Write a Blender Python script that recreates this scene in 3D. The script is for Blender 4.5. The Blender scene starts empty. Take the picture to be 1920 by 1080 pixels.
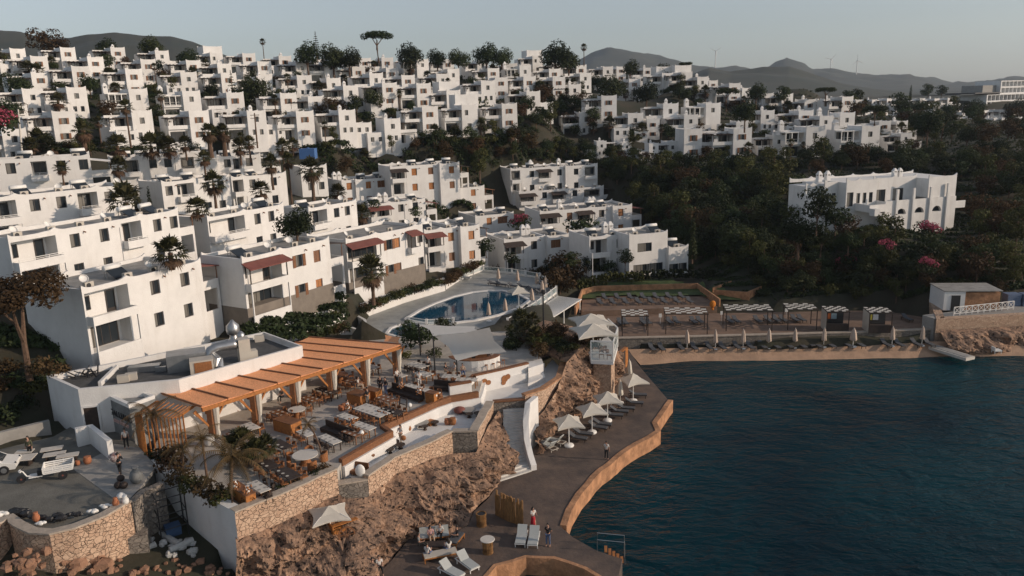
import bpy, math, random
import numpy as np
from mathutils import Vector, Matrix
R = math.radians
rnd = random.Random(7)
scene = bpy.context.scene
COL = scene.collection
# ---------------------------------------------------------------- camera
F = 1493.0; PITCH = R(13.2); ROLL = 0.03; CH = 32.0
CAM = Vector((0, 0, CH))
_f = Vector((0, math.cos(PITCH), -math.sin(PITCH)))
_r0 = Vector((1, 0, 0)); _u0 = Vector((0, math.sin(PITCH), math.cos(PITCH)))
_r = _r0 * math.cos(ROLL) - _u0 * math.sin(ROLL)
_u = _r0 * math.sin(ROLL) + _u0 * math.cos(ROLL)
cd = bpy.data.cameras.new('camera'); cam = bpy.data.objects.new('camera', cd); COL.objects.link(cam)
M = Matrix.Identity(4)
for i, a in enumerate((_r, _u, -_f)):
    for j in range(3): M[j][i] = a[j]
M[2][3] = CH
cam.matrix_world = M
cd.sensor_width = 36; cd.lens = 36 * F / 1920; cd.clip_start = 1; cd.clip_end = 20000
scene.camera = cam
def ray(px, py): return _r * ((px - 960) / F) + _u * ((540 - py) / F) + _f
def W(px, py, z):                       # point at height z on the sight line through photo pixel px, py
    d = ray(px, py); return CAM + d * ((z - CH) / d.z)
def Zp(px, py, z): return CAM + ray(px, py) * z      # point at depth z along the camera axis
def D(px, py, y):                       # point at world distance y
    d = ray(px, py); return CAM + d * (y / d.y)
def proj(p):
    q = Vector(p) - CAM; k = F / q.dot(_f)
    return 960 + q.dot(_r) * k, 540 - q.dot(_u) * k
def solve_s(P, d, px):
    A = P - CAM; t = (px - 960) / F
    return (t * A.dot(_f) - A.dot(_r)) / (d.dot(_r) - t * d.dot(_f))
# ---------------------------------------------------------------- mesh building
class MB:
    def __init__(s): s.v = []; s.f = []; s.mi = []
    def add(s, vs, fs, mi=0):
        b = len(s.v); s.v.extend([tuple(p) for p in vs])
        s.f.extend([tuple(i + b for i in f) for f in fs]); s.mi.extend([mi] * len(fs)); return s
    def quad(s, a, b, c, d, mi=0): return s.add([a, b, c, d], [(0, 1, 2, 3)], mi)
    def box(s, x0, x1, y0, y1, z0, z1, mi=0, T=None):
        vs = [(x0,y0,z0),(x1,y0,z0),(x1,y1,z0),(x0,y1,z0),(x0,y0,z1),(x1,y0,z1),(x1,y1,z1),(x0,y1,z1)]
        if T is not None: vs = [T @ Vector(p) for p in vs]
        return s.add(vs, [(0,3,2,1),(4,5,6,7),(0,1,5,4),(1,2,6,5),(2,3,7,6),(3,0,4,7)], mi)
    def prism(s, pts, z0, z1, mi=0, top=True, bot=True):
        n = len(pts)
        a = sum(pts[i][0]*pts[(i+1)%n][1]-pts[(i+1)%n][0]*pts[i][1] for i in range(n))
        if a < 0: pts = pts[::-1]
        zz0 = z0 if callable(z0) else (lambda p: z0); zz1 = z1 if callable(z1) else (lambda p: z1)
        vs = [(p[0],p[1],zz0(p)) for p in pts] + [(p[0],p[1],zz1(p)) for p in pts]
        fs = [(i,(i+1)%n,(i+1)%n+n,i+n) for i in range(n)]
        if top: fs.append(tuple(range(n, 2*n)))
        if bot: fs.append(tuple(range(n-1,-1,-1)))
        return s.add(vs, fs, mi)
    def tube(s, path, r, n=6, mi=0, flat=1.0):
        path = [Vector(p) for p in path]; k = len(path)
        rs = r if isinstance(r, (list, tuple)) else [r]*k
        vs = []; fs = []
        up = Vector((0,0,1))
        for i, p in enumerate(path):
            t = (path[min(i+1,k-1)] - path[max(i-1,0)]).normalized()
            a = t.cross(up)
            if a.length < .05: a = t.cross(Vector((1,0,0)))
            a.normalize(); b = t.cross(a)
            for j in range(n):
                w = 2*math.pi*j/n
                vs.append(p + a*(rs[i]*math.cos(w)) + b*(rs[i]*math.sin(w)*flat))
        for i in range(k-1):
            for j in range(n):
                fs.append((i*n+j, i*n+(j+1)%n, (i+1)*n+(j+1)%n, (i+1)*n+j))
        fs.append(tuple(range(n-1,-1,-1))); fs.append(tuple((k-1)*n+j for j in range(n)))
        return s.add(vs, fs, mi)
    def lathe(s, prof, n=12, c=(0,0,0), mi=0, T=None):
        vs = []; fs = []; k = len(prof)
        for r, z in prof:
            for j in range(n):
                w = 2*math.pi*j/n; vs.append((c[0]+r*math.cos(w), c[1]+r*math.sin(w), c[2]+z))
        if T is not None: vs = [T @ Vector(p) for p in vs]
        for i in range(k-1):
            for j in range(n): fs.append((i*n+j, i*n+(j+1)%n, (i+1)*n+(j+1)%n, (i+1)*n+j))
        fs.append(tuple(range(n-1,-1,-1))); fs.append(tuple((k-1)*n+j for j in range(n)))
        return s.add(vs, fs, mi)
    def ball(s, c, r, n=8, m=5, sq=(1,1,1), jit=0, mi=0, rg=None):
        vs = []; fs = []; rg = rg or rnd
        for i in range(m+1):
            th = math.pi*i/m
            for j in range(n):
                w = 2*math.pi*j/n; q = 1 + (rg.uniform(-jit,jit) if jit else 0)
                vs.append((c[0]+r*sq[0]*q*math.sin(th)*math.cos(w), c[1]+r*sq[1]*q*math.sin(th)*math.sin(w), c[2]-r*sq[2]*q*math.cos(th)))
        for i in range(m):
            for j in range(n): fs.append((i*n+j, i*n+(j+1)%n, (i+1)*n+(j+1)%n, (i+1)*n+j))
        return s.add(vs, fs, mi)
    def bar(s, a, b, w, h=None, mi=0):
        a = Vector(a); b = Vector(b); t = (b-a); L = t.length; t.normalize()
        x = t.cross(Vector((0,0,1)))
        if x.length < .05: x = Vector((1,0,0))
        x.normalize(); y = x.cross(t); h = h or w
        vs = []
        for p in (a, b):
            for sx, sy in ((-1,-1),(1,-1),(1,1),(-1,1)): vs.append(p + x*(sx*w/2) + y*(sy*h/2))
        return s.add(vs, [(0,1,2,3),(7,6,5,4),(0,4,5,1),(1,5,6,2),(2,6,7,3),(3,7,4,0)], mi)
    def build(s, name, mats, parent=None, smooth=False, loc=None, rotz=0):
        me = bpy.data.meshes.new(name); me.from_pydata(s.v, [], s.f)
        mats = mats if isinstance(mats, (list, tuple)) else [mats]
        for m in mats: me.materials.append(m)
        if len(mats) > 1: me.polygons.foreach_set('material_index', s.mi)
        if smooth: me.polygons.foreach_set('use_smooth', [True]*len(me.polygons))
        me.update()
        return mkobj(name, me, parent, loc, rotz)
def mkobj(name, me, parent=None, loc=None, rotz=0):
    o = bpy.data.objects.new(name, me); COL.objects.link(o)
    if parent: o.parent = parent
    if loc is not None: o.location = loc
    if rotz: o.rotation_euler = (0,0,rotz)
    return o
TAGGED = []
def tag(o, label, cat, group=None, kind=None):
    if kind: o['kind'] = kind
    if label: o['label'] = label
    if cat: o['category'] = cat
    if group: o['group'] = group
    if label and not kind: TAGGED.append(o)
    return o
def thing(name, label, cat, loc=(0,0,0), rotz=0, group=None):
    o = bpy.data.objects.new(name, None); COL.objects.link(o)
    o.location = loc; o.rotation_euler = (0,0,rotz); o.empty_display_size = .3
    return tag(o, label, cat, group)
def struct(name, mb, mats, smooth=False, kind='structure'):
    o = mb.build(name, mats, None, smooth); o['kind'] = kind; return o
def dup(root, loc=None, rotz=None, label=None, scale=None, group=None):
    r = root.copy(); COL.objects.link(r)
    if loc is not None: r.location = loc
    if rotz is not None: r.rotation_euler = (0,0,rotz)
    if scale is not None: r.scale = scale if isinstance(scale, (tuple,list)) else (scale,)*3
    if group: r['group'] = group
    if label: r['label'] = label
    TAGGED.append(r)
    for ch in KIDS(root):
        c = ch.copy(); COL.objects.link(c); c.parent = r
        for g in KIDS(ch):
            d = g.copy(); COL.objects.link(d); d.parent = c
    return r
_kids = {}
def KIDS(o):
    if o.name not in _kids: _kids[o.name] = list(o.children)
    return _kids[o.name]
class Proto:
    """first use moves the prototype itself, later uses copy it"""
    def __init__(s, o): s.o = o; s.used = False
    def put(s, loc, rotz=0, label=None, scale=None, group=None):
        if s.used: return dup(s.o, loc, rotz, label, scale, group)
        s.used = True; KIDS(s.o)
        for k in s.o.children: KIDS(k)
        o = s.o; o.location = loc; o.rotation_euler = (0,0,rotz)
        if scale is not None: o.scale = scale if isinstance(scale, (tuple,list)) else (scale,)*3
        if label: o['label'] = label
        if group: o['group'] = group
        return o
# ---------------------------------------------------------------- materials
def mat(name, col, rough=.8, var=.0, scale=1.0, bump=0., bscale=None, metal=0., spec=.5, col2=None, objrand=0., detail=4, stain=None, trans=0., alpha=1.0, stretch=None):
    m = bpy.data.materials.new(name); m.use_nodes = True
    nt = m.node_tree; N = nt.nodes; L = nt.links; b = N['Principled BSDF']
    b.inputs['Roughness'].default_value = rough; b.inputs['Metallic'].default_value = metal
    b.inputs['Specular IOR Level'].default_value = spec
    c = (*col, 1) if len(col) == 3 else col
    b.inputs['Base Color'].default_value = c
    tc = N.new('ShaderNodeTexCoord'); vec = tc.outputs['Object']
    geo = N.new('ShaderNodeNewGeometry'); vec = geo.outputs['Position']
    if stretch:
        mp = N.new('ShaderNodeMapping'); mp.inputs['Scale'].default_value = stretch; L.new(vec, mp.inputs[0]); vec = mp.outputs[0]
    last = None
    if var or col2:
        n = N.new('ShaderNodeTexNoise'); n.inputs['Scale'].default_value = scale; n.inputs['Detail'].default_value = detail; n.inputs['Roughness'].default_value = .65
        L.new(vec, n.inputs['Vector'])
        cr = N.new('ShaderNodeValToRGB'); cr.color_ramp.elements[0].position = .35; cr.color_ramp.elements[1].position = .67
        c2 = col2 if col2 else tuple(x*(1-var) for x in col)
        cr.color_ramp.elements[0].color = (*c2, 1); cr.color_ramp.elements[1].color = c
        L.new(n.outputs['Fac'], cr.inputs[0]); last = cr.outputs[0]
    if stain:                                  # streaks of dirt running down
        mp = N.new('ShaderNodeMapping'); mp.inputs['Scale'].default_value = (1.1, 1.1, .22); L.new(geo.outputs['Position'], mp.inputs[0])
        n = N.new('ShaderNodeTexNoise'); n.inputs['Scale'].default_value = 1.0; n.inputs['Detail'].default_value = 5; L.new(mp.outputs[0], n.inputs['Vector'])
        cr = N.new('ShaderNodeValToRGB'); cr.color_ramp.elements[0].position = .56; cr.color_ramp.elements[1].position = .9
        cr.color_ramp.elements[0].color = (0,0,0,1); cr.color_ramp.elements[1].color = (.6,.6,.6,1); L.new(n.outputs['Fac'], cr.inputs[0])
        mx = N.new('ShaderNodeMix'); mx.data_type = 'RGBA'; L.new(cr.outputs[0], mx.inputs[0])
        if last: L.new(last, mx.inputs[6])
        else: mx.inputs[6].default_value = c
        mx.inputs[7].default_value = (*stain, 1); last = mx.outputs[2]
    if objrand:
        oi = N.new('ShaderNodeObjectInfo'); hs = N.new('ShaderNodeHueSaturation')
        ma = N.new('ShaderNodeMapRange'); ma.inputs[3].default_value = 1-objrand; ma.inputs[4].default_value = 1+objrand
        L.new(oi.outputs['Random'], ma.inputs[0]); L.new(ma.outputs[0], hs.inputs['Value'])
        mh = N.new('ShaderNodeMath'); mh.operation = 'MULTIPLY_ADD'; mh.inputs[1].default_value = 7.31; mh.inputs[2].default_value = 0
        fr = N.new('ShaderNodeMath'); fr.operation = 'FRACT'; L.new(oi.outputs['Random'], mh.inputs[0]); L.new(mh.outputs[0], fr.inputs[0])
        mr = N.new('ShaderNodeMapRange'); mr.inputs[3].default_value = .5-objrand*.05; mr.inputs[4].default_value = .5+objrand*.04
        L.new(fr.outputs[0], mr.inputs[0]); L.new(mr.outputs[0], hs.inputs['Hue'])
        if last: L.new(last, hs.inputs['Color'])
        else: hs.inputs['Color'].default_value = c
        last = hs.outputs[0]
    if last: L.new(last, b.inputs['Base Color'])
    if bump:
        n = N.new('ShaderNodeTexNoise'); n.inputs['Scale'].default_value = bscale or scale*3; n.inputs['Detail'].default_value = 5
        L.new(vec, n.inputs['Vector'])
        bp = N.new('ShaderNodeBump'); bp.inputs['Strength'].default_value = min(1,bump); bp.inputs['Distance'].default_value = .1 if bump <= 1 else .1*bump
        L.new(n.outputs['Fac'], bp.inputs['Height']); L.new(bp.outputs[0], b.inputs['Normal'])
    if trans:
        b.inputs['Subsurface Weight'].default_value = 0
        t = N.new('ShaderNodeBsdfTranslucent'); mxs = N.new('ShaderNodeMixShader'); mxs.inputs[0].default_value = trans
        if last: L.new(last, t.inputs[0])
        else: t.inputs[0].default_value = c
        L.new(b.outputs[0], mxs.inputs[1]); L.new(t.outputs[0], mxs.inputs[2]); L.new(mxs.outputs[0], N['Material Output'].inputs[0])
    b.inputs['Alpha'].default_value = alpha
    return m
def stone(name, c1, c2, cj, scale=2.2, bump=.8, zs=1.3):
    m = bpy.data.materials.new(name); m.use_nodes = True
    nt = m.node_tree; N = nt.nodes; L = nt.links; b = N['Principled BSDF']; b.inputs['Roughness'].default_value = .9
    g = N.new('ShaderNodeNewGeometry'); mp = N.new('ShaderNodeMapping'); mp.inputs['Scale'].default_value = (1,1,zs); L.new(g.outputs['Position'], mp.inputs[0])
    nz = N.new('ShaderNodeTexNoise'); nz.inputs['Scale'].default_value = 1.1; nz.inputs['Detail'].default_value = 3; L.new(mp.outputs[0], nz.inputs['Vector'])
    ad = N.new('ShaderNodeMix'); ad.data_type = 'RGBA'; ad.inputs[0].default_value = .4; L.new(mp.outputs[0], ad.inputs[6]); L.new(nz.outputs['Color'], ad.inputs[7])
    v = N.new('ShaderNodeTexVoronoi'); v.inputs['Scale'].default_value = scale; L.new(ad.outputs[2], v.inputs['Vector'])
    e = N.new('ShaderNodeTexVoronoi'); e.feature = 'DISTANCE_TO_EDGE'; e.inputs['Scale'].default_value = scale; L.new(ad.outputs[2], e.inputs['Vector'])
    sp = N.new('ShaderNodeSeparateColor'); L.new(v.outputs['Color'], sp.inputs[0])
    mx = N.new('ShaderNodeMix'); mx.data_type = 'RGBA'; mx.inputs[6].default_value = (*c1,1); mx.inputs[7].default_value = (*c2,1); L.new(sp.outputs[0], mx.inputs[0])
    cr = N.new('ShaderNodeValToRGB'); cr.color_ramp.elements[0].position = .0; cr.color_ramp.elements[1].position = .06; L.new(e.outputs[0], cr.inputs[0])
    m2 = N.new('ShaderNodeMix'); m2.data_type = 'RGBA'; m2.inputs[6].default_value = (*cj,1); L.new(cr.outputs[0], m2.inputs[0]); L.new(mx.outputs[2], m2.inputs[7])
    n2 = N.new('ShaderNodeTexNoise'); n2.inputs['Scale'].default_value = 6; n2.inputs['Detail'].default_value = 5; L.new(g.outputs['Position'], n2.inputs['Vector'])
    m3 = N.new('ShaderNodeMix'); m3.data_type = 'RGBA'; m3.blend_type = 'MULTIPLY'; m3.inputs[0].default_value = .5; L.new(m2.outputs[2], m3.inputs[6]); L.new(n2.outputs['Color'], m3.inputs[7])
    L.new(m2.outputs[2], b.inputs['Base Color'])
    mt = N.new('ShaderNodeMath'); mt.operation = 'MULTIPLY_ADD'; mt.inputs[1].default_value = .5; L.new(n2.outputs['Fac'], mt.inputs[0]); L.new(cr.outputs[0], mt.inputs[2])
    bp = N.new('ShaderNodeBump'); bp.inputs['Strength'].default_value = bump; bp.inputs['Distance'].default_value = .12
    L.new(mt.outputs[0], bp.inputs['Height']); L.new(bp.outputs[0], b.inputs['Normal'])
    return m
MT = {}
MT['white'] = mat('white_stucco', (.73,.72,.70), .9, var=.10, scale=.55, bump=.25, bscale=9, stain=(.50,.47,.43))
MT['white2'] = mat('hill_white_stucco', (.76,.75,.73), .9, var=.13, scale=.35, stain=(.46,.43,.38), objrand=.07)
MT['cool'] = mat('greyed_white_stucco', (.72,.72,.71), .9, var=.12, scale=.5, stain=(.45,.45,.43))
MT['roof'] = mat('roof_membrane', (.34,.33,.31), .9, var=.35, scale=.9, bump=.3)
MT['roofd'] = mat('dark_roof_membrane', (.10,.10,.10), .9, var=.4, scale=1.2, bump=.3)
MT['glass'] = mat('window_glass', (.02,.026,.032), .06, spec=.6)
MT['curtain'] = mat('curtain_behind_glass', (.20,.19,.17), .25, var=.3, scale=3, spec=.6, stretch=(6,6,.2))
MT['frame'] = mat('dark_window_frame', (.035,.028,.025), .5)
MT['wood'] = mat('brown_wood', (.24,.10,.04), .6, var=.45, scale=3, stretch=(1,1,4))
MT['orange'] = mat('orange_wood', (.45,.17,.04), .6, var=.4, scale=5)
MT['darkwood'] = mat('dark_timber', (.05,.032,.024), .7, var=.4, scale=3)
MT['red'] = mat('red_awning', (.20,.065,.05), .75, var=.25, scale=1)
MT['plinth'] = mat('grey_plinth_render', (.22,.19,.16), .95, var=.2, scale=1, bump=.2)
MT['metal'] = mat('galvanised_metal', (.45,.46,.47), .35, metal=.8, var=.2, scale=2)
MT['dark'] = mat('black_metal', (.02,.02,.022), .5)
MT['beige'] = mat('beige_plastic', (.5,.46,.4), .6, var=.1)
MT['grey'] = mat('grey_concrete', (.33,.32,.30), .9, var=.2, scale=1.2, bump=.3)
MT['wmetal'] = mat('white_painted_metal', (.75,.74,.71), .45)
MT['pink'] = mat('pink_blossom', (.42,.07,.12), .7, var=.3, scale=3, trans=.2)
MT['leaf'] = mat('dark_green_leaves', (.040,.056,.020), .7, objrand=.45, var=.5, scale=.9, trans=.18, spec=.2)
MT['leafbr'] = mat('olive_green_leaves', (.085,.090,.026), .7, objrand=.3, var=.45, scale=.9, trans=.2, spec=.2)
MT['leafrd'] = mat('reddish_brown_foliage', (.085,.052,.024), .75, objrand=.25, var=.45, scale=1.0, trans=.2, spec=.2)
MT['palm'] = mat('palm_frond', (.062,.060,.022), .6, objrand=.3, var=.4, scale=2, trans=.2, spec=.3)
MT['skirt'] = mat('dead_palm_skirt', (.10,.055,.028), .8, objrand=.2, var=.5, scale=3)
MT['drypalm'] = mat('dry_palm_frond', (.15,.092,.032), .7, objrand=.15, var=.4, scale=3, trans=.25)
MT['bark'] = mat('bark', (.14,.085,.055), .9, var=.4, scale=4, bump=.6)
MT['canvas'] = mat('off_white_canvas', (.72,.68,.60), .85, var=.08, scale=1.5, trans=.25)
MT['blush'] = mat('blush_canvas', (.62,.50,.41), .85, var=.12, scale=2, trans=.2)
MT['wicker'] = mat('orange_wicker', (.38,.15,.05), .7, var=.45, scale=14, bump=.4)
MT['table'] = mat('pale_table_top', (.62,.58,.52), .5, var=.12, scale=2)
MT['terracotta'] = mat('terracotta', (.40,.15,.07), .8, var=.2, scale=3)
MT['skin'] = mat('skin', (.42,.24,.17), .6)
MT['hair'] = mat('dark_hair', (.025,.017,.012), .6)
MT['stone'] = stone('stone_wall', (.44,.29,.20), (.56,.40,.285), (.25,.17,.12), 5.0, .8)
MT['stoned'] = stone('darkened_stone_wall', (.17,.15,.13), (.27,.235,.20), (.12,.105,.09), 4.6, .8)  # darker copy of stone_wall; shade of the shaded walls is put into its colour
MT['cap'] = mat('coping', (.45,.38,.31), .85, var=.25, scale=2, bump=.3)
# ---------------------------------------------------------------- light
SUN_EL = R(19); SUN_AZ = math.atan2(0.980, -0.20)      # measured from +Y towards +X
sdir = Vector((math.sin(SUN_AZ)*math.cos(SUN_EL), math.cos(SUN_AZ)*math.cos(SUN_EL), math.sin(SUN_EL)))
ld = bpy.data.lights.new('sun', 'SUN'); lo = bpy.data.objects.new('sun', ld); COL.objects.link(lo)
ld.energy = 3.2; ld.angle = R(.5); ld.color = (1.0, .80, .62)
lo.rotation_euler = sdir.to_track_quat('Z', 'Y').to_euler(); lo.location = (60, 0, 80)
world = bpy.data.worlds.new('World'); scene.world = world; world.use_nodes = True
nt = world.node_tree; bg = nt.nodes['Background']
sky = nt.nodes.new('ShaderNodeTexSky'); sky.sky_type = 'NISHITA'; sky.sun_disc = False
sky.sun_elevation = SUN_EL; sky.sun_rotation = SUN_AZ; sky.air_density = 1.0; sky.dust_density = .8; sky.ozone_density = 2.5
hs = nt.nodes.new('ShaderNodeHueSaturation'); hs.inputs['Saturation'].default_value = .48
nt.links.new(sky.outputs[0], hs.inputs['Color']); nt.links.new(hs.outputs[0], bg.inputs[0]); bg.inputs[1].default_value = .115
scene.view_settings.view_transform = 'Standard'; scene.view_settings.look = 'None'; scene.view_settings.gamma = 1
scene.view_settings.exposure = 0.06; scene.view_settings.use_curve_mapping = False
scene.render.engine = 'CYCLES'
cy = scene.cycles; cy.use_denoising = True; cy.max_bounces = 6; cy.transparent_max_bounces = 8; cy.volume_bounces = 0
# ---------------------------------------------------------------- walls with openings
def cells(mb, x0, x1, z0, z1, ops, y=0., top=None):
    """front wall in the plane y, facing -y, with openings (x0,x1,z0,z1,depth,back)"""
    xs = sorted({x0, x1, *[o[0] for o in ops], *[o[1] for o in ops]}); zs = sorted({z0, z1, *[o[2] for o in ops], *[o[3] for o in ops]})
    xs = [x for x in xs if x0 <= x <= x1]; zs = [z for z in zs if z0 <= z <= z1]
    for a, b in zip(xs, xs[1:]):
        for c, d in zip(zs, zs[1:]):
            mx, mz = (a+b)/2, (c+d)/2
            if any(o[0] < mx < o[1] and o[2] < mz < o[3] for o in ops): continue
            mb.quad((a,y,c),(b,y,c),(b,y,d),(a,y,d))
    for o in ops:
        a, b, c, d, dep = o[:5]; e = y + dep
        mb.quad((a,y,c),(a,e,c),(b,e,c),(b,y,c)); mb.quad((a,y,c),(a,y,d),(a,e,d),(a,e,c)); mb.quad((b,y,c),(b,e,c),(b,e,d),(b,y,d))
        if not (len(o) > 6 and o[6] == 'open'): mb.quad((a,y,d),(b,y,d),(b,e,d),(a,e,d))
        if len(o) > 5 and o[5]:
            sub = o[7] if len(o) > 7 else []
            cells(mb, a, b, c, d, sub, e)
def wave(x, L, bumps):
    """height of the curved parapet crest"""
    h = .0
    for c, w, a in bumps:
        t = abs(x - c) / w
        if t < 1: h = max(h, a * (1-t)**1.7)
    return h
def crest(mb, x0, x1, y0, y1, z0, h, bumps, n=14):
    """parapet along x with a wavy top"""
    xs = [x0 + (x1-x0)*i/n for i in range(n+1)]
    for c, w, a in bumps:
        for q in (c-w*.5, c-w*.2, c, c+w*.2, c+w*.5):
            if x0 < q < x1: xs.append(q)
    xs = sorted(xs); zs = [z0 + h + wave(x, 0, bumps) for x in xs]
    for i in range(len(xs)-1):
        a, b, za, zb = xs[i], xs[i+1], zs[i], zs[i+1]
        if b - a < 1e-4: continue
        mb.quad((a,y0,z0),(b,y0,z0),(b,y0,zb),(a,y0,za)); mb.quad((b,y1,z0),(a,y1,z0),(a,y1,za),(b,y1,zb))
        mb.quad((a,y0,za),(b,y0,zb),(b,y1,zb),(a,y1,za))
    mb.quad((x0,y0,z0),(x0,y0,zs[0]),(x0,y1,zs[0]),(x0,y1,z0)); mb.quad((x1,y0,z0),(x1,y1,z0),(x1,y1,zs[-1]),(x1,y0,zs[-1]))
def window(parent, x0, x1, z0, z1, y, style='dark', arch=False):
    """frame (part) with its pane (sub-part); y is the plane of the glass"""
    w, h = x1-x0, z1-z0; f = .09
    mb = MB()
    mb.box(x0, x0+f, y-.08, y-.005, z0, z1); mb.box(x1-f, x1, y-.08, y-.005, z0, z1)
    mb.box(x0+f, x1-f, y-.08, y-.005, z1-f, z1); mb.box(x0+f, x1-f, y-.08, y-.005, z0, z0+f)
    if w > 1.0 and style != 'shut': mb.box((x0+x1)/2-.035, (x0+x1)/2+.035, y-.07, y-.01, z0+f, z1-f)
    if w > 2.6 and style != 'shut':
        for q in (.25,.75): mb.box(x0+w*q-.03, x0+w*q+.03, y-.07, y-.01, z0+f, z1-f)
    fr = mb.build('window', MT['frame'] if style != 'shut' else MT['wood'], parent)
    p = MB()
    if style == 'shut':
        n = max(6, int(h/.12)); 
        for i in range(n):
            a = z0+f+(h-2*f)*i/n; b = a + (h-2*f)/n
            for xa, xb in ((x0+f, (x0+x1)/2-.02), ((x0+x1)/2+.02, x1-f)):
                p.quad((xa,y-.075,a),(xb,y-.075,a),(xb,y-.03,b),(xa,y-.03,b))
        p.build('shutter', MT['orange'] if rnd.random() < .5 else MT['wood'], fr)
    else:
        p.quad((x0+f,y-.045,z0+f),(x1-f,y-.045,z0+f),(x1-f,y-.045,z1-f),(x0+f,y-.045,z1-f))
        if rnd.random() < .7:                      # drawn curtain on one side, just behind the glass line
            q = x0+f+(w-2*f)*rnd.choice((.35,.5,.62))
            p.mi = [0]*len(p.f)
            p.quad((x0+f,y-.05,z0+f),(q,y-.05,z0+f),(q,y-.05,z1-f),(x0+f,y-.05,z1-f), 1)
        p.build('pane', [MT['glass'], MT['curtain']], fr)
    if style == 'leafs':                           # open shutters either side
        s = MB()
        for xa, xb in ((x0-w*.38, x0), (x1, x1+w*.38)): s = MB(); s.box(xa, xb, y-.30, y-.255, z0, z1); s.build('shutter', MT['wood'], fr)
    return fr
def door(parent, x0, x1, z0, z1, y, m='frame'):
    mb = MB(); f = .1
    mb.box(x0, x0+f, y-.08, y-.005, z0, z1); mb.box(x1-f, x1, y-.08, y-.005, z0, z1); mb.box(x0+f, x1-f, y-.08, y-.005, z1-f, z1)
    mb.box(x0+f, x1-f, y-.075, y-.01, z0, z0+.35)
    d = mb.build('door', MT[m], parent)
    p = MB(); p.quad((x0+f,y-.04,z0+.35),(x1-f,y-.04,z0+.35),(x1-f,y-.04,z1-f),(x0+f,y-.04,z1-f)); p.build('pane', MT['glass'], d)
    return d
def rail(mb, x0, x1, y, z, h=.35, t=.05):
    for q in (.45, 1.0): mb.box(x0, x1, y-t/2, y+t/2, z+h*q-t, z+h*q)
    n = max(2, int((x1-x0)/1.2))
    for i in range(n+1):
        x = x0 + (x1-x0-t)*i/n; mb.box(x, x+t, y-t/2+.001, y+t/2-.001, z, z+h-.001)
BASES = []                                          # points the hillside passes through
ROOFS = []
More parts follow.
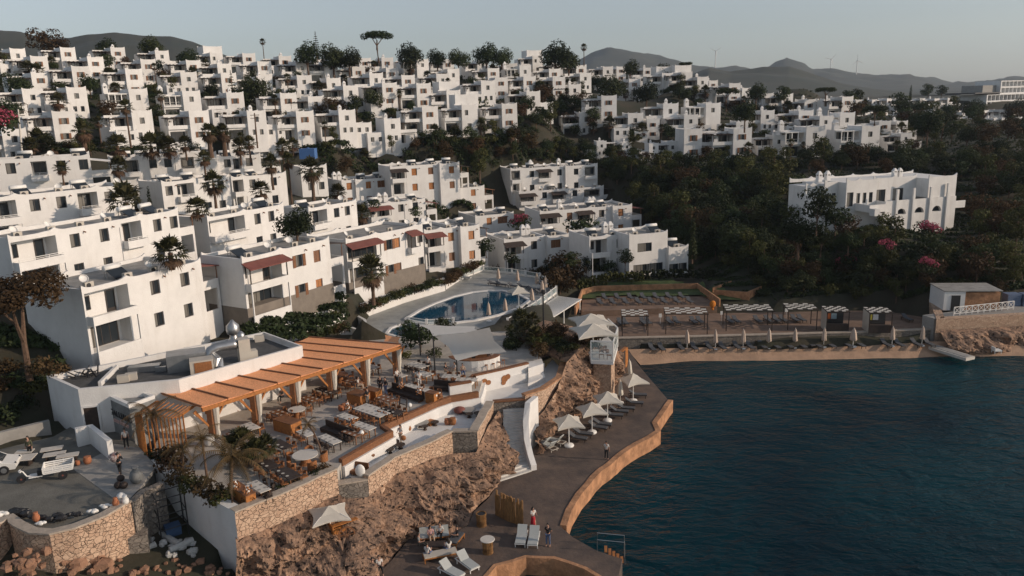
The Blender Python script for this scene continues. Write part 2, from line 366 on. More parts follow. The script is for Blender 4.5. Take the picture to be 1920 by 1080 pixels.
def villa(nm, label, tl, zt, th, xr, items, h=6.2, depth=7., group='white villas in the rows above the restaurant', plinth=0., wall='white', side=None, lend=True, roof='roof', chim=(), dish=0, cat='villa', name='villa', sill=0.):
    P = Zp(tl[0], tl[1], zt); zt = P.z; th = R(th); d = Vector((math.sin(th), math.cos(th), 0))
    z0 = zt - h; a = math.pi/2 - th
    root = thing(name, label, cat, (P.x, P.y, z0), a, group)
    S = lambda px: solve_s(P, d, px)
    Wd = S(xr); nrm = Vector((math.cos(th), -math.sin(th), 0))
    for q in (0, .5, 1):
        for dd in (.6, 6):
            p = P + d*(Wd*q) - nrm*dd; BASES.append((p.x, p.y, z0-.15+plinth*0))
        p = P + d*(Wd*q) + nrm*3.0; BASES.append((p.x, p.y, z0-.5))
    mb = MB(); ops = []; H2 = h*.5; zr = h - .55
    wins = []; later = []
    bumps = [(0, .9, .35), (Wd, .9, .35)]
    segs = [(0, Wd, 0.)]
    jogs = sorted([(S(i[1]), i[2]) for i in items if i[0] == 'j'])
    if jogs:
        segs = []; x = 0; off = 0.
        for jx, jo in jogs: segs.append((x, jx, off)); bumps.append((jx, .8, .28)); x = jx; off = jo
        segs.append((x, Wd, off))
    yo = lambda x: next((s[2] for s in segs if s[0] <= x <= s[1]), 0.)
    for it in items:
        k = it[0]
        if k in 'wWl':
            x = S(it[1]); st = it[2] if len(it) > 2 else 'dark'; ww = it[3] if len(it) > 3 else 1.15; y = yo(x)
            fl = {'w': (0, 1), 'W': (1,), 'l': (0,)}[k]
            for f in fl:
                za = f*H2 + .95 + sill; zb = za + 1.42
                if x-ww/2 < .1 or x+ww/2 > Wd-.1: x = min(max(x, ww/2+.15), Wd-ww/2-.15)
                ops.append((x-ww/2, x+ww/2, za, zb, .22, False)); wins.append((x-ww/2, x+ww/2, za, zb, y+.22, st))
        elif k in 'bBc':
            xa, xb = S(it[1]), S(it[2]); st = it[3] if len(it) > 3 else ''
            xa = max(xa, .18); xb = min(xb, Wd-.12); bumps.append((xb, 1.0, .32)); y = yo((xa+xb)/2)
            dep = 1.7; later.append((xa, xb, y, dep, st, k))
            up = (xa, xb, H2+.05, zr-(.0 if 'a' in st else .02), dep, True)
            ops.append(up)
            if k == 'b': ops.append((xa+.1, xb-.25, .35 if 'g' not in st else .1, H2-.45, dep-.2, True))
    for (xa, xb, off) in segs:
        o2 = [o for o in ops if xa-1e-3 <= o[0] and o[1] <= xb+1e-3]
        cells(mb, xa, xb, 0, zr, o2, off)
        mb.quad((xa,off,-3.2),(xb,off,-3.2),(xb,off,0),(xa,off,0))
        yb = depth
        mb.quad((xa,yb,-3.2),(xa,off,-3.2),(xa,off,zr),(xa,yb,zr)); mb.quad((xb,off,-3.2),(xb,yb,-3.2),(xb,yb,zr),(xb,off,zr))
        mb.quad((xb,yb,-3.2),(xa,yb,-3.2),(xa,yb,zr),(xb,yb,zr))
        bb = [b for b in bumps if xa-.01 <= b[0] <= xb+.01]
        crest(mb, xa, xb, off, off+.2, zr, .45, bb)
        crest(mb, xa, xb, yb-.2, yb, zr, .45, bb)
        for x in (xa, xb-.2): mb.box(x, x+.2, off+.201, yb-.201, zr, zr+.45)
    for (xa, xb, y, dep, st, k) in later:               # projecting balcony box
        pj = .9
        for f in ((0, 1) if (k == 'b' and 'f' in st) else (1,)):
            zb = f*H2
            mb.box(xa-.1, xb+.1, y-pj, y-.003, zb-.22, zb-.02)
            mb.box(xa-.1, xb+.1, y-pj, y-pj+.15, zb-.02, zb+.62); mb.box(xa-.1, xa+.05, y-pj+.151, y-.003, zb-.02, zb+.62); mb.box(xb-.05, xb+.1, y-pj+.151, y-.003, zb-.02, zb+.62)
        if k == 'b': 
            for x in (xa-.1, xb-.02): mb.box(x, x+.12, y-pj, y-pj+.15, -3.2, H2-.22)
            mb.box(xa+.02, xb-.02, y-pj+.01, y-pj+.14, -3.2, .62)
    if side:                                            # balcony block on the right end: (width, awning material, lower)
        sw, sa = side
        mb.box(Wd+.003, Wd+sw, .5, 4.2, H2-.25, H2-.02); mb.box(Wd+.003, Wd+sw, .5, .68, H2-.02, H2+.75); mb.box(Wd+sw-.18, Wd+sw, .681, 4.2, H2-.02, H2+.75)
        mb.box(Wd+sw-.3, Wd+sw, .5, .8, -3.2, H2-.25); mb.box(Wd+sw-.3, Wd+sw, 3.9, 4.2, -3.2, H2-.25); mb.box(Wd+.003, Wd+sw-.3, .52, .66, -3.2, .7)
    if plinth:
        mb2 = MB(); mb2.box(-.04, Wd+.04, -.05, depth-.5, -1.6, plinth); mb2.build('plinth', MT['plinth'], root)
    mb.build('wall', MT[wall], root)
    rf = MB()
    for (xa, xb, off) in segs: rf.quad((xa+.2,off+.2,zr+.06),(xb-.2,off+.2,zr+.06),(xb-.2,depth-.2,zr+.06),(xa+.2,depth-.2,zr+.06))
    rf.build('roof', MT[roof], root)
    for w in wins: window(root, *w)
    for (xa, xb, y, dep, st, k) in later:
        w = xb-xa; yb = y+dep
        if 'g' in st:
            window(root, xa+.2, xb-.2, H2+.9, zr-.35, y+.35)
        elif w > 2.6:
            window(root, xa+.35, xa+.35+min(1.3, w*.36), H2+.75, H2+2.1, yb); door(root, xb-.3-min(1.0, w*.3), xb-.3, H2+.06, H2+2.2, yb)
        else: window(root, xa+.2, xb-.2, H2+.06, H2+2.2, yb)
        if k == 'b': window(root, xa+.35, xb-.6, .4, H2-.75, y+dep-.2)
        if 'r' in st:
            m = MB(); rail(m, xa, xb, y-.82, H2+.62, .32); m.build('railing', MT['wmetal'], root)
        if 'a' in st or 'd' in st:
            am = MT['red'] if 'a' in st else MT['darkwood']; pj = 1.5; zt2 = zr-.05
            m = MB(); m.add([(xa-.35,y-.003,zt2),(xb+.3,y-.003,zt2),(xb+.45,y-pj,zt2-.55),(xa-.5,y-pj,zt2-.55),(xa-.35,y-.003,zt2-.1),(xb+.3,y-.003,zt2-.1),(xb+.45,y-pj,zt2-.65),(xa-.5,y-pj,zt2-.65)],
                [(0,3,2,1),(4,5,6,7),(3,7,6,2),(0,4,7,3),(1,2,6,5),(0,1,5,4)]); aw = m.build('awning', am, root)
            p = MB()
            for x in (xa, (xa+xb)/2, xb): p = MB(); p.box(x-.05, x+.05, y-.85, y-.75, H2+.62, zt2-.36); p.build('post', MT['frame'], root)
    if side:
        sw, sa = side
        m = MB(); zt2 = zr-.15
        m.add([(Wd+.003,.3,zt2),(Wd+sw+.35,.3,zt2-.45),(Wd+sw+.35,4.4,zt2-.45),(Wd+.003,4.4,zt2),(Wd+.003,.3,zt2-.1),(Wd+sw+.35,.3,zt2-.55),(Wd+sw+.35,4.4,zt2-.55),(Wd+.003,4.4,zt2-.1)],
              [(0,1,2,3),(7,6,5,4),(0,4,5,1),(1,5,6,2),(2,6,7,3),(3,7,4,0)]); m.build('awning', MT[sa], root)
        p = MB()
        for y in (.6, 4.1): p = MB(); p.box(Wd+sw-.13, Wd+sw-.05, y-.04, y+.04, H2+.75, zt2-.45); p.build('post', MT['wood'], root)
    sp = MB()                                           # half-round spouts and a downpipe
    for it in items:
        if it[0] == 'w':
            x = S(it[1])+1.1
            if x < Wd-.3: y = yo(x); sp = MB(); sp.tube([(x, y+.02, zr-.15), (x, y-.32, zr-.22)], .075, 6); sp.build('spout', MT['wood'], root)
    dp = MB()
    if Wd > 5:
        x = Wd*.6
        if not any(o[0]-.15 < x < o[1]+.15 for o in ops): dp.tube([(x, yo(x)-.05, .1), (x, yo(x)-.05, zr-.4)], .05, 6); dp.build('drainpipe', MT[wall], root)
    for cx, cyy in chim: chimney(root, S(cx), cyy, zr)
    ROOFS.append((nm, root, Wd, depth, zr + .07, P, d, nrm))
    return root, S
def chimney(root, x, y, z, s=1.0, m='white'):
    c = MB(); w = .42*s
    c.box(x-w, x+w, y-w, y+w, z, z+1.0*s)
    for k in range(4):
        dx, dy = ((-1,-1),(1,-1),(1,1),(-1,1))[k]; c.box(x+dx*w*.75-.09*s, x+dx*w*.75+.09*s, y+dy*w*.75-.09*s, y+dy*w*.75+.09*s, z+1.0*s, z+1.32*s)
    t = w*1.15; zc = z+1.32*s
    c.add([(x-t,y-t,zc),(x+t,y-t,zc),(x+t,y+t,zc),(x-t,y+t,zc),(x-w*.35,y-w*.35,zc+.62*s),(x+w*.35,y-w*.35,zc+.62*s),(x+w*.35,y+w*.35,zc+.62*s),(x-w*.35,y+w*.35,zc+.62*s)],
          [(3,2,1,0),(0,1,5,4),(1,2,6,5),(2,3,7,6),(3,0,4,7),(4,5,6,7)])
    return c.build('chimney', MT[m], root)
VL = 'white two storey villa'
G1 = 'white villas in the rows above the restaurant'
V = villa
V('restaurant side villa', 'large white villa directly behind the restaurant, red awning on its right end', (152,541), 72, 26, 376, [('b',154,237,''),('w',287),('w',343)], h=6.6, depth=8.5, side=(2.6,'red'))
V('plinth villa', 'white villa on a grey plinth, red awning over its corner balcony, behind the steel vents', (453,484), 85, 30, 617, [('b',456,525,'a'),('w',558,'leafs'),('w',592,'shut')], h=7.0, depth=6.5, plinth=1.4, side=(2.8,'darkwood'))
V('long left villa', 'long white villa with two railed balconies, rising behind the umbrella pine at the left edge', (14,445), 76.5, 25, 333, [('b',16,102,'r'),('w',137),('w',192),('c',225,262,'r'),('w',292),('W',323)], h=6.3, depth=6, side=(2.6,'darkwood'))
V('left round tree villa', 'white villa just left of the round dark tree, blank grey end wall', (388,407), 99, 27, 531, [('c',390,457,'r'),('w',481),('w',507)], h=6.2, depth=6)
V('right round tree villa', 'white villa just right of the round dark tree', (578,390), 116, 32, 668, [('c',580,612,'r'),('w',630),('w',650)], h=6.2, depth=6)
V('third row left villa', 'white villa with a palm shadow on its wall, second row up at the left edge', (-40,372), 90, 39, 246, [('b',-38,27,'r'),('w',62),('w',112),('c',143,180,'r'),('w',202),('W',233)], h=6.2, depth=7)
V('third row middle villa', 'white villa with an open balcony door between two fan palms, blank grey left end', (302,341), 118, 39, 429, [('w',315),('c',330,362,'r'),('w',385),('w',412)], h=6.2, depth=7)
V('third row right villa', 'white villa partly hidden by two tall palms, left of the red blossoms', (433,332), 133, 45, 536, [('b',435,455,''),('w',472),('w',512)], h=6.2, depth=7)
V('fourth row left villa', 'long white villa at the left edge under the hillside palms, two railed balconies', (-60,301), 105, 63, 167, [('w',-20),('w',17),('c',55,85,'r'),('w',112),('W',154)], h=6.0, depth=7, side=(2.6,'white'))
V('fourth row middle villa', 'long white villa with a fan palm before its shaded left end', (203,296), 128, 63, 405, [('c',230,258,''),('w',285),('w',313),('c',337,362,'g'),('W',385)], h=6.0, depth=7)
V('fourth row right villa', 'white villa with a plain right end and railed balcony, right of the second fan palm', (405,293), 140, 63, 488, [('w',425),('c',436,451,''),('w',466)], h=6.0, depth=7, side=(3.5,'white'))
V('rear upper villa', 'plain white villa with two small windows set behind the row of fan palms', (425,276), 165, 64, 533, [('w',465),('w',497)], h=6.2, depth=7)
V('low rear villa', 'low white flat roofed building half hidden behind the palms', (306,285), 150, 64, 386, [('w',340),('w',365)], h=4.5, depth=6)
V('blue tank villa', 'small white villa beside the blue roof tank', (563,312), 150, 55, 612, [('w',580),('w',600)], h=5.6, depth=6)
V('long pool villa', 'long white villa with a red awning corner, above the planted wall along the pool', (648,449), 105, 37, 792, [('b',650,704,'ag'),('w',728,'leafs'),('w',743,'shut'),('c',762,778,'a'),('w',786)], h=7.2, depth=8, plinth=1.3)
V('stepped pool villa', 'white stepped villa with orange shutters at the head of the pool', (795,432), 127, 55, 893, [('b',797,826,'a'),('w',845,'shut'),('j',857,-1.0),('w',877,'shut')], h=6.6, depth=9, side=(2.4,'darkwood'), chim=((815,4),(826,4)))
V('central twin villa', 'white villa with dark awning and orange shutters behind the closed pool umbrellas', (945,449), 134, 66, 1064, [('b',946,977,'d'),('w',1001),('j',1022,-.8),('w',1038,'shut',1.9)], h=6.4, depth=8, side=(2.6,'red'), chim=((1003,5),(1012,5)))
V('lawn villa', 'white villa with an open corner balcony and twin chimneys above the lawn', (1105,444), 128, 70, 1176, [('b',1106,1138,''),('w',1162)], h=6.4, depth=8, chim=((1160,5),(1170,5)))
V('awning villa', 'white villa with a red awning on its right end, above the lawn villa', (1012,396), 152, 70, 1182, [('c',1014,1045,'d'),('w',1068,'shut'),('c',1083,1107,'dg'),('w',1128),('j',1146,-.7),('w',1161,'shut')], h=6.2, depth=8, side=(2.8,'red'), chim=((1068,5),(1126,5),(1133,5)))
V('glazed villa', 'white villa with wide glazed bays, second from the top of the right stack', (973,359), 180, 72, 1132, [('c',975,1001,'dg'),('w',1021),('c',1035,1057,'dg'),('w',1078),('c',1095,1125,'g')], h=5.8, depth=8, side=(2.8,'darkwood'), chim=((1028,5),(1083,5),(1088,5)))
V('top right stack villa', 'white villa topping the right stack of villas, satellite dishes on its roof', (957,316), 182, 72, 1118, [('b',958,975,'g'),('w',997),('c',1009,1030,'dg'),('w',1049),('j',1058,-.7),('w',1078),('c',1094,1113,'g')], h=6.4, depth=8, chim=((1008,5),(1062,5)))
V('red bougainvillea villa', 'white villa with orange shutters beside the pink bougainvillea, left of the twin chimneys', (891,405), 157, 62, 963, [('w',917,'shut'),('w',942,'shut',2.2)], h=6.0, depth=8, side=(2.4,'red'), chim=((914,4),))
V('middle awning villa', 'white villa with a brown awning over a deep terrace, above the stepped pool villa', (690,383), 148, 58, 801, [('b',692,729,'a'),('w',751),('j',768,.9),('w',782)], h=6.0, depth=8, side=(2.2,'red'), chim=((730,5),(742,5)))
V('dark bay villa', 'white villa with a dark corner bay and brown shutters, in the middle terraces', (811,356), 170, 62, 908, [('b',813,842,'dg'),('w',866,'shut'),('w',887,'shut')], h=6.0, depth=8, side=(2.4,'wood'), chim=((862,4),))
V('long upper villa', 'white villa with dark side loggia below the big olive tree, brown shutters', (731,312), 160, 64, 858, [('b',733,758,'d'),('w',776,'shut'),('w',807,'shut'),('j',821,-.9),('w',843,'shut')], h=6.2, depth=8, side=(2.6,'darkwood'))
V('orange awning villa', 'white villa with wide orange shutter and small orange awning, in the middle terraces', (640,338), 160, 58, 727, [('w',654,'shut'),('j',664,-.6),('w',688,'shut'),('w',712,'shut',1.7)], h=6.0, depth=8, side=(2.6,'orange'), chim=((643,5),(652,5)))
V('uppermost terrace villa', 'white villa topping the middle terraces, dark red awning between two brown shutters', (669,285), 182, 64, 794, [('w',687,'shut'),('c',703,722,'a'),('w',741,'shut'),('j',755,.6),('w',771)], h=6.0, depth=8, side=(2.4,'darkwood'), chim=((690,5),(742,5),(748,5)))
V('plain block villa', 'tall plain white block with one large square window, glazed ground floor above the lawn', (1180,440), 126, 70, 1252, [('W',1209,'dark',2.6),('l',1203,'dark',2.9),('l',1229,'dark',2.9)], h=6.9, depth=7, sill=-.5)
V('annex', 'low white flat roofed annex with dark glazing right of the plain white block', (1254,464), 128, 70, 1291, [('l',1265,'dark',2.2),('l',1281,'dark',1.6)], h=4.4, depth=5, sill=-.75)
# ---------------------------------------------------------------- hillside villas
def hcrest(mb, x0, x1, y0, y1, z, h=.4, horn=.32):
    bb = [(x0, .8, horn), (x1, .8, horn)]
    crest(mb, x0, x1, y0, y0+.2, z, h, bb, 4); crest(mb, x0, x1, y1-.2, y1, z, h, bb, 4)
    for x in (x0, x1-.2): mb.box(x, x+.2, y0+.201, y1-.201, z, z+h)
def hill_house(kind, tw=4.2, th=6.4, ww=4.3, m='white2'):
    root = thing('hillside_villa', '', 'villa', (0,0,0), 0, None); TAGGED.remove(root) if root in TAGGED else None
    mb = MB(); zr = th-.4; wins = []
    u = [(1.5,2.5,3.9,5.1,.2,False)] if kind != 5 else [(.8,1.7,4.0,5.2,.2,False)]
    l = [(.9,1.7,1.0,2.2,.2,False),(2.5,3.3,1.0,2.2,.2,False)] if kind in (2,4) else [(1.4,2.5,.9,2.1,.2,False)]
    if kind == 3: l = []
    cells(mb, 0, tw, 0, zr, u+l, 0)
    wins += [(o[0],o[1],o[2],o[3],.2,'leafs' if kind in (1,6) else 'dark') for o in u+l]
    su = [(2.0,3.0,4.0,5.1,.15,False)]
    mb.quad((0,6,-3),(0,0,-3),(0,0,zr),(0,6,zr)); mb.quad((tw,0,-3),(tw,6,-3),(tw,6,zr),(tw,0,zr)); mb.quad((tw,6,-3),(0,6,-3),(0,6,zr),(tw,6,zr)); mb.quad((0,0,-3),(tw,0,-3),(tw,0,0),(0,0,0))
    mb.quad((.2,.2,zr),(tw-.2,.2,zr),(tw-.2,5.8,zr),(.2,5.8,zr)); hcrest(mb, 0, tw, 0, 6, zr)
    # wing to the left of the tower
    wx = -ww; f = 1.0
    gop = [(wx+.3, -.3, .1, 2.3, 1.8, True)]
    cells(mb, wx, -.003, 0, 2.75, gop, f); mb.quad((wx,f,-3),(0,f,-3),(0,f,0),(wx,f,0))
    mb.quad((wx,7,-3),(wx,f,-3),(wx,f,2.75),(wx,7,2.75))
    mb.box(wx-.1, -.003, f-.5, f+2.4, 2.751, 2.95)
    back = [(wx+.35, -2.2, 3.0, 5.0, .15, False), (-1.95, -.3, 3.0, 5.0, .15, False)]
    cells(mb, wx, -.003, 2.951, 5.5, back, f+2.4)
    mb.quad((wx,7,2.75),(wx,f+2.4,2.75),(wx,f+2.4,5.5),(wx,7,5.5)); mb.quad((wx,f+2.4,5.5),(0,f+2.4,5.5),(0,7,5.5),(wx,7,5.5)); mb.quad((0,7,-3),(wx,7,-3),(wx,7,5.5),(0,7,5.5))
    mb.box(wx, -.003, f+2.38, f+2.58, 5.501, 5.75)
    mb.box(wx-.1, -.003, f-.5, f-.38, 2.951, 3.55 if kind != 3 else 3.2)
    mb.box(wx-.1, wx+.02, f-.379, f+2.4, 2.951, 3.55)
    if kind in (2, 4, 6):           # lower block in front of the wing
        b0, b1 = (wx-.4, -.5) if kind != 4 else (tw+.003, tw+4.2)
        y0, y1 = (-3.2, f-.51) if kind != 4 else (.6, 6)
        hb = 2.5 if kind != 4 else 3.0
        q = (b1-b0)/2; lo = [(b0+.5,b0+1.4,.9,2.0,.18,False),(b0+q+.4,b0+q+1.3,.9,2.0,.18,False)]
        cells(mb, b0, b1, -3, hb, lo, y0); wins += [(o[0],o[1],o[2],o[3],y0+.18,'dark') for o in lo]
        mb.quad((b0,y1,-3),(b0,y0,-3),(b0,y0,hb),(b0,y1,hb)); mb.quad((b1,y0,-3),(b1,y1,-3),(b1,y1,hb),(b1,y0,hb))
        mb.quad((b0,y0,hb-.3),(b1,y0,hb-.3),(b1,y1,hb-.3),(b0,y1,hb-.3)); mb.quad((b1,y1,-3),(b0,y1,-3),(b0,y1,hb),(b1,y1,hb)); hcrest(mb, b0, b1, y0, y1, hb, .15, .3)
    if kind == 5:                    # taller step behind the tower
        mb.box(.4, tw+2.5, 6.003, 11, -3, th+2.2); hcrest(mb, .4, tw+2.5, 6.003, 11, th+2.2, .3, .35)
    mb.build('wall', MT[m], root)
    for w in wins:
        if w[3] < 6: window(root, *w)
    for o in back: window(root, o[0], o[1], o[2], o[3], f+2.4+.15)
    d = MB(); d.quad((wx+.5,f+1.75,.12),(-.5,f+1.75,.12),(-.5,f+1.75,2.2),(wx+.5,f+1.75,2.2)); d.box(-2.5,-2.42,f+1.68,f+1.74,.12,2.2); d.build('door', MT['glass'], root)
    p = MB()
    if kind != 3:
        p.box(wx-.5, -.003, f-.9, f+2.37, 5.02, 5.16)
        for i in range(5): x = wx-.3+(ww-.1)*i/4; p.box(x, x+.1, f-1.2, f+2.3, 5.161, 5.26)
        for x in (wx-.05, -.9): p.box(x, x+.12, f-.48, f-.4, 3.551, 5.019)
        p.build('pergola', MT['darkwood'], root)
    else:
        p.box(wx-.15, -.003, f-.55, f+2.37, 5.25, 5.45)
        for i in range(4): x = wx-.1+(ww-.15)*i/3; p.box(x, x+.2, f-.5, f-.38, 3.201, 5.249)
        p.build('loggia', MT['wmetal'], root)
        g = MB(); rail(g, wx, -.1, f-.3, 3.0, .9); g.build('railing', MT['wmetal'], root)
    if kind in (1, 2, 3, 5): chimney(root, wx+.5, f+.2 if kind != 3 else f+3.4, 2.95 if kind != 3 else 5.5, 1.25)
    if kind in (4, 6): chimney(root, tw*.5, 4.5, zr, .9)
    return root
HOUSES = []
HP = {k: Proto(hill_house(k)) for k in (1,2,3,4,5,6)}
KW = {1:'dark pergola', 2:'low front block', 3:'columned loggia', 4:'low side wing', 5:'tall rear block', 6:'small front annex'}
def hrow(lst, Zf, rowname, phi, group, sc=.93, tint=None):
    for it in lst:
        x, y, k = it[:3]; Z = Zf(x) if callable(Zf) else Zf
        if len(it) > 3: Z = it[3]
        s = sc * (it[4] if len(it) > 4 else 1.0); mir = k < 0; k = abs(k)
        sx = s*(-1 if mir else 1); zs = s*rnd.uniform(.94,1.06)
        p = Zp(x, y, Z); z0 = p.z - 6.6*zs
        a = R(phi(x) if callable(phi) else phi) + rnd.uniform(-.06,.06)
        # local x axis rotated by a; the tower centre is at local (2.1, 0)
        ox = 2.1*sx; loc = Vector((p.x - math.cos(a)*ox, p.y - math.sin(a)*ox, z0))
        lab = f"white villa with {KW[k]}, {rowname}" + (', mirrored' if False else '')
        o = HP[k].put(loc, a, lab, (sx, s, zs), group)
        if o not in TAGGED: TAGGED.append(o)
        o['category'] = 'villa'; HOUSES.append((loc, a, s, rowname))
        for u, v in ((0,-2.5),(3,3),(-4,-2),(0,8)):
            q = (loc.x+math.cos(a)*u-math.sin(a)*v, loc.y+math.sin(a)*u+math.cos(a)*v)
            BASES.append((q[0], q[1], z0-.3 + max(0,v-3)*.25))
ZE = lambda x: 145+.055*(x-115)
PH = lambda x: 48 - (x-100)*.032
HG = 'white villas up the hillside'
hrow([(25,240,4),(118,207,1),(265,206,2),(372,206,1),(480,206,4),(571,207,1),(650,205,4),(735,221,-4),(806,199,1),(880,195,5),(955,193,1)], ZE, 'lowest hillside row', PH, HG)
hrow([(60,165,2),(142,162,2),(258,165,3),(358,169,3),(440,172,6),(540,173,1),(592,179,4),(657,159,4),(730,154,6),(794,155,1),(850,168,5),(915,150,2),(1000,170,4)], lambda x: ZE(x)+19, 'second hillside row', PH, HG)
hrow([(75,135,6),(150,123,1),(250,128,1),(353,134,2),(428,136,1),(495,142,4),(570,140,2),(625,145,4),(705,136,4),(765,140,1),(830,137,2),(940,144,1),(993,142,1),(1048,143,1),(1078,157,4)], lambda x: ZE(x)+38, 'middle hillside row', PH, HG)
hrow([(15,118,4),(72,104,1),(178,106,6),(277,110,1),(362,112,1),(420,118,4),(495,114,1),(566,114,2),(620,114,4),(672,124,1),(735,126,6),(792,110,3),(850,128,2),(925,127,1),(985,122,3),(1040,128,1),(1098,136,2)], lambda x: ZE(x)+57, 'row below the skyline', PH, HG)
hrow([(32,90,2),(126,88,1),(220,88,6),(303,94,4),(405,98,5),(466,99,1),(534,104,6),(600,110,2),(684,108,1),(726,107,6),(780,108,4),(840,110,1),(905,112,2),(960,118,4),(1008,104,5),(1045,117,1),(1090,121,6),(1140,124,2)], lambda x: ZE(x)+78, 'skyline row', PH, HG)
hrow([(1190,147,1),(1252,136,5),(1158,170,2),(1225,160,6),(1288,134,5),(1318,143,4),(1378,155,1),(1440,174,1),(1477,175,4),(1590,180,1),(1340,168,2),(1410,180,4),(1520,185,6)], lambda x: 270-(x-1150)*.06, 'ridge behind right terraces', lambda x: 12, 'white villas on the far right ridge', .95)
hrow([(1100,130,1),(1135,128,4),(1165,124,1),(1215,126,6),(1236,160,4),(1272,148,1),(1308,166,4),(1338,150,6),(1356,176,1),(1400,164,4),(1432,192,1),(1458,196,6),(1497,191,1),(1545,190,4),(1562,184,6),(1612,186,1),(1202,178,4),(1268,180,6),(1300,182,1),(1385,190,6)], 285, 'dense ridge behind right terraces', lambda x: 14, 'white villas on the far right ridge', .85)
RG = 'white villas on the right hand terraces'
hrow([(1128,264,-4,200,.64),(1226,268,-4,200,.64),(1300,240,-1,198,1.2),(1393,239,1,197,1.2),(1530,236,3,200,1.25),(1634,234,3,200,1.25),(1262,264,2,203,.8),(1352,262,6,203,.8),(1462,252,4,203,.9),(1176,266,4,203,.7),(1700,249,4,204,.78)], 170, 'front right terrace row', 7, RG)
hrow([(1100,209,4,218,1.08),(1142,178,1,220,1.1),(1192,211,2,214,1.08),(1258,193,4,218,1.1),(1338,192,3,218,1.1),(1512,206,6,222,1.1),(1590,210,3,220,1.1),(1660,226,1,222,.9),(1440,206,4,222,1.0),(1296,214,4,214,1.0),(1392,226,2,212,.85),(1550,216,4,216,1.0),(1225,222,6,214,.9),(1692,226,4,224,.9)], 190, 'rear right terrace row', 7, RG)
VG = 'small white villas of the far village'
hrow([(1640,186,4),(1668,184,1),(1690,185,6),(1730,184,1),(1757,184,6),(1782,183,1),(1705,197,4),(1724,195,1),(1746,196,6),(1788,195,1),(1812,197,6),(1838,198,1)], 390, 'upper far village row', lambda x: 25, VG, .85)
hrow([(1600,205,4),(1628,210,1),(1660,206,6),(1800,220,1),(1830,219,6),(1868,221,4),(1884,220,1),(1912,219,6),(1795,234,4),(1820,236,1),(1855,238,6),(1890,237,1),(1915,238,4)], 330, 'lower far village row', lambda x: 25, VG, .8)
# ---------------------------------------------------------------- ground
hrow([(1580,214,1),(1650,212,6),(1690,214,4),(1715,206,1),(1770,208,4),(1850,206,6),(1880,205,1),(1900,206,4),(1760,222,6),(1905,252,1),(1870,254,4),(1835,252,6)], 350, 'middle far village row', lambda x: 25, VG, .85)
HILLPTS = [(W(x,y,z), z) for x,y,z in [(60,640,8.6),(20,720,8),(100,930,6.2),(20,980,6.2),(250,900,6.2),(150,1060,4.2),(20,1075,4.4),(100,1040,4.4),(200,1060,3.6),(240,1050,3.2),(330,1075,2.6),(300,1030,2.8),(270,1000,3.2),(400,1078,2.4),(60,820,6.5),
   (600,620,6.2),(700,600,6.0),(1000,540,4.3),(1060,560,4.2),(1120,540,4.2),(1250,530,3.6),(1300,510,3.4),(1180,560,3.4),(1400,560,3.0),(1300,600,2.2),(1500,600,2.2),(1660,600,2.2),(1200,640,1.6),(1400,640,1.6),(1700,640,1.4),(1000,640,4.5),(800,640,4.8),(500,840,5.5),
   (1560,540,4),(1900,590,4.0),(1800,590,4.0),(1900,650,0.6)]]
HILLPTS += [(p, max(2.5, p.z-4.5)) for p in [Zp(x,y,z) for x,y,z in [(1400,480,118),(1500,480,118),(1400,440,126),(1300,400,142),(1240,340,165),(1400,370,152),(1330,470,122),(1210,350,170),(1560,460,122),(1280,440,132),(1350,420,134)]]]
HILLPTS += [(p, p.z) for p in [Zp(x,y,z) for x,y,z in [(1450,330,180),(1650,330,172),(1800,320,176),(1300,305,193),(900,270,198),(1000,285,198),(1150,312,190),(1900,420,140),(1850,350,160),(1900,520,112),(1780,490,118),(1700,460,121),(1640,430,128),(1200,302,192)]]]
CP = [(p.x,p.y,z) for p,z in HILLPTS] + BASES
for x,y,z in [(-200,350,46),(-60,360,46),(60,380,44),(150,420,34),(260,460,26),(380,520,20),(-300,300,42),(500,600,20),(400,350,17),(330,220,17),(250,150,12),(200,110,4),(-100,120,22),(-140,100,16),(-90,60,9),(0,700,40),(300,900,28),(-300,800,50),(600,900,20)]: CP.append((x,y,z))
CP = np.array(CP)
def terr(xs, ys):
    xs = np.asarray(xs, float); ys = np.asarray(ys, float); shp = xs.shape; xs = xs.ravel(); ys = ys.ravel(); out = np.empty(len(xs))
    for i in range(0, len(xs), 4000):
        d2 = (xs[i:i+4000,None]-CP[None,:,0])**2 + (ys[i:i+4000,None]-CP[None,:,1])**2
        w = 1/(d2+6.0)**1.9
        out[i:i+4000] = (w*CP[None,:,2]).sum(1)/w.sum(1)
    return out.reshape(shp)
def tz(x, y): return float(terr([x],[y])[0])
def hit(px, py, y0=40, y1=620, n=420):
    """where the sight line through a photo pixel meets the ground"""
    d = ray(px, py); t = np.linspace(y0/d.y, y1/d.y, n); xs = d.x*t; ys = d.y*t; zs = CH + d.z*t
    h = terr(xs, ys); k = np.nonzero(zs <= h)[0]
    if not len(k): return None
    i = k[0]; return Vector((xs[i], ys[i], h[i]))
from mathutils import noise as mnoise
PZ, LL, TF, PK = 1.3, 5.0, 6.2, 6.6
def inpoly(xs, ys, P):
    c = np.zeros(xs.shape, bool); n = len(P)
    for i in range(n):
        x1, y1 = P[i]; x2, y2 = P[(i+1)%n]
        if y1 == y2: continue
        m = ((y1 > ys) != (y2 > ys)) & (xs < (x2-x1)*(ys-y1)/(y2-y1)+x1); c ^= m
    return c
def XY(lst, z): return [(p.x, p.y) for p in (W(x, y, z) for x, y in lst)]
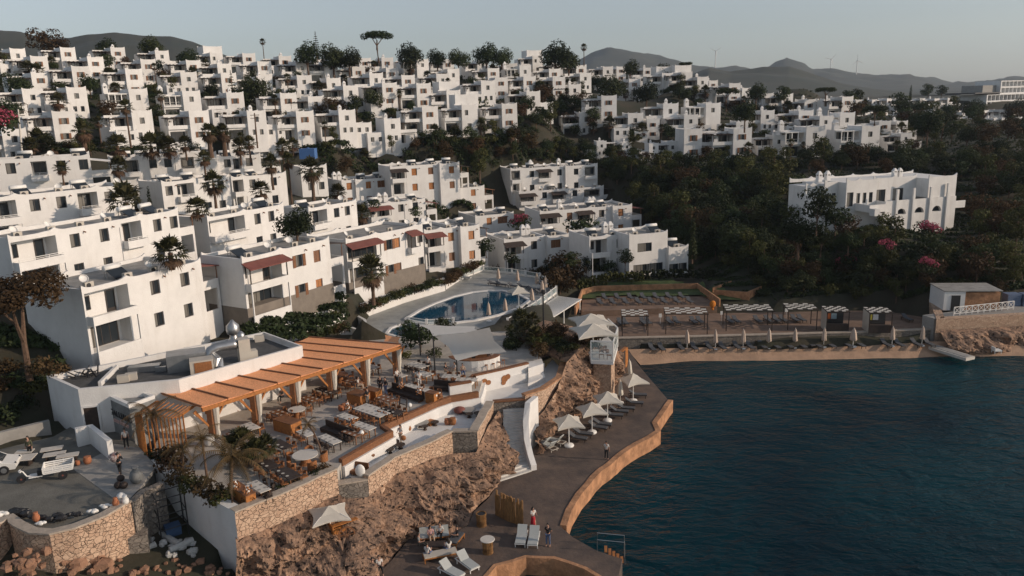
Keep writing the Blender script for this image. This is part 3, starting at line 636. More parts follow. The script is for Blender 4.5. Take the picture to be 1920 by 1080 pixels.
# outlines
PROM_OUT = [(1172,646),(1200,688),(1222,714),(1253,750),(1240,768),(1222,793),(1229,808),(1210,820),(1188,831),(1160,849),(1107,893),(1079,926),(1060,957),(1050,986),(1075,1008),(1120,1033),(1167,1048),(1155,1100),(1135,1085),(1100,1064),(1040,1044),(985,1042),(925,1059),(905,1082),(890,1115)]
CLIFF_FOOT = [(690,1115),(700,1085),(735,1050),(765,1012),(850,1000),(878,985),(888,960),(915,935),(945,893),(990,865),(1000,840),(1030,810),(1060,800),(1100,780),(1145,745),(1160,715),(1148,690),(1150,650)]
prom_xy = XY(PROM_OUT, PZ); foot_xy = XY(CLIFF_FOOT, PZ)
EDGE = XY([(640,868),(700,833),(735,814),(718,803),(818,758),(845,749),(897,740),(906,708),(985,694),(1016,676)], TF)          # edge between terrace and lounge
TERR_XY = XY([(285,850),(440,962),(632,880)], TF) + EDGE + XY([(1000,640),(960,620),(760,632),(575,650),(330,735)], TF)
LOUT = XY([(632,884),(690,897),(740,862),(800,837),(848,813),(895,812),(925,757),(985,752),(1020,740),(1052,718),(1060,690),(1040,668)], LL+.4)
_lc = XY([(800,800)], LL)[0]
LOUNGE_XY = [(x+(-.22 if x > -9 else .05), y+.3) for x, y in LOUT] + EDGE[::-1]
LAND = [(-500,20),(-60,30)] + XY([(436,1120)], 1.5) + XY([(436,985)], 4) + XY([(625,890)], TF) + EDGE[:] + XY([(1010,660),(1085,650),(1130,640)], 5.0) + XY([(1165,640),(1200,660),(1300,658),(1450,656),(1600,653),(1700,651),(1760,649),(1850,652),(1960,650)], .8) + [(160,97),(900,97),(900,1000),(-500,1000)]
PARK = XY([(-260,850),(0,842),(100,818),(150,790),(215,800),(262,838),(292,872),(262,915),(235,945),(190,972),(140,992),(100,1002),(70,1000),(45,988),(25,973),(0,982),(-60,1012),(-260,1080)], PK)
PARKCAP = XY([(-260,850),(0,836),(85,815),(85,745),(190,722),(500,660),(570,690),(335,760),(300,872),(262,915),(235,945),(190,972),(140,992),(100,1002),(70,1000),(45,988),(25,973),(0,982),(-60,1012),(-260,1080)], PK)
RUBBLE = XY([(-260,1078),(-60,1012),(0,982),(25,973),(45,988),(70,1000),(100,1002),(140,992),(190,972),(235,945),(262,915),(285,880),(440,970)], PK) + XY([(436,1110),(-260,1200)], 2.6)
DZ = 4.6
POOLCAP = XY([(640,640),(700,560),(830,520),(905,500),(960,505),(1025,525),(1048,545),(1010,565),(960,600),(860,640),(740,660)], DZ)
CAPS = [(POOLCAP, 3.9), (XY([(120,735),(150,690),(200,668),(430,620),(500,612),(560,640),(500,665),(190,730)], 8), 7.6), (XY([(440,640),(560,618),(650,590),(680,640),(640,665),(560,665)], 6), 5.8),
  (XY([(1068,600),(1085,548),(1120,542),(1310,538),(1360,574),(1350,600)], 3), 2.7), (XY([(1100,660),(1100,584),(1300,580),(1500,576),(1660,574),(1770,592),(1755,640)], 2.3), 2.0), (XY([(1735,660),(1740,628),(1990,612),(2000,668)], 1), .4), (XY([(1730,640),(1725,590),(1990,560),(1990,628)], 3.5), 3.4), (XY([(1050,560),(1090,560),(1110,600),(1110,650),(1040,612)], 3), 2.6)]
def terr2(X, Y):
    Z = terr(X, Y); ins = inpoly(X, Y, LAND)
    Z = np.where(ins, Z, -2.5)
    t = inpoly(X, Y, TERR_XY) | inpoly(X, Y, LOUNGE_XY)
    Z = np.where(t, np.minimum(Z, 3.6), Z)
    Z = np.where(inpoly(X, Y, PARKCAP), np.minimum(Z, 6.2), Z)
    Z = np.where(inpoly(X, Y, RUBBLE), np.minimum(Z, 4.4), Z)
    for P_, c_ in CAPS: Z = np.where(inpoly(X, Y, P_), np.minimum(Z, c_), Z)
    return Z
def grid_mesh(name, xs, ys, m_, f, keep=None):
    n, m = len(xs), len(ys); X, Y = np.meshgrid(xs, ys); Z = f(X, Y)
    v = np.stack([X.ravel(),Y.ravel(),Z.ravel()],1).tolist()
    fs = [(j*n+i, j*n+i+1, (j+1)*n+i+1, (j+1)*n+i) for j in range(m-1) for i in range(n-1)]
    g = MB(); g.add(v, fs); return struct(name, g, m_, True)
MT['ground'] = mat('hillside_ground', (.022,.027,.013), .95, scale=.14, col2=(.05,.04,.026), bump=.8, bscale=1.6)
MT['paving'] = mat('pale_paving', (.47,.43,.38), .85, var=.22, scale=.8, bump=.15, bscale=6)
MT['prom'] = mat('promenade_concrete', (.15,.105,.080), .85, scale=.45, col2=(.065,.05,.044), bump=.3, bscale=5, detail=8)
MT['seawall'] = mat('seawall_stone', (.52,.27,.14), .9, var=.5, scale=1.1, bump=.6, bscale=4)
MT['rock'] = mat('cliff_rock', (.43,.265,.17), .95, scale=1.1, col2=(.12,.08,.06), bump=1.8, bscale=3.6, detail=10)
def shaded_pits(m, sc=2.2, dark=(.045,.032,.026)):  # shade of the rock crevices painted into the colour, with a bump to match
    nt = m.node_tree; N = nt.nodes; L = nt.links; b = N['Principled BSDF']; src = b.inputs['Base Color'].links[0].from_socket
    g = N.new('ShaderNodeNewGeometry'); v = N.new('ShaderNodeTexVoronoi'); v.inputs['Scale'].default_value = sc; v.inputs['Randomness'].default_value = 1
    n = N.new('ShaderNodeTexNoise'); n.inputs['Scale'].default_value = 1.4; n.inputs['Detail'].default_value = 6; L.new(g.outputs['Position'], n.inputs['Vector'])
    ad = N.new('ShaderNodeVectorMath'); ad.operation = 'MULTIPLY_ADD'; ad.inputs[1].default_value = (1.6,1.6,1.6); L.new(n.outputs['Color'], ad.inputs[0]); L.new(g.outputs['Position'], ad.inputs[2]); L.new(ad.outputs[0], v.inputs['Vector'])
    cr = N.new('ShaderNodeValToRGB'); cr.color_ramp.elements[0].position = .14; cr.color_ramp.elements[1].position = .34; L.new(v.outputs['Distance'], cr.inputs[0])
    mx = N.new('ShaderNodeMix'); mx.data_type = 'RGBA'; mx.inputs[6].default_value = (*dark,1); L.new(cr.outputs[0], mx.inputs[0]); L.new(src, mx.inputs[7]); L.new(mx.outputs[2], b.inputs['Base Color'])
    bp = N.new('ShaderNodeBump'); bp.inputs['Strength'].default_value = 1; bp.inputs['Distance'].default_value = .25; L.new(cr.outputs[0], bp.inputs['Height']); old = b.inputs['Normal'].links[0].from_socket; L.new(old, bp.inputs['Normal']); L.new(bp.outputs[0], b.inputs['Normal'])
shaded_pits(MT['rock'])
MT['sand'] = mat('beach_sand', (.46,.30,.20), .95, var=.25, scale=.9, bump=.7, bscale=5)
MT['asphalt'] = mat('parking_ground', (.17,.165,.145), .95, var=.3, scale=.6, bump=.3, bscale=7)
def axis(a, b, fine0, fine1, df, dc):
    r = [a]
    while r[-1] < b: r.append(r[-1] + (df if fine0 <= r[-1] <= fine1 else dc))
    return np.array(r)
grid_mesh('hillside', axis(-480, 800, -70, 130, 1.6, 7), axis(25, 930, 30, 160, 1.6, 6), MT['ground'], terr2)
# sea
m = bpy.data.materials.new('sea_water'); m.use_nodes = True; nt = m.node_tree; N = nt.nodes; Lk = nt.links; b = N['Principled BSDF']
b.inputs['Base Color'].default_value = (.0005,.021,.033,1); b.inputs['Specular IOR Level'].default_value = .12; b.inputs['Roughness'].default_value = .1; b.inputs['IOR'].default_value = 1.33
gp = N.new('ShaderNodeNewGeometry'); acc = None
for sc, st, mp in ((.22,.9,(1,1.7,1)),(.75,.8,(1,2.0,1)),(2.4,.5,(1,1.6,1))):
    mpn = N.new('ShaderNodeMapping'); mpn.inputs['Scale'].default_value = mp; mpn.inputs['Rotation'].default_value = (0,0,.5); Lk.new(gp.outputs['Position'], mpn.inputs[0])
    n = N.new('ShaderNodeTexNoise'); n.inputs['Scale'].default_value = sc; n.inputs['Detail'].default_value = 4; n.inputs['Distortion'].default_value = .6; Lk.new(mpn.outputs[0], n.inputs['Vector'])
    bp = N.new('ShaderNodeBump'); bp.inputs['Strength'].default_value = st; bp.inputs['Distance'].default_value = .28/sc**.6*.75
    Lk.new(n.outputs['Fac'], bp.inputs['Height'])
    if acc: Lk.new(acc.outputs[0], bp.inputs['Normal'])
    acc = bp
Lk.new(acc.outputs[0], b.inputs['Normal']); MT['sea'] = m
n = N.new('ShaderNodeTexNoise'); n.inputs['Scale'].default_value = .035; n.inputs['Detail'].default_value = 5; n.inputs['Distortion'].default_value = 1.2; Lk.new(gp.outputs['Position'], n.inputs['Vector'])
cr = N.new('ShaderNodeValToRGB'); cr.color_ramp.elements[0].position = .38; cr.color_ramp.elements[1].position = .66; cr.color_ramp.elements[0].color = (.0005,.014,.023,1); cr.color_ramp.elements[1].color = (.001,.036,.048,1); Lk.new(n.outputs['Fac'], cr.inputs[0]); Lk.new(cr.outputs[0], b.inputs['Base Color'])
g = MB(); g.quad((-700,-300,0),(1500,-300,0),(1500,1500,0),(-700,1500,0)); struct('sea', g, MT['sea'])
# promenade, with its stone edge
g = MB(); g.prism(prom_xy + foot_xy, -2.2, PZ); struct('promenade', g, MT['prom'])
def strip(mb, line, w, z0, z1, side=1):
    """wall of width w along a polyline of (x,y); side=+1 grows to the left of the direction"""
    n = len(line); L = [Vector((p[0],p[1],0)) for p in line]; O = []
    for i in range(n):
        t = (L[min(i+1,n-1)]-L[max(i-1,0)]).normalized(); O.append(L[i] + Vector((-t.y,t.x,0))*w*side)
    f0 = z0 if callable(z0) else (lambda i: z0); f1 = z1 if callable(z1) else (lambda i: z1)
    for i in range(n-1):
        a,b_,c,d = L[i],L[i+1],O[i+1],O[i]
        vs = [(a.x,a.y,f0(i)),(b_.x,b_.y,f0(i+1)),(c.x,c.y,f0(i+1)),(d.x,d.y,f0(i)),(a.x,a.y,f1(i)),(b_.x,b_.y,f1(i+1)),(c.x,c.y,f1(i+1)),(d.x,d.y,f1(i))]
        fs = [(4,5,6,7),(0,1,5,4),(2,3,7,6)]
        if i == 0: fs.append((3,0,4,7))
        if i == n-2: fs.append((1,2,6,5))
        mb.add(vs, fs)
    return mb
def dense(line, step=1.0, jit=0.):
    out = []
    for a, b_ in zip(line, line[1:]):
        a, b_ = Vector(a), Vector(b_); k = max(1, int((b_-a).length/step))
        for i in range(k): out.append(tuple(a.lerp(b_, i/k) + (Vector([rnd.uniform(-jit,jit) for _ in a]) if i and jit else Vector([0]*len(a)))))
    out.append(tuple(line[-1])); return out
g = MB(); strip(g, dense(prom_xy[3:14], 1.2, .06), -.5, -2.3, PZ+.07, -1)
tag(g.build('sea_wall', MT['seawall']), 'low orange lit stone sea wall edging the promenade', 'sea wall')
g = MB(); lg = prom_xy[7:13]; strip(g, dense([(x+.5, y-.1) for x, y in lg], 1.4, .12), .75, -2.3, .45, -1)
tag(g.build('stone_ledge', MT['seawall']), 'long low stone ledge at the waterline below the sea wall', 'ledge')
g = MB(); strip(g, dense(prom_xy[17:], 1.0, .05), -.3, -2.3, PZ+.05, -1)
tag(g.build('inlet_wall', MT['seawall']), 'curved orange stone edge around the small water inlet', 'sea wall')
# beach
g = MB(); back = XY([(1176,655),(1300,652),(1450,648),(1600,644),(1750,640),(1850,640),(1960,634)], 1.25); mid = XY([(1200,684),(1300,677),(1450,676),(1600,673),(1700,671),(1780,668),(1960,668)], 0.0)
bk = dense(back, 2); n = 40
def along(line, t):
    d = [0]
    for a, b_ in zip(line, line[1:]): d.append(d[-1] + math.dist(a, b_))
    s = t*d[-1]
    for i in range(len(line)-1):
        if s <= d[i+1] or i == len(line)-2:
            k = (s-d[i])/max(1e-6, d[i+1]-d[i]); return tuple(line[i][j]+(line[i+1][j]-line[i][j])*k for j in range(len(line[0])))
vs = []; fs = []; R_ = 9
for i in range(n*2+1):
    a, c = along(back, i/(2*n)), along(mid, i/(2*n))
    for j in range(R_+1):
        t = j/(R_-3); x, y = a[0]+(c[0]-a[0])*t, a[1]+(c[1]-a[1])*t
        vs.append((x, y, 1.25*(1-t) + (.09*mnoise.noise(Vector((x*.35,y*.35,0))) if 0 < j else 0) + (.06*math.sin(i*.5) if j == R_-3 else 0)))
for i in range(2*n):
    for j in range(R_): q = i*(R_+1)+j; fs.append((q, q+1, q+R_+2, q+R_+1))
g.add(vs, fs); struct('beach', g, MT['sand'], True)
# ------------------------------------------------ cliffs
def rock_sheet(name, label, tops, foots, nu=110, nv=34, bulge=.8, amp=.55, seed=0, cat='cliff', lumps=1.0, mt='rock'):
    """tops/foots: lists of world points; a rough rock face between them"""
    vs = []; fs = []
    c = Vector((0,0,0))
    for i in range(nu+1):
        u = i/nu; T = Vector(along(tops, u)); B = Vector(along(foots, u)); T2 = Vector(along(tops, min(1,u+.02))); T1 = Vector(along(tops, max(0,u-.02)))
        tg = (Vector(along(foots, min(1,u+.02)))-Vector(along(foots, max(0,u-.02))) + T2-T1).normalized(); out = tg.cross(Vector((0,0,1))); 
        for j in range(nv+1):
            v = j/nv; p = T.lerp(B, v)
            k = math.sin(math.pi*min(1, v*1.05)); e = min(1, v*6)*min(1,(1-v)*8+.15)
            q = p + Vector((seed,0,0))
            d = mnoise.fractal(q*.34, .9, 2.1, 3)*1.5*lumps + mnoise.ridged_multi_fractal(q*.55, .9, 2.2, 4, 1.0, 2.0)*.55*lumps - .55 + mnoise.fractal(q*1.7, .8, 2.1, 4)*.4 + (mnoise.ridged_multi_fractal(q*2.3, .8, 2.1, 3, 1.0, 2.0)-1.0)*.16
            p = p + out*(bulge*k + amp*d*e) + Vector((0,0,1))*(amp*.35*mnoise.noise(q*.9)*e)
            vs.append(p)
    for i in range(nu):
        for j in range(nv): q = i*(nv+1)+j; fs.append((q, q+1, q+nv+2, q+nv+1))
    g = MB(); g.add(vs, fs); o = g.build(name, MT[mt], None, False); return tag(o, label, cat)
def WP(l): return [tuple(W(x,y,z)) for x,y,z in l]
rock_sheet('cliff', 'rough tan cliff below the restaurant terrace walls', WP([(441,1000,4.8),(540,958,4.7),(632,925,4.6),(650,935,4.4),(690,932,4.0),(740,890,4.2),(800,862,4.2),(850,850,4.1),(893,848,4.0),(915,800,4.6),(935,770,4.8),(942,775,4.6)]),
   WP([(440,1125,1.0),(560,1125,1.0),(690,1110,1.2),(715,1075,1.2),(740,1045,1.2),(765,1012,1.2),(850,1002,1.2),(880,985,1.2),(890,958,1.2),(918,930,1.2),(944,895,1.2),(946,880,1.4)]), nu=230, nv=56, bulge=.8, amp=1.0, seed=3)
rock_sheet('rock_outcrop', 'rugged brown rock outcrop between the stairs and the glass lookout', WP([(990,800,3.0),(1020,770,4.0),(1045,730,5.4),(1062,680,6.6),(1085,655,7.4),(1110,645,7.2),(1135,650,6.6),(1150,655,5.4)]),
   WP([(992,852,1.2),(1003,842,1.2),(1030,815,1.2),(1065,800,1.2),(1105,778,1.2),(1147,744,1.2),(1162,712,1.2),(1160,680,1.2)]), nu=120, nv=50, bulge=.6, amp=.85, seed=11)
rock_sheet('rock_mound', 'bushy rock mound behind the curved white seat wall', WP([(1000,655,6.2),(985,620,6.8),(1020,600,7.0),(1075,612,6.8),(1120,632,6.4)]),
   WP([(1008,672,5.4),(1030,668,5.6),(1062,680,6.5),(1085,655,7.3),(1120,640,7.1)]), nu=50, nv=16, bulge=.2, amp=.4, seed=23)

g = MB(); g.prism(PARK, 2.0, PK-.02); struct('parking_ground', g, MT['asphalt'])
wk = XY([(135,878),(232,948),(262,915),(292,874),(262,840),(215,832),(190,850)], PK)
g = MB(); g.prism(wk, PK-.3, PK+.0); struct('entrance_path', g, MT['paving2'] if 'paving2' in MT else MT['grey'])
pw = XY([(-60,1012),(0,982),(25,973),(45,988),(70,1000),(100,1002),(140,992),(190,972),(235,945)], PK)
# ---------------------------------------------------------------- restaurant terraces
g = MB(); g.prism(TERR_XY, 2.5, TF); struct('terrace', g, MT['paving'])
g = MB(); g.prism(LOUNGE_XY, 2.0, LL); struct('lounge_floor', g, MT['white'])
def wall_thing(name, label, cat, line, w, z0, z1, m, side=1, step=1.0, jit=0., cap=None, capm='cap', capw=.08, caph=.12):
    ln = dense(line, step, jit)
    root = thing(name, label, cat, (0,0,0)); g = MB(); strip(g, ln, w, z0, z1, side); g.build('wall', MT[m], root)
    if cap:
        c = MB(); z = (lambda i: z1(i)) if callable(z1) else (lambda i: z1)
        ln2 = []
        n = len(ln)
        for i in range(n):
            a, b_ = Vector(ln[max(i-1,0)]), Vector(ln[min(i+1,n-1)]); t = (b_-a).normalized(); nn = Vector((-t.y, t.x))*side
            ln2.append(tuple(Vector(ln[i]) - nn*capw))
        strip(c, ln2, w+2*capw, lambda i: z(i)+.002, lambda i: z(i)+caph, side); c.build('coping', MT[capm], root)
    return root
lx = LOUT
WL = XY([(272,868),(440,962)], TF+.3)
wall_thing('retaining_wall', 'tall smooth white wall closing the left end of the dining terrace', 'wall', WL, .7, 1.0, TF+.25, 'white', 1, 3, 0, True, 'white', .0)
WF = XY([(440,962),(540,922),(632,880)], TF+.3)
wall_thing('stone_wall', 'rough stone wall under the front edge of the dining terrace', 'wall', WF, .55, 1.0, TF+.3, 'stone', 1, .8, .05, True)
nz = Vector(WF[-1]); nz2 = Vector(LOUT[1])
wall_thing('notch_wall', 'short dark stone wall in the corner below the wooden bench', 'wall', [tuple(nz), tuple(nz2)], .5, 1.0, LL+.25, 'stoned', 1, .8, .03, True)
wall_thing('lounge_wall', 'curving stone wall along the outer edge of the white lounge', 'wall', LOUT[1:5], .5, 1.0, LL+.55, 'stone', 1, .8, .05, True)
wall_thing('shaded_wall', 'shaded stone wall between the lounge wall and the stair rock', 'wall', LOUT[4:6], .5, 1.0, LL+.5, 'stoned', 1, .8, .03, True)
wall_thing('stair_top_wall', 'stone wall rising to a point left of the white stairs', 'wall', LOUT[5:7], .6, 1.0, LL+.55, 'stone', 1, .8, .05, True)
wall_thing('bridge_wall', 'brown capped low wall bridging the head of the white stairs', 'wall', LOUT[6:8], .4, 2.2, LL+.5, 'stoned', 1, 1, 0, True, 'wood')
wall_thing('bowl_wall', 'tall curved stone wall right of the white stairs, orange coping', 'wall', dense(LOUT[7:11], 1.0), .45, .8, LL+.9, 'stone', 1, .8, .04, True, 'seawall')
# fascia between the two levels
root = thing('terrace_fascia', 'brown timber fascia over a white wall between dining terrace and lounge', 'fascia', (0,0,0))
g = MB(); strip(g, dense(EDGE, 1), -.3, LL-.1, TF-.25, 1); g.build('wall', MT['white'], root)
g = MB(); strip(g, dense(EDGE[:7], .6, .01), -.12, TF-.25, TF+.28, 1); strip(g, dense([tuple(Vector(p)) for p in EDGE[:7]], .6), .25, TF+.01, TF+.3, 1); g.build('fascia', MT['wood'], root)
# curved white wall with baskets, seats
cw = XY([(880,750),(893,738),(915,733),(945,726),(992,714)], LL)
wall_thing('curved_wall', 'curved white wall carrying round wicker plates, brown timber top', 'wall', dense(cw, .6), .35, LL-.1, TF+.55, 'white', 1, .6, 0, True, 'wood', .06, .14)
cw2 = XY([(844,742),(885,735)], TF)
wall_thing('low_white_wall', 'low white wall with a brown timber top beside the bar tables', 'wall', cw2, .35, TF-.2, TF+.9, 'white', 1, 1, 0, True, 'wood', .06, .14)
seat = XY([(990,720),(1022,708),(1016,690),(992,696)], LL+.5)
g = MB(); g.prism(seat, LL+.002, LL+.55); g.prism([tuple(Vector(p)*.55 + Vector(q)*.45) for p, q in zip(seat, (seat[3],seat[2],seat[2],seat[3]))], LL+.551, LL+1.5)
tag(g.build('built_in_seat', MT['white']), 'stepped white masonry seat against the curved stone wall', 'seat')
for i, (x, y, r) in enumerate(((908,716,.33),(916,717,.24),(946,710,.36),(944,717,.25),(952,706,.27))):
    p = W(x, y, TF+.35) if False else None
    d = ray(x, y); A, B = Vector((*cw[2],0)), Vector((*cw[3],0)); nn = Vector((-(B-A).y, (B-A).x, 0)).normalized()
    t = ((A-CAM).dot(nn))/d.dot(nn); q = CAM + d*t - nn*.06*(1 if nn.y>0 else -1)
    m = MB(); T = Matrix.Translation(q) @ (nn.to_track_quat('Z','Y').to_matrix().to_4x4()); m.lathe([(r*.3,.03),(r,.0),(r,.04),(r*.3,.07)], 16, T=T)
    tag(m.build('wall_basket', MT['wicker']), ('large','small','largest','smallest','upper right')[i] + ' round wicker plate hung on the curved white wall', 'basket', 'wicker plates on the curved wall')
# stairs
s0, s1 = W(945,886,PZ), W(990,874,PZ); e0, e1 = W(943,765,LL-.2), W(985,765,LL-.2)
g = MB(); NS = 20
for i in range(NS):
    a, b_ = s0.lerp(e0, i/NS), s1.lerp(e1, i/NS); c, d = s0.lerp(e0, (i+1)/NS), s1.lerp(e1, (i+1)/NS); z = PZ + (LL-.2-PZ)*(i+1)/NS
    vs = [(a.x,a.y,.5),(b_.x,b_.y,.5),(d.x,d.y,.5),(c.x,c.y,.5),(a.x,a.y,z),(b_.x,b_.y,z),(d.x,d.y,z),(c.x,c.y,z)]
    g.add(vs, [(4,5,6,7),(0,1,5,4),(1,2,6,5),(3,0,4,7)])
fl = [(938,902),(996,883),(992,874),(943,888)]
for k in range(3):
    o = k*.0; pts = XY([(938+k*2,903-k*5),(997-k*2,884-k*4),(990,872),(944,886)], PZ); g.prism(pts, PZ-.1, PZ+.14*(k+1)-.02)
MT['step'] = mat('worn_white_steps', (.70,.68,.64), .9, var=.25, scale=1.2)
tag(g.build('staircase', MT['step']), 'straight white staircase climbing from the promenade to the lounge', 'stairs')
swl = [ (W(996,883,PZ)), (W(990,868,PZ+.4)), (W(983,842,PZ+1.2)), (W(981,810,PZ+2.2)), (W(985,780,LL-.6)), (W(1000,760,LL-.2))]
ln = [(p.x, p.y) for p in swl]; zz = [PZ+.5, PZ+1.1, PZ+2.1, PZ+3.2, LL+.7, LL+.75]
g = MB(); strip(g, ln, .5, .8, lambda i: zz[i], -1); tag(g.build('stair_wall', MT['white']), 'curved white parapet flanking the right side of the stairs', 'wall')
# ---------------------------------------------------------------- restaurant building
RZ = 10.5
rp = XY([(87,704),(146,730),(335,712),(567,648),(495,622),(190,684)], RZ)
rest = thing('restaurant_building', 'low white flat roofed restaurant building behind the orange pergola', 'restaurant', (0,0,0))
g = MB(); g.prism(rp, 4.0, RZ-.55); 
strip(g, dense(rp + [rp[0]], 50), .3, RZ-.549, RZ, 1 if sum(rp[i][0]*rp[(i+1)%6][1]-rp[(i+1)%6][0]*rp[i][1] for i in range(6)) > 0 else -1)
dv = XY([(190,720),(222,688)], RZ-.3); strip(g, dv, .25, RZ-.55, RZ-.1, 1)
g.build('wall', MT['white'], rest)
g = MB(); c = Vector((sum(p[0] for p in rp)/6, sum(p[1] for p in rp)/6)); g.prism([tuple(c+(Vector(p)-c)*.97) for p in rp], RZ-.54, RZ-.5); g.build('roof', MT['roofd'], rest)
P1, P2, P3 = Vector((*rp[0],0)), Vector((*rp[1],0)), Vector((*rp[2],0)); dd = (P3-P2).normalized(); nn = Vector((dd.y,-dd.x,0))
g = MB(); s0_, s1_ = solve_s(Vector((P2.x,P2.y,7)), dd, 163), solve_s(Vector((P2.x,P2.y,7)), dd, 189)
def facebox(mb, P, dd, nn, s0, s1, z0, z1, o0, o1):
    a, b_ = P+dd*s0, P+dd*s1
    v = []
    for z in (z0, z1):
        for q in (a+nn*o1, b_+nn*o1, b_+nn*o0, a+nn*o0): v.append((q.x,q.y,z))
    mb.add(v, [(0,3,2,1),(4,5,6,7),(0,1,5,4),(1,2,6,5),(2,3,7,6),(3,0,4,7)])
facebox(g, P2, dd, nn, s0_, s1_, PK+.02, PK+2.3, .003, .07); dr = g.build('door', MT['darkwood'], rest)
g = MB(); facebox(g, P2, dd, nn, s0_-.15, s0_-.003, PK, PK+2.45, .003, .12); facebox(g, P2, dd, nn, s1_+.003, s1_+.15, PK, PK+2.45, .003, .12); facebox(g, P2, dd, nn, s0_, s1_, PK+2.303, PK+2.45, .003, .12); g.build('frame', MT['white'], dr)
# sign block
sp = XY([(197,740),(241,760),(290,742),(246,724)], 9.6)
sb = thing('sign_block', 'grey concrete entrance block with black letters beside the restaurant door', 'entrance block', (0,0,0))
MT['cement'] = mat('mottled_cement', (.24,.25,.25), .9, var=.45, scale=.9, bump=.2, bscale=5)
g = MB(); g.prism(sp, 5.0, 9.35); g.build('wall', MT['cement'], sb)
g = MB(); sp2 = [tuple(p) for p in sp]; strip(g, sp2+[sp2[0]],   .35, 9.351, 9.65, 1 if sum(sp[i][0]*sp[(i+1)%4][1]-sp[(i+1)%4][0]*sp[i][1] for i in range(4)) > 0 else -1); g.build('coping', MT['white'], sb)
A, B = Vector((*sp[0],0)), Vector((*sp[1],0)); t = (B-A).normalized(); nn2 = Vector((t.y,-t.x,0)); 
if nn2.y > 0: nn2 = -nn2
def lettering(txt, s, z, size, m, shear=0):
    cu = bpy.data.curves.new('lettering', 'FONT'); cu.body = txt; cu.size = size; cu.extrude = .03; cu.shear = shear; cu.space_character = 1.12 if not shear else .95
    cu.materials.append(MT[m]); t0 = bpy.data.objects.new('tmp', cu); COL.objects.link(t0); me = bpy.data.meshes.new_from_object(t0.evaluated_get(bpy.context.evaluated_depsgraph_get())); bpy.data.objects.remove(t0); o = mkobj('lettering', me, sb)
    X = t; Z = Vector((0,0,1)); Y = nn2
    p = A + t*s + nn2*.04; mt = Matrix(((X.x,Z.x,Y.x,p.x),(X.y,Z.y,Y.y,p.y),(0,1,0,z),(0,0,0,1))); o.matrix_local = mt
L_ = (B-A).length
lettering('GALLIANO', L_*.14, 8.1, .58*L_/3.3, 'dark'); 
MT['signpink'] = mat('pale_pink_sign', (.62,.42,.38), .5)
lettering('casa franco', L_*.24, 7.55, .50*L_/3.3, 'signpink', .25)
# rooftop plant
def roofbox(name, label, cat, px, py, z, sx, sy, sz, m, rot=0, extra=None):
    p = W(px, py, z); r = thing(name, label, cat, p, R(rot)); g = MB(); g.box(-sx/2,sx/2,-sy/2,sy/2,0,sz); g.build('casing', MT[m], r)
    if extra: extra(r)
    return r
def acx(r, w=.8, d=.35, h=.55):
    f = MB(); T = Matrix.Translation((0,-d/2-.01,h/2)) @ Matrix.Rotation(R(90),4,'X'); f.lathe([(.20,0),(.20,.02),(.04,.02)], 14, T=T); f.build('fan', MT['dark'], r)
RZF = RZ-.5
def plant(r):
    g = MB(); g.box(-1.29,-.1,-1.06,-1.02,.2,1.3); g.build('grille', MT['wicker'], r)
r = roofbox('ventilation_unit', 'bulky grey ventilation unit on the restaurant roof', 'vent unit', 352, 690, RZF, 3.2, 1.9, 1.5, 'metal', 22)
g = MB(); g.tube([(1.5,-.5,.9),(2.1,-.7,.9),(2.5,-1.3,.6),(2.5,-1.6,.1)], .5, 10); g.build('duct', MT['metal'], r)
r = roofbox('chiller_unit', 'beige chiller box with a brown grille on the restaurant roof', 'chiller', 380, 698, RZF, 1.9, 1.3, 1.25, 'beige', 22); g = MB(); g.box(-.6,.8,-.69,-.655,.2,1.1); g.build('grille', MT['wicker'], r)
r = roofbox('square_duct', 'long pale square duct lying on the restaurant roof', 'duct', 272, 695, RZF, 2.6, .9, .5, 'metal', 12); g = MB(); g.box(1.0,1.9,-.75,-.46,0,.42); g.build('elbow', MT['metal'], r)
r = thing('steel_vent', 'tall shiny steel vent with a conical cowl behind the ducts', 'vent', W(440,648,RZF)); g = MB(); g.lathe([(.75,0),(.7,.25),(.35,.9),(.35,1.2)], 18); g.build('base', MT['metal'], r, True); g = MB(); g.lathe([(.55,1.21),(.62,1.5),(.6,2.0),(.2,2.4),(.12,2.55)], 18); g.build('cowl', MT['metal'], r, True)
r = thing('steel_vent', 'shorter steel vent with a conical cowl right of the tall one', 'vent', W(454,653,RZF)); g = MB(); g.lathe([(.5,0),(.45,.2),(.22,.6),(.22,.9)], 16); g.build('base', MT['metal'], r, True); g = MB(); g.lathe([(.34,.91),(.38,1.1),(.36,1.4),(.1,1.7)], 16); g.build('cowl', MT['metal'], r, True)
r = thing('curved_duct', 'large arched pale duct with square legs on the roof', 'duct', W(440,680,RZF), R(30)); g = MB(); g.tube([(-2.2,0,.1),(-2.2,0,1.0),(-1.9,0,1.5),(-1.3,0,1.7),(0,0,1.7),(.4,0,1.7)], .42, 10); g.build('duct', MT['metal'], r, True); g = MB(); g.box(.41,1.4,-.5,.5,0,2.1); g.box(1.401,2.0,-.4,.4,0,.9); g.build('casing', MT['beige'], r)
for i, (x, y) in enumerate(((232,716),(247,712),(487,640))):
    o = roofbox('roof_box', ('small white unit by the roof divider','white box at the roof edge above the sign','white unit at the far corner of the restaurant roof')[i], 'roof unit', x, y, RZF, .9, .5, .6, 'beige', 20, acx)
g = MB(); p = W(165,706,RZF); 
for i in range(26): 
    a = rnd.uniform(0,6.3); rr = rnd.uniform(0,1.3); g.bar((rr*math.cos(a),rr*math.sin(a)*.7,.05+rnd.random()*.3),(rr*math.cos(a)+rnd.uniform(-.8,.8),rr*math.sin(a)*.7+rnd.uniform(-.5,.5),.1+rnd.random()*.7), .12, .05)
tag(g.build('scrap_pile', MT['dark'], None, loc=p), 'dark heap of scrap piled in the front left roof well', 'scrap heap')
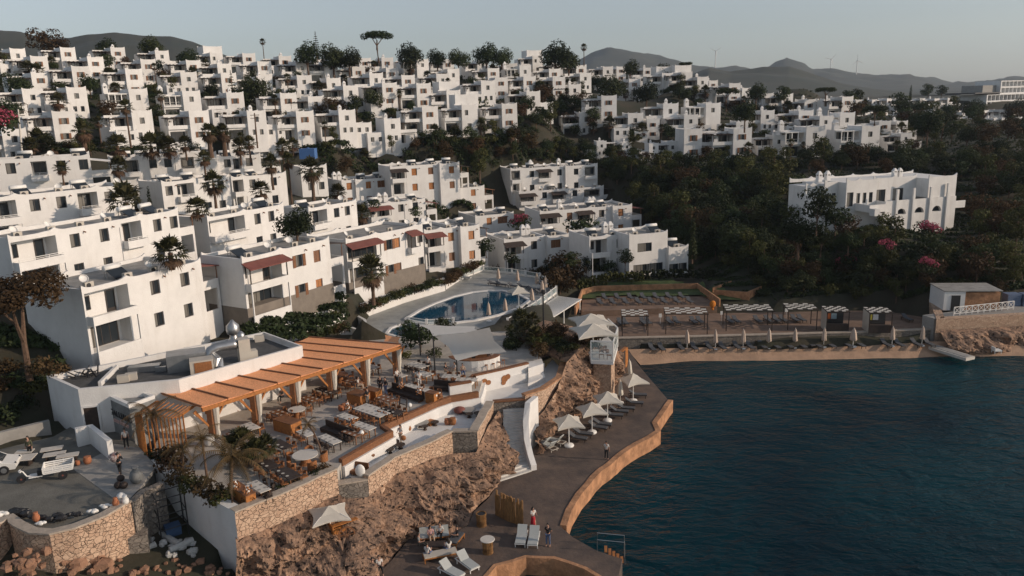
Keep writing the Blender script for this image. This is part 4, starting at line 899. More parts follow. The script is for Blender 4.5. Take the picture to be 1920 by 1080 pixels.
# ---------------------------------------------------------------- pergola
pg = thing('pergola', 'long orange reed roofed pergola over the dining terrace', 'pergola', (0,0,0))
PA, PB, PC, PD = W(378,763,9.25), W(752,646,9.25), W(579,632,9.45), W(300,737,9.45)
MT['reed'] = mat('orange_reed_mat', (.88,.39,.18), .85, var=.22, scale=5, bump=.5, bscale=9, stretch=(1,1,1))
g = MB(); NP = 9
for i in range(NP):
    a, b_ = PA.lerp(PB, i/NP), PA.lerp(PB, (i+1)/NP-.004); d, c = PD.lerp(PC, i/NP), PD.lerp(PC, (i+1)/NP-.004); sag = .06
    vs = [];
    for j in range(7):
        u = j/6; l, r_ = a.lerp(d, u), b_.lerp(c, u)
        for k in range(5):
            q = l.lerp(r_, k/4); q.z -= sag*math.sin(math.pi*k/4) + rnd.uniform(0,.015); vs.append(q)
    fs = [(j*5+k, j*5+k+1, (j+1)*5+k+1, (j+1)*5+k) for j in range(6) for k in range(4)]
    g.add(vs, fs)
o = g.build('roof', MT['reed'], pg); sm = o.modifiers.new('thick', 'SOLIDIFY'); sm.thickness = .08; sm.offset = -1
g = MB()
for i in range(NP+1): a, d = PA.lerp(PB, i/NP), PD.lerp(PC, i/NP); g.bar(a+Vector((0,0,.05)), d+Vector((0,0,.05)), .13, .09)
g.build('batten', MT['wood'], pg)
g = MB(); g.bar(PA+Vector((0,0,-.25)), PB+Vector((0,0,-.25)), .22, .3); g.bar(PD+Vector((0,0,-.3)), PC+Vector((0,0,-.3)), .2, .25); g.build('beam', MT['orange'], pg)
ax = (PB-PA).normalized(); ay = Vector((-ax.y, ax.x, 0)).normalized()
if ay.y < 0: ay = -ay
for i in range(6):
    p = PA.lerp(PB, .035 + .93*i/5) + ay*.25
    m = MB(); m.box(p.x-.2, p.x+.2, p.y-.2, p.y+.2, TF, 8.85)
    m.build('post', MT['wood'], pg)
    m = MB()
    for s in (-1, 1):
        for q in (.0, .22): m.bar(Vector((p.x,p.y,7.4))+ax*(.2*s), Vector((p.x,p.y,8.9))+ax*((1.3-q)*s)+ay*q, .13)
    m.build('brace', MT['orange'], pg)
    c = p + ax*.45 - ay*.05; m = MB(); prof = [(.30,8.85),(.27,8.3),(.22,7.4),(.15,6.95),(.2,6.7),(.24,TF+.02)]
    vs = []; fs = []; nn_ = 22
    for r_, z in prof:
        for j in range(nn_):
            w = 2*math.pi*j/nn_; q = r_*(1+.16*math.cos(w*7)); vs.append((c.x+q*math.cos(w), c.y+q*math.sin(w)*.8, z))
    for a_ in range(len(prof)-1):
        for j in range(nn_): fs.append((a_*nn_+j, a_*nn_+(j+1)%nn_, (a_+1)*nn_+(j+1)%nn_, (a_+1)*nn_+j))
    m.add(vs, fs); m.build('curtain', MT['canvas'], pg, True)
for i in range(6):
    p = PD.lerp(PC, .04+.92*i/5) - ay*.6; m = MB(); m.box(p.x-.15,p.x+.15,p.y-.15,p.y+.15,TF,9.1); m.build('post', MT['wood'], pg)
root = thing('slat_screen', 'tall curved screen of orange timber slats at the left end of the pergola', 'screen', (0,0,0))
ln = dense([(p.x,p.y) for p in (W(262,838,PK),W(275,848,PK),W(310,850,TF),W(350,835,TF))], .28)
g = MB(); g2 = MB()
for i, (x, y) in enumerate(ln):
    h = 2.7 + .5*math.sin(i*.35); g.box(x-.045,x+.045,y-.045,y+.045,PK-.5,PK+h)
    g2.bar((x,y,PK+h-.1),(x+.9,y+1.4,PK+h+.35), .07)
g.build('slat', MT['orange'], root); g2.build('rafter', MT['orange'], root)
wall_thing('parking_wall', 'curved stone retaining wall holding up the parking yard', 'wall', dense(pw, .7), .5, 1.5, PK+.25, 'stone', -1, .7, .05, True)
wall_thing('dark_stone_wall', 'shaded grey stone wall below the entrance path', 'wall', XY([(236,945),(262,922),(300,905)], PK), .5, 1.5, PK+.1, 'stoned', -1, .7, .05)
wall_thing('yard_wall', 'low grey wall along the rear of the parking yard', 'wall', XY([(-80,848),(0,832),(96,808)], PK), .4, 5, PK+.9, 'grey', 1, 2)
wall_thing('entrance_wall', 'low white wall running from the restaurant door into the yard', 'wall', XY([(147,838),(170,832),(205,862)], PK), .4, 5.5, PK+1.5, 'white', 1, 1.5)
# ---------------------------------------------------------------- furniture prototypes
def chair(m='wicker', back='wood'):
    r = thing('chair', 'x', 'chair'); TAGGED.remove(r)
    g = MB(); g.box(-.24,.24,-.24,.24,.43,.50); g.build('seat', MT[m], r)
    g = MB(); pts = [(.24*math.sin(w), .05+.24*math.cos(w)) for w in [R(-80+160*i/8) for i in range(9)]]
    strip(g, pts, .045, .60, .84, -1); g.build('backrest', MT[back], r)
    for x, y, h in ((-.2,-.2,.43),(.2,-.2,.43),(-.22,.17,.62),(.22,.17,.62)):
        l = MB(); l.tube([(x*1.1,y*1.1,0),(x,y,h)], [.02,.028], 6); l.build('leg', MT[back], r)
    return r
def tub(m='wicker'):
    r = thing('tub_chair', 'x', 'chair'); TAGGED.remove(r)
    g = MB(); pts = [(.36*math.sin(w), .36*math.cos(w)) for w in [R(-115+230*i/12) for i in range(13)]]; strip(g, pts, .07, .02, lambda i: .78-.18*abs(i-6)/6, -1); g.build('shell', MT[m], r)
    g = MB(); g.lathe([(.29,.06),(.31,.3),(.31,.42),(.27,.47)], 14); g.build('cushion', MT['canvas'], r, True)
    return r
def table(w, d, top='table', legs='wood', h=.75):
    r = thing('dining_table', 'x', 'table'); TAGGED.remove(r)
    g = MB(); g.box(-w/2,w/2,-d/2,d/2,h-.05,h); g.build('tabletop', MT[top], r)
    for x in (-1,1):
        for y in (-1,1): l = MB(); l.box(x*(w/2-.1)-.035,x*(w/2-.1)+.035,y*(d/2-.1)-.035,y*(d/2-.1)+.035,0,h-.051); l.build('leg', MT[legs], r)
    g = MB()
    for i in range(max(2,int(w/.6))):
        x = -w/2+.3+i*.6
        for y in (-1,1) if top != 'darkwood' else (-1,): g.lathe([(.11,h+.002),(.12,h+.015),(.02,h+.012)], 10, c=(min(x,w/2-.2),y*d*.28,0))
    g.build('place_setting', MT['beige'] if top != 'table' else MT['grey'], r)
    return r
def round_table(rad, top='table', h=.75, ped='wicker', name='round_table', cat='table'):
    r = thing(name, 'x', cat); TAGGED.remove(r)
    g = MB(); g.lathe([(rad*.96,h-.06),(rad,h-.04),(rad,h-.005),(rad*.98,h)], 28); g.build('tabletop', MT[top], r)
    g = MB(); g.lathe([(rad*.55,0),(rad*.42,.1),(rad*.34,h*.5),(rad*.45,h-.061)], 16); g.build('pedestal', MT[ped], r)
    return r
CHR = {'c': Proto(chair()), 'd': Proto(chair('darkwood','darkwood')), 't': Proto(tub())}
CHN = {'c': 'orange wicker chair', 'd': 'dark timber chair', 't': 'rounded wicker tub chair'}
TBP = {}
def put_table(px, py, th, key, desc, chairs='c', z=TF, sides=(1,1,0,0), lab=None):
    """th: bearing of the long axis; key: (w, d, top) or ('r', radius, top)"""
    if key not in TBP: TBP[key] = Proto(round_table(key[1], key[2]) if key[0] == 'r' else table(*key))
    p = W(px, py, z+.7); p.z = z; a = R(90-th)
    o = TBP[key].put(p, a, desc, None, 'tables on the dining terrace'); TAGGED.append(o) if o not in TAGGED else None
    cd_ = Vector((math.cos(a), math.sin(a), 0)); sd = Vector((-cd_.y, cd_.x, 0)); pos = []
    if not chairs: return
    if key[0] == 'r':
        n = 5; pos = [(Vector((math.cos(a+i*2*math.pi/n), math.sin(a+i*2*math.pi/n), 0))*(key[1]+.3), a+i*2*math.pi/n-math.pi/2) for i in range(n)]
    else:
        w, d = key[0], key[1]; n = max(1, int(w/.68))
        for s in (0, 1):
            if sides[s]:
                for i in range(n): pos.append((cd_*(-w/2+w*(i+.5)/n) + sd*((d/2+.22)*(1 if s else -1)), a + (0 if s else math.pi)))
        for s in (2, 3):
            if sides[s]: pos.append((cd_*((w/2+.25)*(1 if s == 3 else -1)), a + (math.pi/2 if s == 2 else -math.pi/2)))
    short = lab or desc
    for k, (q, ang) in enumerate(pos):
        c = CHR[chairs].put(p + q + Vector((rnd.uniform(-.05,.05), rnd.uniform(-.05,.05), 0)), ang + rnd.uniform(-.25,.25), f'{CHN[chairs]} at the {short}', None, 'chairs around the terrace tables')
        if c not in TAGGED: TAGGED.append(c)
TA = 42      # bearing of the terrace edge
put_table(485,913,135,(2.0,.8,'table'), 'pale slatted table beside the timber counter at the terrace front', 'd', sides=(0,1,0,1), lab='slatted front table')
put_table(540,888,135,(2.2,1.0,'darkwood','wood'), 'dark brown table nearest the front stone wall', 'c', lab='brown front wall table')
put_table(505,872,135,(1.6,.9,'darkwood','wood'), 'dark brown table next to the big potted plants', 'c', lab='table by the potted plants')
put_table(572,853,0,('r',.95,'table'), 'large round white table with wicker tub chairs', 't', lab='large round white table')
put_table(528,834,135,(2.0,.9,'darkwood','wood'), 'dark brown table behind the round white table', 'c', lab='brown table behind the round one')
put_table(618,824,135,(2.2,.8,'table','darkwood'), 'pale table in front of the dark bench sofa', 'd', sides=(1,0,0,0), lab='pale table by the bench sofa')
put_table(573,812,135,(1.6,.8,'table','wood'), 'pale table under the tall leaning palm', 'c', sides=(1,0,1,0), lab='pale table under leaning palm')
put_table(470,800,135,(1.7,.9,'table','orange'), 'pale table under the near corner of the pergola', 'c', lab='near pergola corner table')
put_table(699,770,130,(3.4,1.5,'table','orange'), 'long white dining table with rows of wicker chairs', 'c', lab='long white table', sides=(1,1,1,1))
put_table(651,782,130,(1.8,.9,'table','orange'), 'pale table left of the long white table', 'c', lab='table left of the long white one')
put_table(682,799,130,(2.2,.8,'table','wood'), 'narrow pale table between long white table and fascia', 'c', sides=(1,0,0,0), lab='narrow table by the fascia')
put_table(773,726,130,(1.8,.9,'table','orange'), 'pale table with flower vases behind the dark bench', 'c', lab='vase table', sides=(0,1,0,0))
put_table(805,735,130,(2.0,.9,'table','orange'), 'pale table at the terrace edge beside the low white wall', 'c', lab='terrace edge table', sides=(0,1,0,1))
put_table(751,704,130,(1.2,.8,'table','orange'), 'small pale serving table near the standing waiters', None)
put_table(794,701,130,(1.8,1.0,'table','orange'), 'pale table in the middle of the far terrace', 'c', lab='mid terrace table')
put_table(783,685,130,(2.2,1.1,'table','wood'), 'pale table in the shade behind the waiters', 'd', lab='shaded waiters table')
put_table(846,706,100,(1.7,1.0,'table','orange'), 'pale table left of the bar under the sail', 'c', lab='table left of the bar', sides=(1,1,1,1))
put_table(875,712,100,(2.0,.9,'table','orange'), 'pale table directly in front of the bar', 'c', lab='table before the bar', sides=(0,1,1,0))
put_table(694,688,130,(1.8,.9,'table','wood'), 'pale table under the far end of the pergola', 'c', lab='far pergola table')
put_table(637,703,0,('r',.8,'wood'), 'round brown table under the pergola', 'c', lab='round brown pergola table')
put_table(612,732,130,(2.4,.9,'darkwood','darkwood'), 'dark table under the middle of the pergola', 'c', lab='dark pergola table')
put_table(556,768,0,('r',.75,'table'), 'pale round table under the pergola beside the timber counter', 'c', lab='pale round pergola table')
put_table(525,775,130,(1.8,.9,'wood','wood'), 'brown table deep under the pergola, left half', 'c', lab='brown deep pergola table')
put_table(662,715,130,(1.6,.9,'wood','wood'), 'brown table deep under the pergola, right half', 'c', lab='right deep pergola table')
put_table(582,748,130,(1.8,.9,'wood','darkwood'), 'brown table in the middle of the pergola shade', 'c', lab='middle pergola shade table')
put_table(440,815,130,(1.4,.8,'wood','wood'), 'brown table beside the slat screen', 'c', lab='table by the slat screen')
put_table(660,812,130,(1.8,.8,'wood','wood'), 'brown table beside the fascia corner', 'd', sides=(1,0,0,0), lab='fascia corner table')
put_table(725,748,130,(2.0,1.0,'wood','wood'), 'brown table between the timber counters', 'c', lab='brown table between counters')
put_table(735,770,130,(2.2,.9,'darkwood','wood'), 'dark table at the timber fascia above the ladder frame', 'c', lab='dark fascia table')
def boxthing(name, label, cat, px, py, z, w, d, h, m, th=135, top=None, extra=None):
    p = W(px, py, z); r = thing(name, label, cat, p, R(90-th)); g = MB(); g.box(-w/2,w/2,-d/2,d/2,0,h); g.build('body', MT[m], r)
    if top: g = MB(); g.box(-w/2-.03,w/2+.03,-d/2-.03,d/2+.03,h+.001,h+.06); g.build('top', MT[top], r)
    if extra: extra(r)
    return r
def bench(name, label, px, py, z, L, m, th=135):
    p = W(px, py, z); r = thing(name, label, 'bench', p, R(90-th)); g = MB(); g.box(-L/2,L/2,-.3,.3,.15,.42); g.build('seat', MT[m], r)
    g = MB(); g.box(-L/2,L/2,.301,.40,.15,.9); g.build('backrest', MT[m], r)
    for x in (-1,1): l = MB(); l.box(x*(L/2-.1)-.06,x*(L/2-.1)+.06,-.28,.28,0,.149); l.build('leg', MT['wood'], r)
    return r
boxthing('counter', 'orange timber counter with two white vases at the terrace front', 'counter', 455,938,TF,2.6,.7,.85,'orange',135,'wood')
boxthing('counter', 'open topped orange timber planter counter under the pergola edge', 'counter', 540,808,TF,2.2,1.1,.95,'orange',125,'wood')
boxthing('counter', 'orange timber counter where a man in black stands', 'counter', 673,756,TF,1.7,1.2,.95,'orange',125,'wood')
boxthing('counter', 'orange timber station right of the dark bench sofa', 'counter', 811,755,TF,1.0,.7,.95,'orange',125,'wood')
boxthing('counter', 'second orange timber counter beside the man in black', 'counter', 700,748,TF,1.5,.8,.9,'orange',125,'wood')
bench('bench_sofa', 'long dark bench sofa facing the far tables', 760,745,TF,4.2,'darkwood',130)
bench('bench_sofa', 'dark bench sofa near the fascia, left of the ladder frame', 632,818,TF,3.6,'darkwood',130)
bench('bench_sofa', 'short dark bench by the low white wall', 832,733,TF,2.2,'darkwood',110)
bench('wooden_bench', 'curved brown wooden bench in the notch above the cliff', 668,890,LL,1.8,'wood',110)
VA = None
def vase(label, px, py, z, s=1., m='wmetal', prof=None, cat='vase', name='vase', grp=None):
    p = W(px, py, z); g = MB(); g.lathe([(r*s,h*s) for r,h in (prof or [(.08,0),(.15,.12),(.16,.25),(.09,.4),(.11,.46),(.07,.46)])], 14)
    return tag(g.build(name, MT[m], None, True, p), label, cat, grp)
for px, py, lab in ((441,915,'left white vase on the front timber counter'),(464,925,'right white vase on the front timber counter'),(652,768,'white vase on the table left of the long white table'),(661,795,'white vase near the fascia sofa'),(752,727,'white vase with orange flowers behind the dark sofa'),(786,738,'white vase with orange flowers right of the dark sofa')):
    vase(lab, px, py, TF+.86, 1.15)
    p = W(px, py, TF+1.3); g = MB()
    for i in range(26): a, b_ = rnd.uniform(0,6.3), rnd.uniform(0,.35); q = Vector((b_*math.cos(a), b_*math.sin(a), rnd.uniform(.0,.45))); g.ball(q, .07, 5, 3)
    tag(g.build('flower_bunch', MT['wicker'], None, loc=p), 'orange dried flowers in the '+lab, 'flowers')
for px, py, lab in ((817,756,'white globe lamp beside the timber station'),(769,775,'white globe lamp hanging at the fascia by the ladder'),(679,828,'white globe lamp near the fascia corner'),(440,830,'white globe lamp by the pale potted plants'),(1000,-1,'')):
    if py < 0: continue
    p = W(px, py, TF); r = thing('globe_lamp', lab, 'lamp', p); g = MB(); g.ball((0,0,.75), .2, 14, 8); g.build('globe', MT['wmetal'], r, True); g = MB(); g.tube([(0,0,0),(0,0,.56)], .025, 6); g.build('stand', MT['dark'], r)
for i, (px, py, s, m, lab) in enumerate(((428,872,1.7,'wmetal','large white planter pot by the pale terrace step'),(452,868,1.7,'wmetal','white planter pot holding a tall dark plant'),(476,872,1.5,'grey','dark rimmed planter pot right of the white pots'),(394,835,1.6,'wmetal','tall white jar behind the dry palms'),(640,770,1.0,'terracotta','pair of terracotta jars, left one, beside the long table'),(647,768,1.1,'terracotta','pair of terracotta jars, right one, beside the long table'),
    (839,796,1.05,'terracotta','terracotta pear shaped stool on the lounge'),(849,796,1.2,'wicker','taller wicker pear stool on the lounge'),(766,808,1.0,'wicker','wicker jar hanging below the ladder frame'),(165,869,1.1,'terracotta','big terracotta ball pot beside the cargo tricycle'),(146,872,.7,'terracotta','small terracotta pot beside the big ball pot'))):
    vase(lab, px, py, (LL if 790 < py < 815 and px > 700 else PK if px < 200 else TF), s, m, [(.16,0),(.24,.1),(.27,.28),(.22,.45),(.24,.5),(.19,.5)], 'pot', 'pot')
vase('huge white jar at the top of the entrance path', 257,905,PK,1.5,'cement',[(.14,0),(.27,.14),(.31,.34),(.24,.56),(.12,.68),(.12,.74),(.17,.78),(.13,.78)],'jar','jar')
vase('white boulder like lamp at the end of the entrance path', 227,932,PK,1.05,'white',[(.25,0),(.3,.08),(.22,.2),(.1,.3),(.03,.33)],'lamp','path_lamp')
for px, py, lab in ((222,915,'left dark ball pot on the entrance path'),(233,915,'right dark ball pot on the entrance path'),(227,902,'upper dark ball pot on the entrance path')): vase(lab, px, py, PK, .9, 'darkwood', [(.15,0),(.28,.15),(.3,.3),(.2,.45),(.1,.5)], 'pot', 'pot', 'dark ball pots')
# low things on the lounge
for px, py, rad, lab, m in ((723,843,.75,'low round brown table nearest the cushions','darkwood'),(737,836,.55,'low round dark table behind the nearest brown one','darkwood'),(751,841,.4,'low round dark table close to the lounge wall','darkwood'),(732,850,.3,'small dark stool table near the cushions','darkwood'),(788,799,.75,'low grey round table in the middle of the lounge','grey'),(797,806,.32,'small dark round table in the middle lounge','darkwood'),(816,798,.35,'small dark round table near the pear stools','darkwood'),(879,775,.65,'pale grey round table at the far end of the lounge','grey'),(880,783,.35,'small dark round table beside the pale grey one','darkwood'),(897,781,.4,'dark round table in the lounge corner','darkwood')):
    k = ('low', rad, m)
    if k not in TBP: TBP[k] = Proto(round_table(rad, m, .38, 'darkwood', 'low_table'))
    o = TBP[k].put(W(px, py, LL), 0, lab, None, 'low tables on the lounge'); o['category'] = 'low table'
    if o not in TAGGED: TAGGED.append(o)
boxthing('low_bench', 'orange flat lounge bench beside the grey round table', 'bench', 801,794,LL,1.3,.8,.3,'orange',120)
def cushion(lab, px, py, z, s, m, rot=0, up=0):
    p = W(px, py, z); g = MB(); g.ball((0,0,.22*s), .4*s, 10, 6, (1,1,.55)); o = g.build('floor_cushion', MT[m], None, True, p); o.rotation_euler = (up, 0, rot); return tag(o, lab, 'cushion', 'brown cushions on the lounge')
for i, (x, y) in enumerate(((672,862),(681,858),(690,856),(677,852),(686,848),(696,850),(702,848))): cushion('brown floor cushion in the pile by the wooden bench', x, y, LL+.1+.12*(i%3), 1.25, 'wicker' if i % 2 else 'wood', i, .5)
cushion('dark red round cushion beside the pale grey round table', 862, 775, LL, 1.4, 'red'); 
g = MB(); p = W(676,893,LL+.45); g.ball((0,0,.45), .5, 12, 8, (.75,.3,1)); tag(g.build('egg_lamp', MT['wmetal'], None, True, p), 'white egg shaped lamp on the wooden bench corner', 'lamp')
for x, y, lab in ((795,780,'left orange woven fan on the white lounge wall'),(809,776,'right orange woven fan on the white lounge wall')):
    A, B = Vector((*EDGE[3],0)), Vector((*EDGE[4],0)); nn = Vector(((B-A).y, -(B-A).x, 0)).normalized(); d = ray(x,y); t_ = ((A-CAM).dot(nn))/d.dot(nn); q = CAM + d*t_ + nn*.08*(-1 if nn.y > 0 else 1)
    m = MB(); T = Matrix.Translation(q) @ (nn.to_track_quat('Z','Y').to_matrix().to_4x4()); m.lathe([(.1,0),(.36,.0),(.36,.03),(.1,.03)], 16, T=T); tag(m.build('woven_fan', MT['orange']), lab, 'wall decoration')
p = W(752,806,LL); r = thing('ladder_frame', 'dark wooden ladder like frame leaning over the terrace fascia', 'frame', p, R(-40))
for x in (-.55,.55): g = MB(); g.tube([(x,0,0),(x*.75,.5,2.7)], .06, 6); g.build('rail', MT['darkwood'], r)
g = MB(); g.tube([(-.44,.5,2.7),(.44,.5,2.7)], .06, 6); g.tube([(-.47,.4,2.2),(.47,.4,2.2)], .04, 6); g.build('rung', MT['darkwood'], r)
# hanging lamps under the pergola
for i in range(9):
    p = PA.lerp(PB, .08+.1*i).lerp(PD.lerp(PC, .08+.1*i), .5 if i % 2 else .3); r = thing('hanging_lamp', 'wicker bell lamp hanging under the pergola roof', 'lamp', (p.x,p.y,TF+1.7), 0, 'wicker lamps under the pergola')
    g = MB(); g.lathe([(.28,0),(.26,.3),(.12,.55),(.03,.6)], 12); g.build('lamp_shade', MT['wicker'], r, True); g = MB(); g.tube([(0,0,.6),(0,0,1.35)], .012, 4); g.build('cord', MT['dark'], r)
# bar with sail
bp = W(893,694,TF); bar = thing('bar', 'curved white bar counter with orange timber top under the grey sail', 'bar', bp, 0)
pts = [(2.6*math.cos(w)-.2, 2.2*math.sin(w)+1.8) for w in [R(195+i*14) for i in range(12)]]
g = MB(); strip(g, pts, .5, 0, 1.05, 1); g.build('counter', MT['white'], bar); g = MB(); strip(g, [(x*1.03,y*1.03) for x,y in pts], .7, 1.051, 1.12, 1); g.build('top', MT['wood'], bar)
g = MB(); g.box(-1.6,1.4,2.6,3.0,0,2.0); g.build('back_shelf', MT['wood'], bar)
for i in range(10): 
    g = MB(); x = -1.4+i*.3; g.lathe([(.05,2.0),(.05,2.2),(.02,2.28),(.02,2.36)], 8, c=(x,2.8,0)); tag(g.build('bottle', MT['glass' if i%2 else 'wicker'], None, True, bp), 'bottle on the back shelf of the bar', 'bottle', 'bottles on the bar shelf')
def stool(): 
    r = thing('bar_stool', 'x', 'stool'); TAGGED.remove(r); g = MB(); g.lathe([(.17,.72),(.18,.76)], 12); g.build('seat', MT['wicker'], r)
    for k in range(4): l = MB(); a = k*math.pi/2+.78; l.tube([(.22*math.cos(a),.22*math.sin(a),0),(.13*math.cos(a),.13*math.sin(a),.72)], .016, 5); l.build('leg', MT['orange'], r)
    return r
SP = Proto(stool())
for i, k in enumerate((7,8,9,10)):
    x, y = pts[k]; o = SP.put(bp + Vector((x*1.25,(y-1.8)*1.25+1.8,0)), 0, 'orange bar stool along the curved counter', None, 'stools at the bar')
    if o not in TAGGED: TAGGED.append(o)
def sail(name, label, corners, m='canvas', sag=.5, poles=(), cat='sail canopy', n=12):
    r = thing(name, label, cat, (0,0,0)); c = [Vector(W(*q)) for q in corners]; g = MB(); vs = []; fs = []
    for i in range(n+1):
        for j in range(n+1):
            u, v = i/n, j/n; e = .12*math.sin(math.pi*u)*math.sin(math.pi*v)
            p = (c[0]*(1-u)*(1-v)+c[1]*u*(1-v)+c[2]*u*v+c[3]*(1-u)*v); ctr = (c[0]+c[1]+c[2]+c[3])/4
            ed = max(abs(u-.5), abs(v-.5))*2; mid = min(abs(u-.5), abs(v-.5))*2
            p = p.lerp(ctr, .16*ed*(1-mid)**1.0); p.z -= sag*math.sin(math.pi*u)*math.sin(math.pi*v)*.0
            vs.append(p)
    for i in range(n):
        for j in range(n): q = i*(n+1)+j; fs.append((q, q+1, q+n+2, q+n+1))
    g.add(vs, fs); g.build('canopy', MT[m], r, True)
    h = MB()
    for i in range(0, n+1): pass
    for k in poles: q = c[k]; pm = MB(); pm.tube([(q.x,q.y,TF-.3),(q.x,q.y,q.z+.1)], .07, 8); pm.build('pole', MT['dark'], r)
    return r
MT['sail'] = mat('grey_white_sail', (.70,.69,.66), .8, var=.06, scale=1, trans=.25)
sail('shade_sail', 'big grey white shade sail over the bar', [(812,628,10.2),(856,677,8.4),(950,660,9.0),(918,614,12.0)], 'sail', poles=(0,1))
sail('shade_sail', 'second grey shade sail behind the bar sail, reaching the pool', [(785,608,9.6),(812,630,10.4),(905,622,10.0),(890,612,9.4)], 'sail', poles=(0,))
sail('shade_sail', 'small orange brown canvas flap at the far end of the pergola', [(722,628,8.6),(720,640,8.4),(748,644,8.4),(750,632,8.6)], 'reed')
# ---------------------------------------------------------------- people
def skin(verts, edges, radii, root=0, sub=1):
    me = bpy.data.meshes.new('tmp'); me.from_pydata(verts, edges, []); o = bpy.data.objects.new('tmp', me); COL.objects.link(o)
    m = o.modifiers.new('s', 'SKIN'); m.use_smooth_shade = True; sv = me.skin_vertices[0].data
    for i, r in enumerate(radii): sv[i].radius = (r, r) if not isinstance(r, tuple) else r; sv[i].use_root = (i == root)
    if sub: s = o.modifiers.new('d', 'SUBSURF'); s.levels = sub; s.render_levels = sub
    dg = bpy.context.evaluated_depsgraph_get(); r = bpy.data.meshes.new_from_object(o.evaluated_get(dg)); bpy.data.objects.remove(o); bpy.data.meshes.remove(me)
    return r
CLO = {}
def clo(c):
    if c not in CLO: CLO[c] = mat('cloth', c, .85, var=.25, scale=6)
    return CLO[c]
WHT, BLK, RED_, BLU, GRY, OLV, BEI = (.66,.64,.61), (.018,.018,.02), (.42,.02,.03), (.09,.13,.24), (.22,.22,.21), (.09,.09,.05), (.42,.32,.24)
def person(label, p, facing, pose='stand', arms='down', shirt=WHT, legs=BLK, hair='short', bare=False, skirt=False, h=1.75, group=None, sleeve=False):
    """facing: bearing in degrees the person looks towards, 180 = towards the camera"""
    r = thing('person', label, 'person', p, R(180-facing), group); k = h/1.75
    sit = pose == 'sit'; pz = .50 if sit else .95
    V = [(0,0,pz),(0,.01,pz+.2),(0,.0,pz+.40),(0,0,pz+.54),(0,-.02,pz+.62),(0,-.03,pz+.71),(0,-.02,pz+.78)]; E = [(0,1),(1,2),(2,3),(3,4),(4,5),(5,6)]
    Rr = [(.125,.11),(.115,.09),(.14,.10),(.05,.05),(.07,.08),(.082,.095),(.055,.065)]
    def add(v, par, rad): V.append(v); E.append((par, len(V)-1)); Rr.append(rad); return len(V)-1
    add((0,-.125,pz+.70), 5, .016)
    J = {}
    for s in (-1, 1):
        if sit: hp, kn, an, to = (s*.1,-.06,pz-.01), (s*.14,-.44,pz+.0), (s*.14,-.46,.09), (s*.15,-.62,.04)
        elif pose == 'walk': hp, kn, an, to = (s*.09,0,.90), (s*.1,-.03-.12*s,.5), (s*.1,.02-.2*s,.09), (s*.1,-.14-.2*s,.04)
        else: hp, kn, an, to = (s*.09,0,.90), (s*.11,-.03,.5), (s*.12,.02,.09), (s*.14,-.15,.04)
        a = add(hp, 0, .085); b_ = add(kn, a, .057); c = add(an, b_, .04); d = add(to, c, .036)
        sh = (s*.18,0,pz+.46)
        A = {'down': ((s*.23,.03,pz+.19),(s*.25,-.05,pz-.04),(s*.25,-.08,pz-.12)), 'hips': ((s*.32,.06,pz+.2),(s*.17,-.02,pz+.06),(s*.12,-.07,pz+.02)),
             'phone': ((s*.25,-.1,pz+.25),(s*.13,-.2,pz+.5),(s*.1,-.18,pz+.6)), 'front': ((s*.23,-.06,pz+.2),(s*.17,-.3,pz+.2),(s*.13,-.38,pz+.22)), 'back': ((s*.24,.08,pz+.2),(s*.1,.16,pz+.05),(s*.05,.17,pz+.0))}[arms if not (arms == 'one' ) else ('phone' if s == 1 else 'down')]
        e1 = add(sh, 2, .055); e2 = add(A[0], e1, .042); e3 = add(A[1], e2, .03); e4 = add(A[2], e3, .034)
        dv = (Vector(A[2])-Vector(A[1])).normalized(); sd = dv.cross(Vector((0,0,1)) if abs(dv.z) < .8 else Vector((0,1,0))).normalized()
        for i, ln in enumerate((.075,.085,.09,.08)):
            q = Vector(A[2]) + sd*((i-1.5)*.02); m1 = add(tuple(q+dv*ln*.55), e4, .0095); add(tuple(q+dv*ln+sd.cross(dv)*.02), m1, .008)
        m1 = add(tuple(Vector(A[2])+sd*.04-dv*.0), e4, .011); add(tuple(Vector(A[2])+sd*.055+dv*.04), m1, .009)
        J[s] = (hp, kn, an, sh, A)
    sc = lambda L: [tuple(c*k for c in v) for v in L]; sr = lambda L: [tuple(c*k for c in v) if isinstance(v, tuple) else v*k for v in L]
    me = skin(sc(V), E, sr(Rr)); me.materials.append(MT['skin']); b = mkobj('body', me, r)
    # shirt
    if not bare:
        v = [V[0], V[1], V[2], (0,0,pz+.5)]; e = [(0,1),(1,2),(2,3)]; rr = [(.14,.125),(.135,.11),(.155,.12),(.07,.07)]
        for s in (-1, 1):
            _, _, _, sh, A = J[s]; n = len(v); v.append(sh); e.append((2,n)); rr.append(.072); v.append(tuple(Vector(sh).lerp(Vector(A[0]), .75 if not sleeve else 1))); e.append((n,n+1)); rr.append(.056)
            if sleeve: v.append(tuple(Vector(A[0]).lerp(Vector(A[1]), .9))); e.append((n+1,n+2)); rr.append(.043)
        me = skin(sc(v), e, sr(rr)); me.materials.append(clo(shirt)); mkobj('shirt', me, r)
    if skirt:
        g = MB(); g.lathe([(.13*k,(pz+.08)*k),(.17*k,(pz-.1)*k),(.2*k,.5*k),(.23*k,.2*k)], 14); g.build('skirt', clo(legs), r, True)
    else:
        v = [(0,0,pz+.03)]; e = []; rr = [(.138,.125)]
        for s in (-1, 1):
            hp, kn, an, _, _ = J[s]; n = len(v); v += [hp, kn, tuple(Vector(kn).lerp(Vector(an), .9))]; e += [(0,n),(n,n+1),(n+1,n+2)]; rr += [.1,.07,.055]
        me = skin(sc(v), e, sr(rr)); me.materials.append(clo(legs)); mkobj('trousers', me, r)
    g = MB(); hz = (pz+.735)*k; g.ball((0,.005*k,hz+.012), .098*k, 10, 7, (.93,1.02,.98), .03)
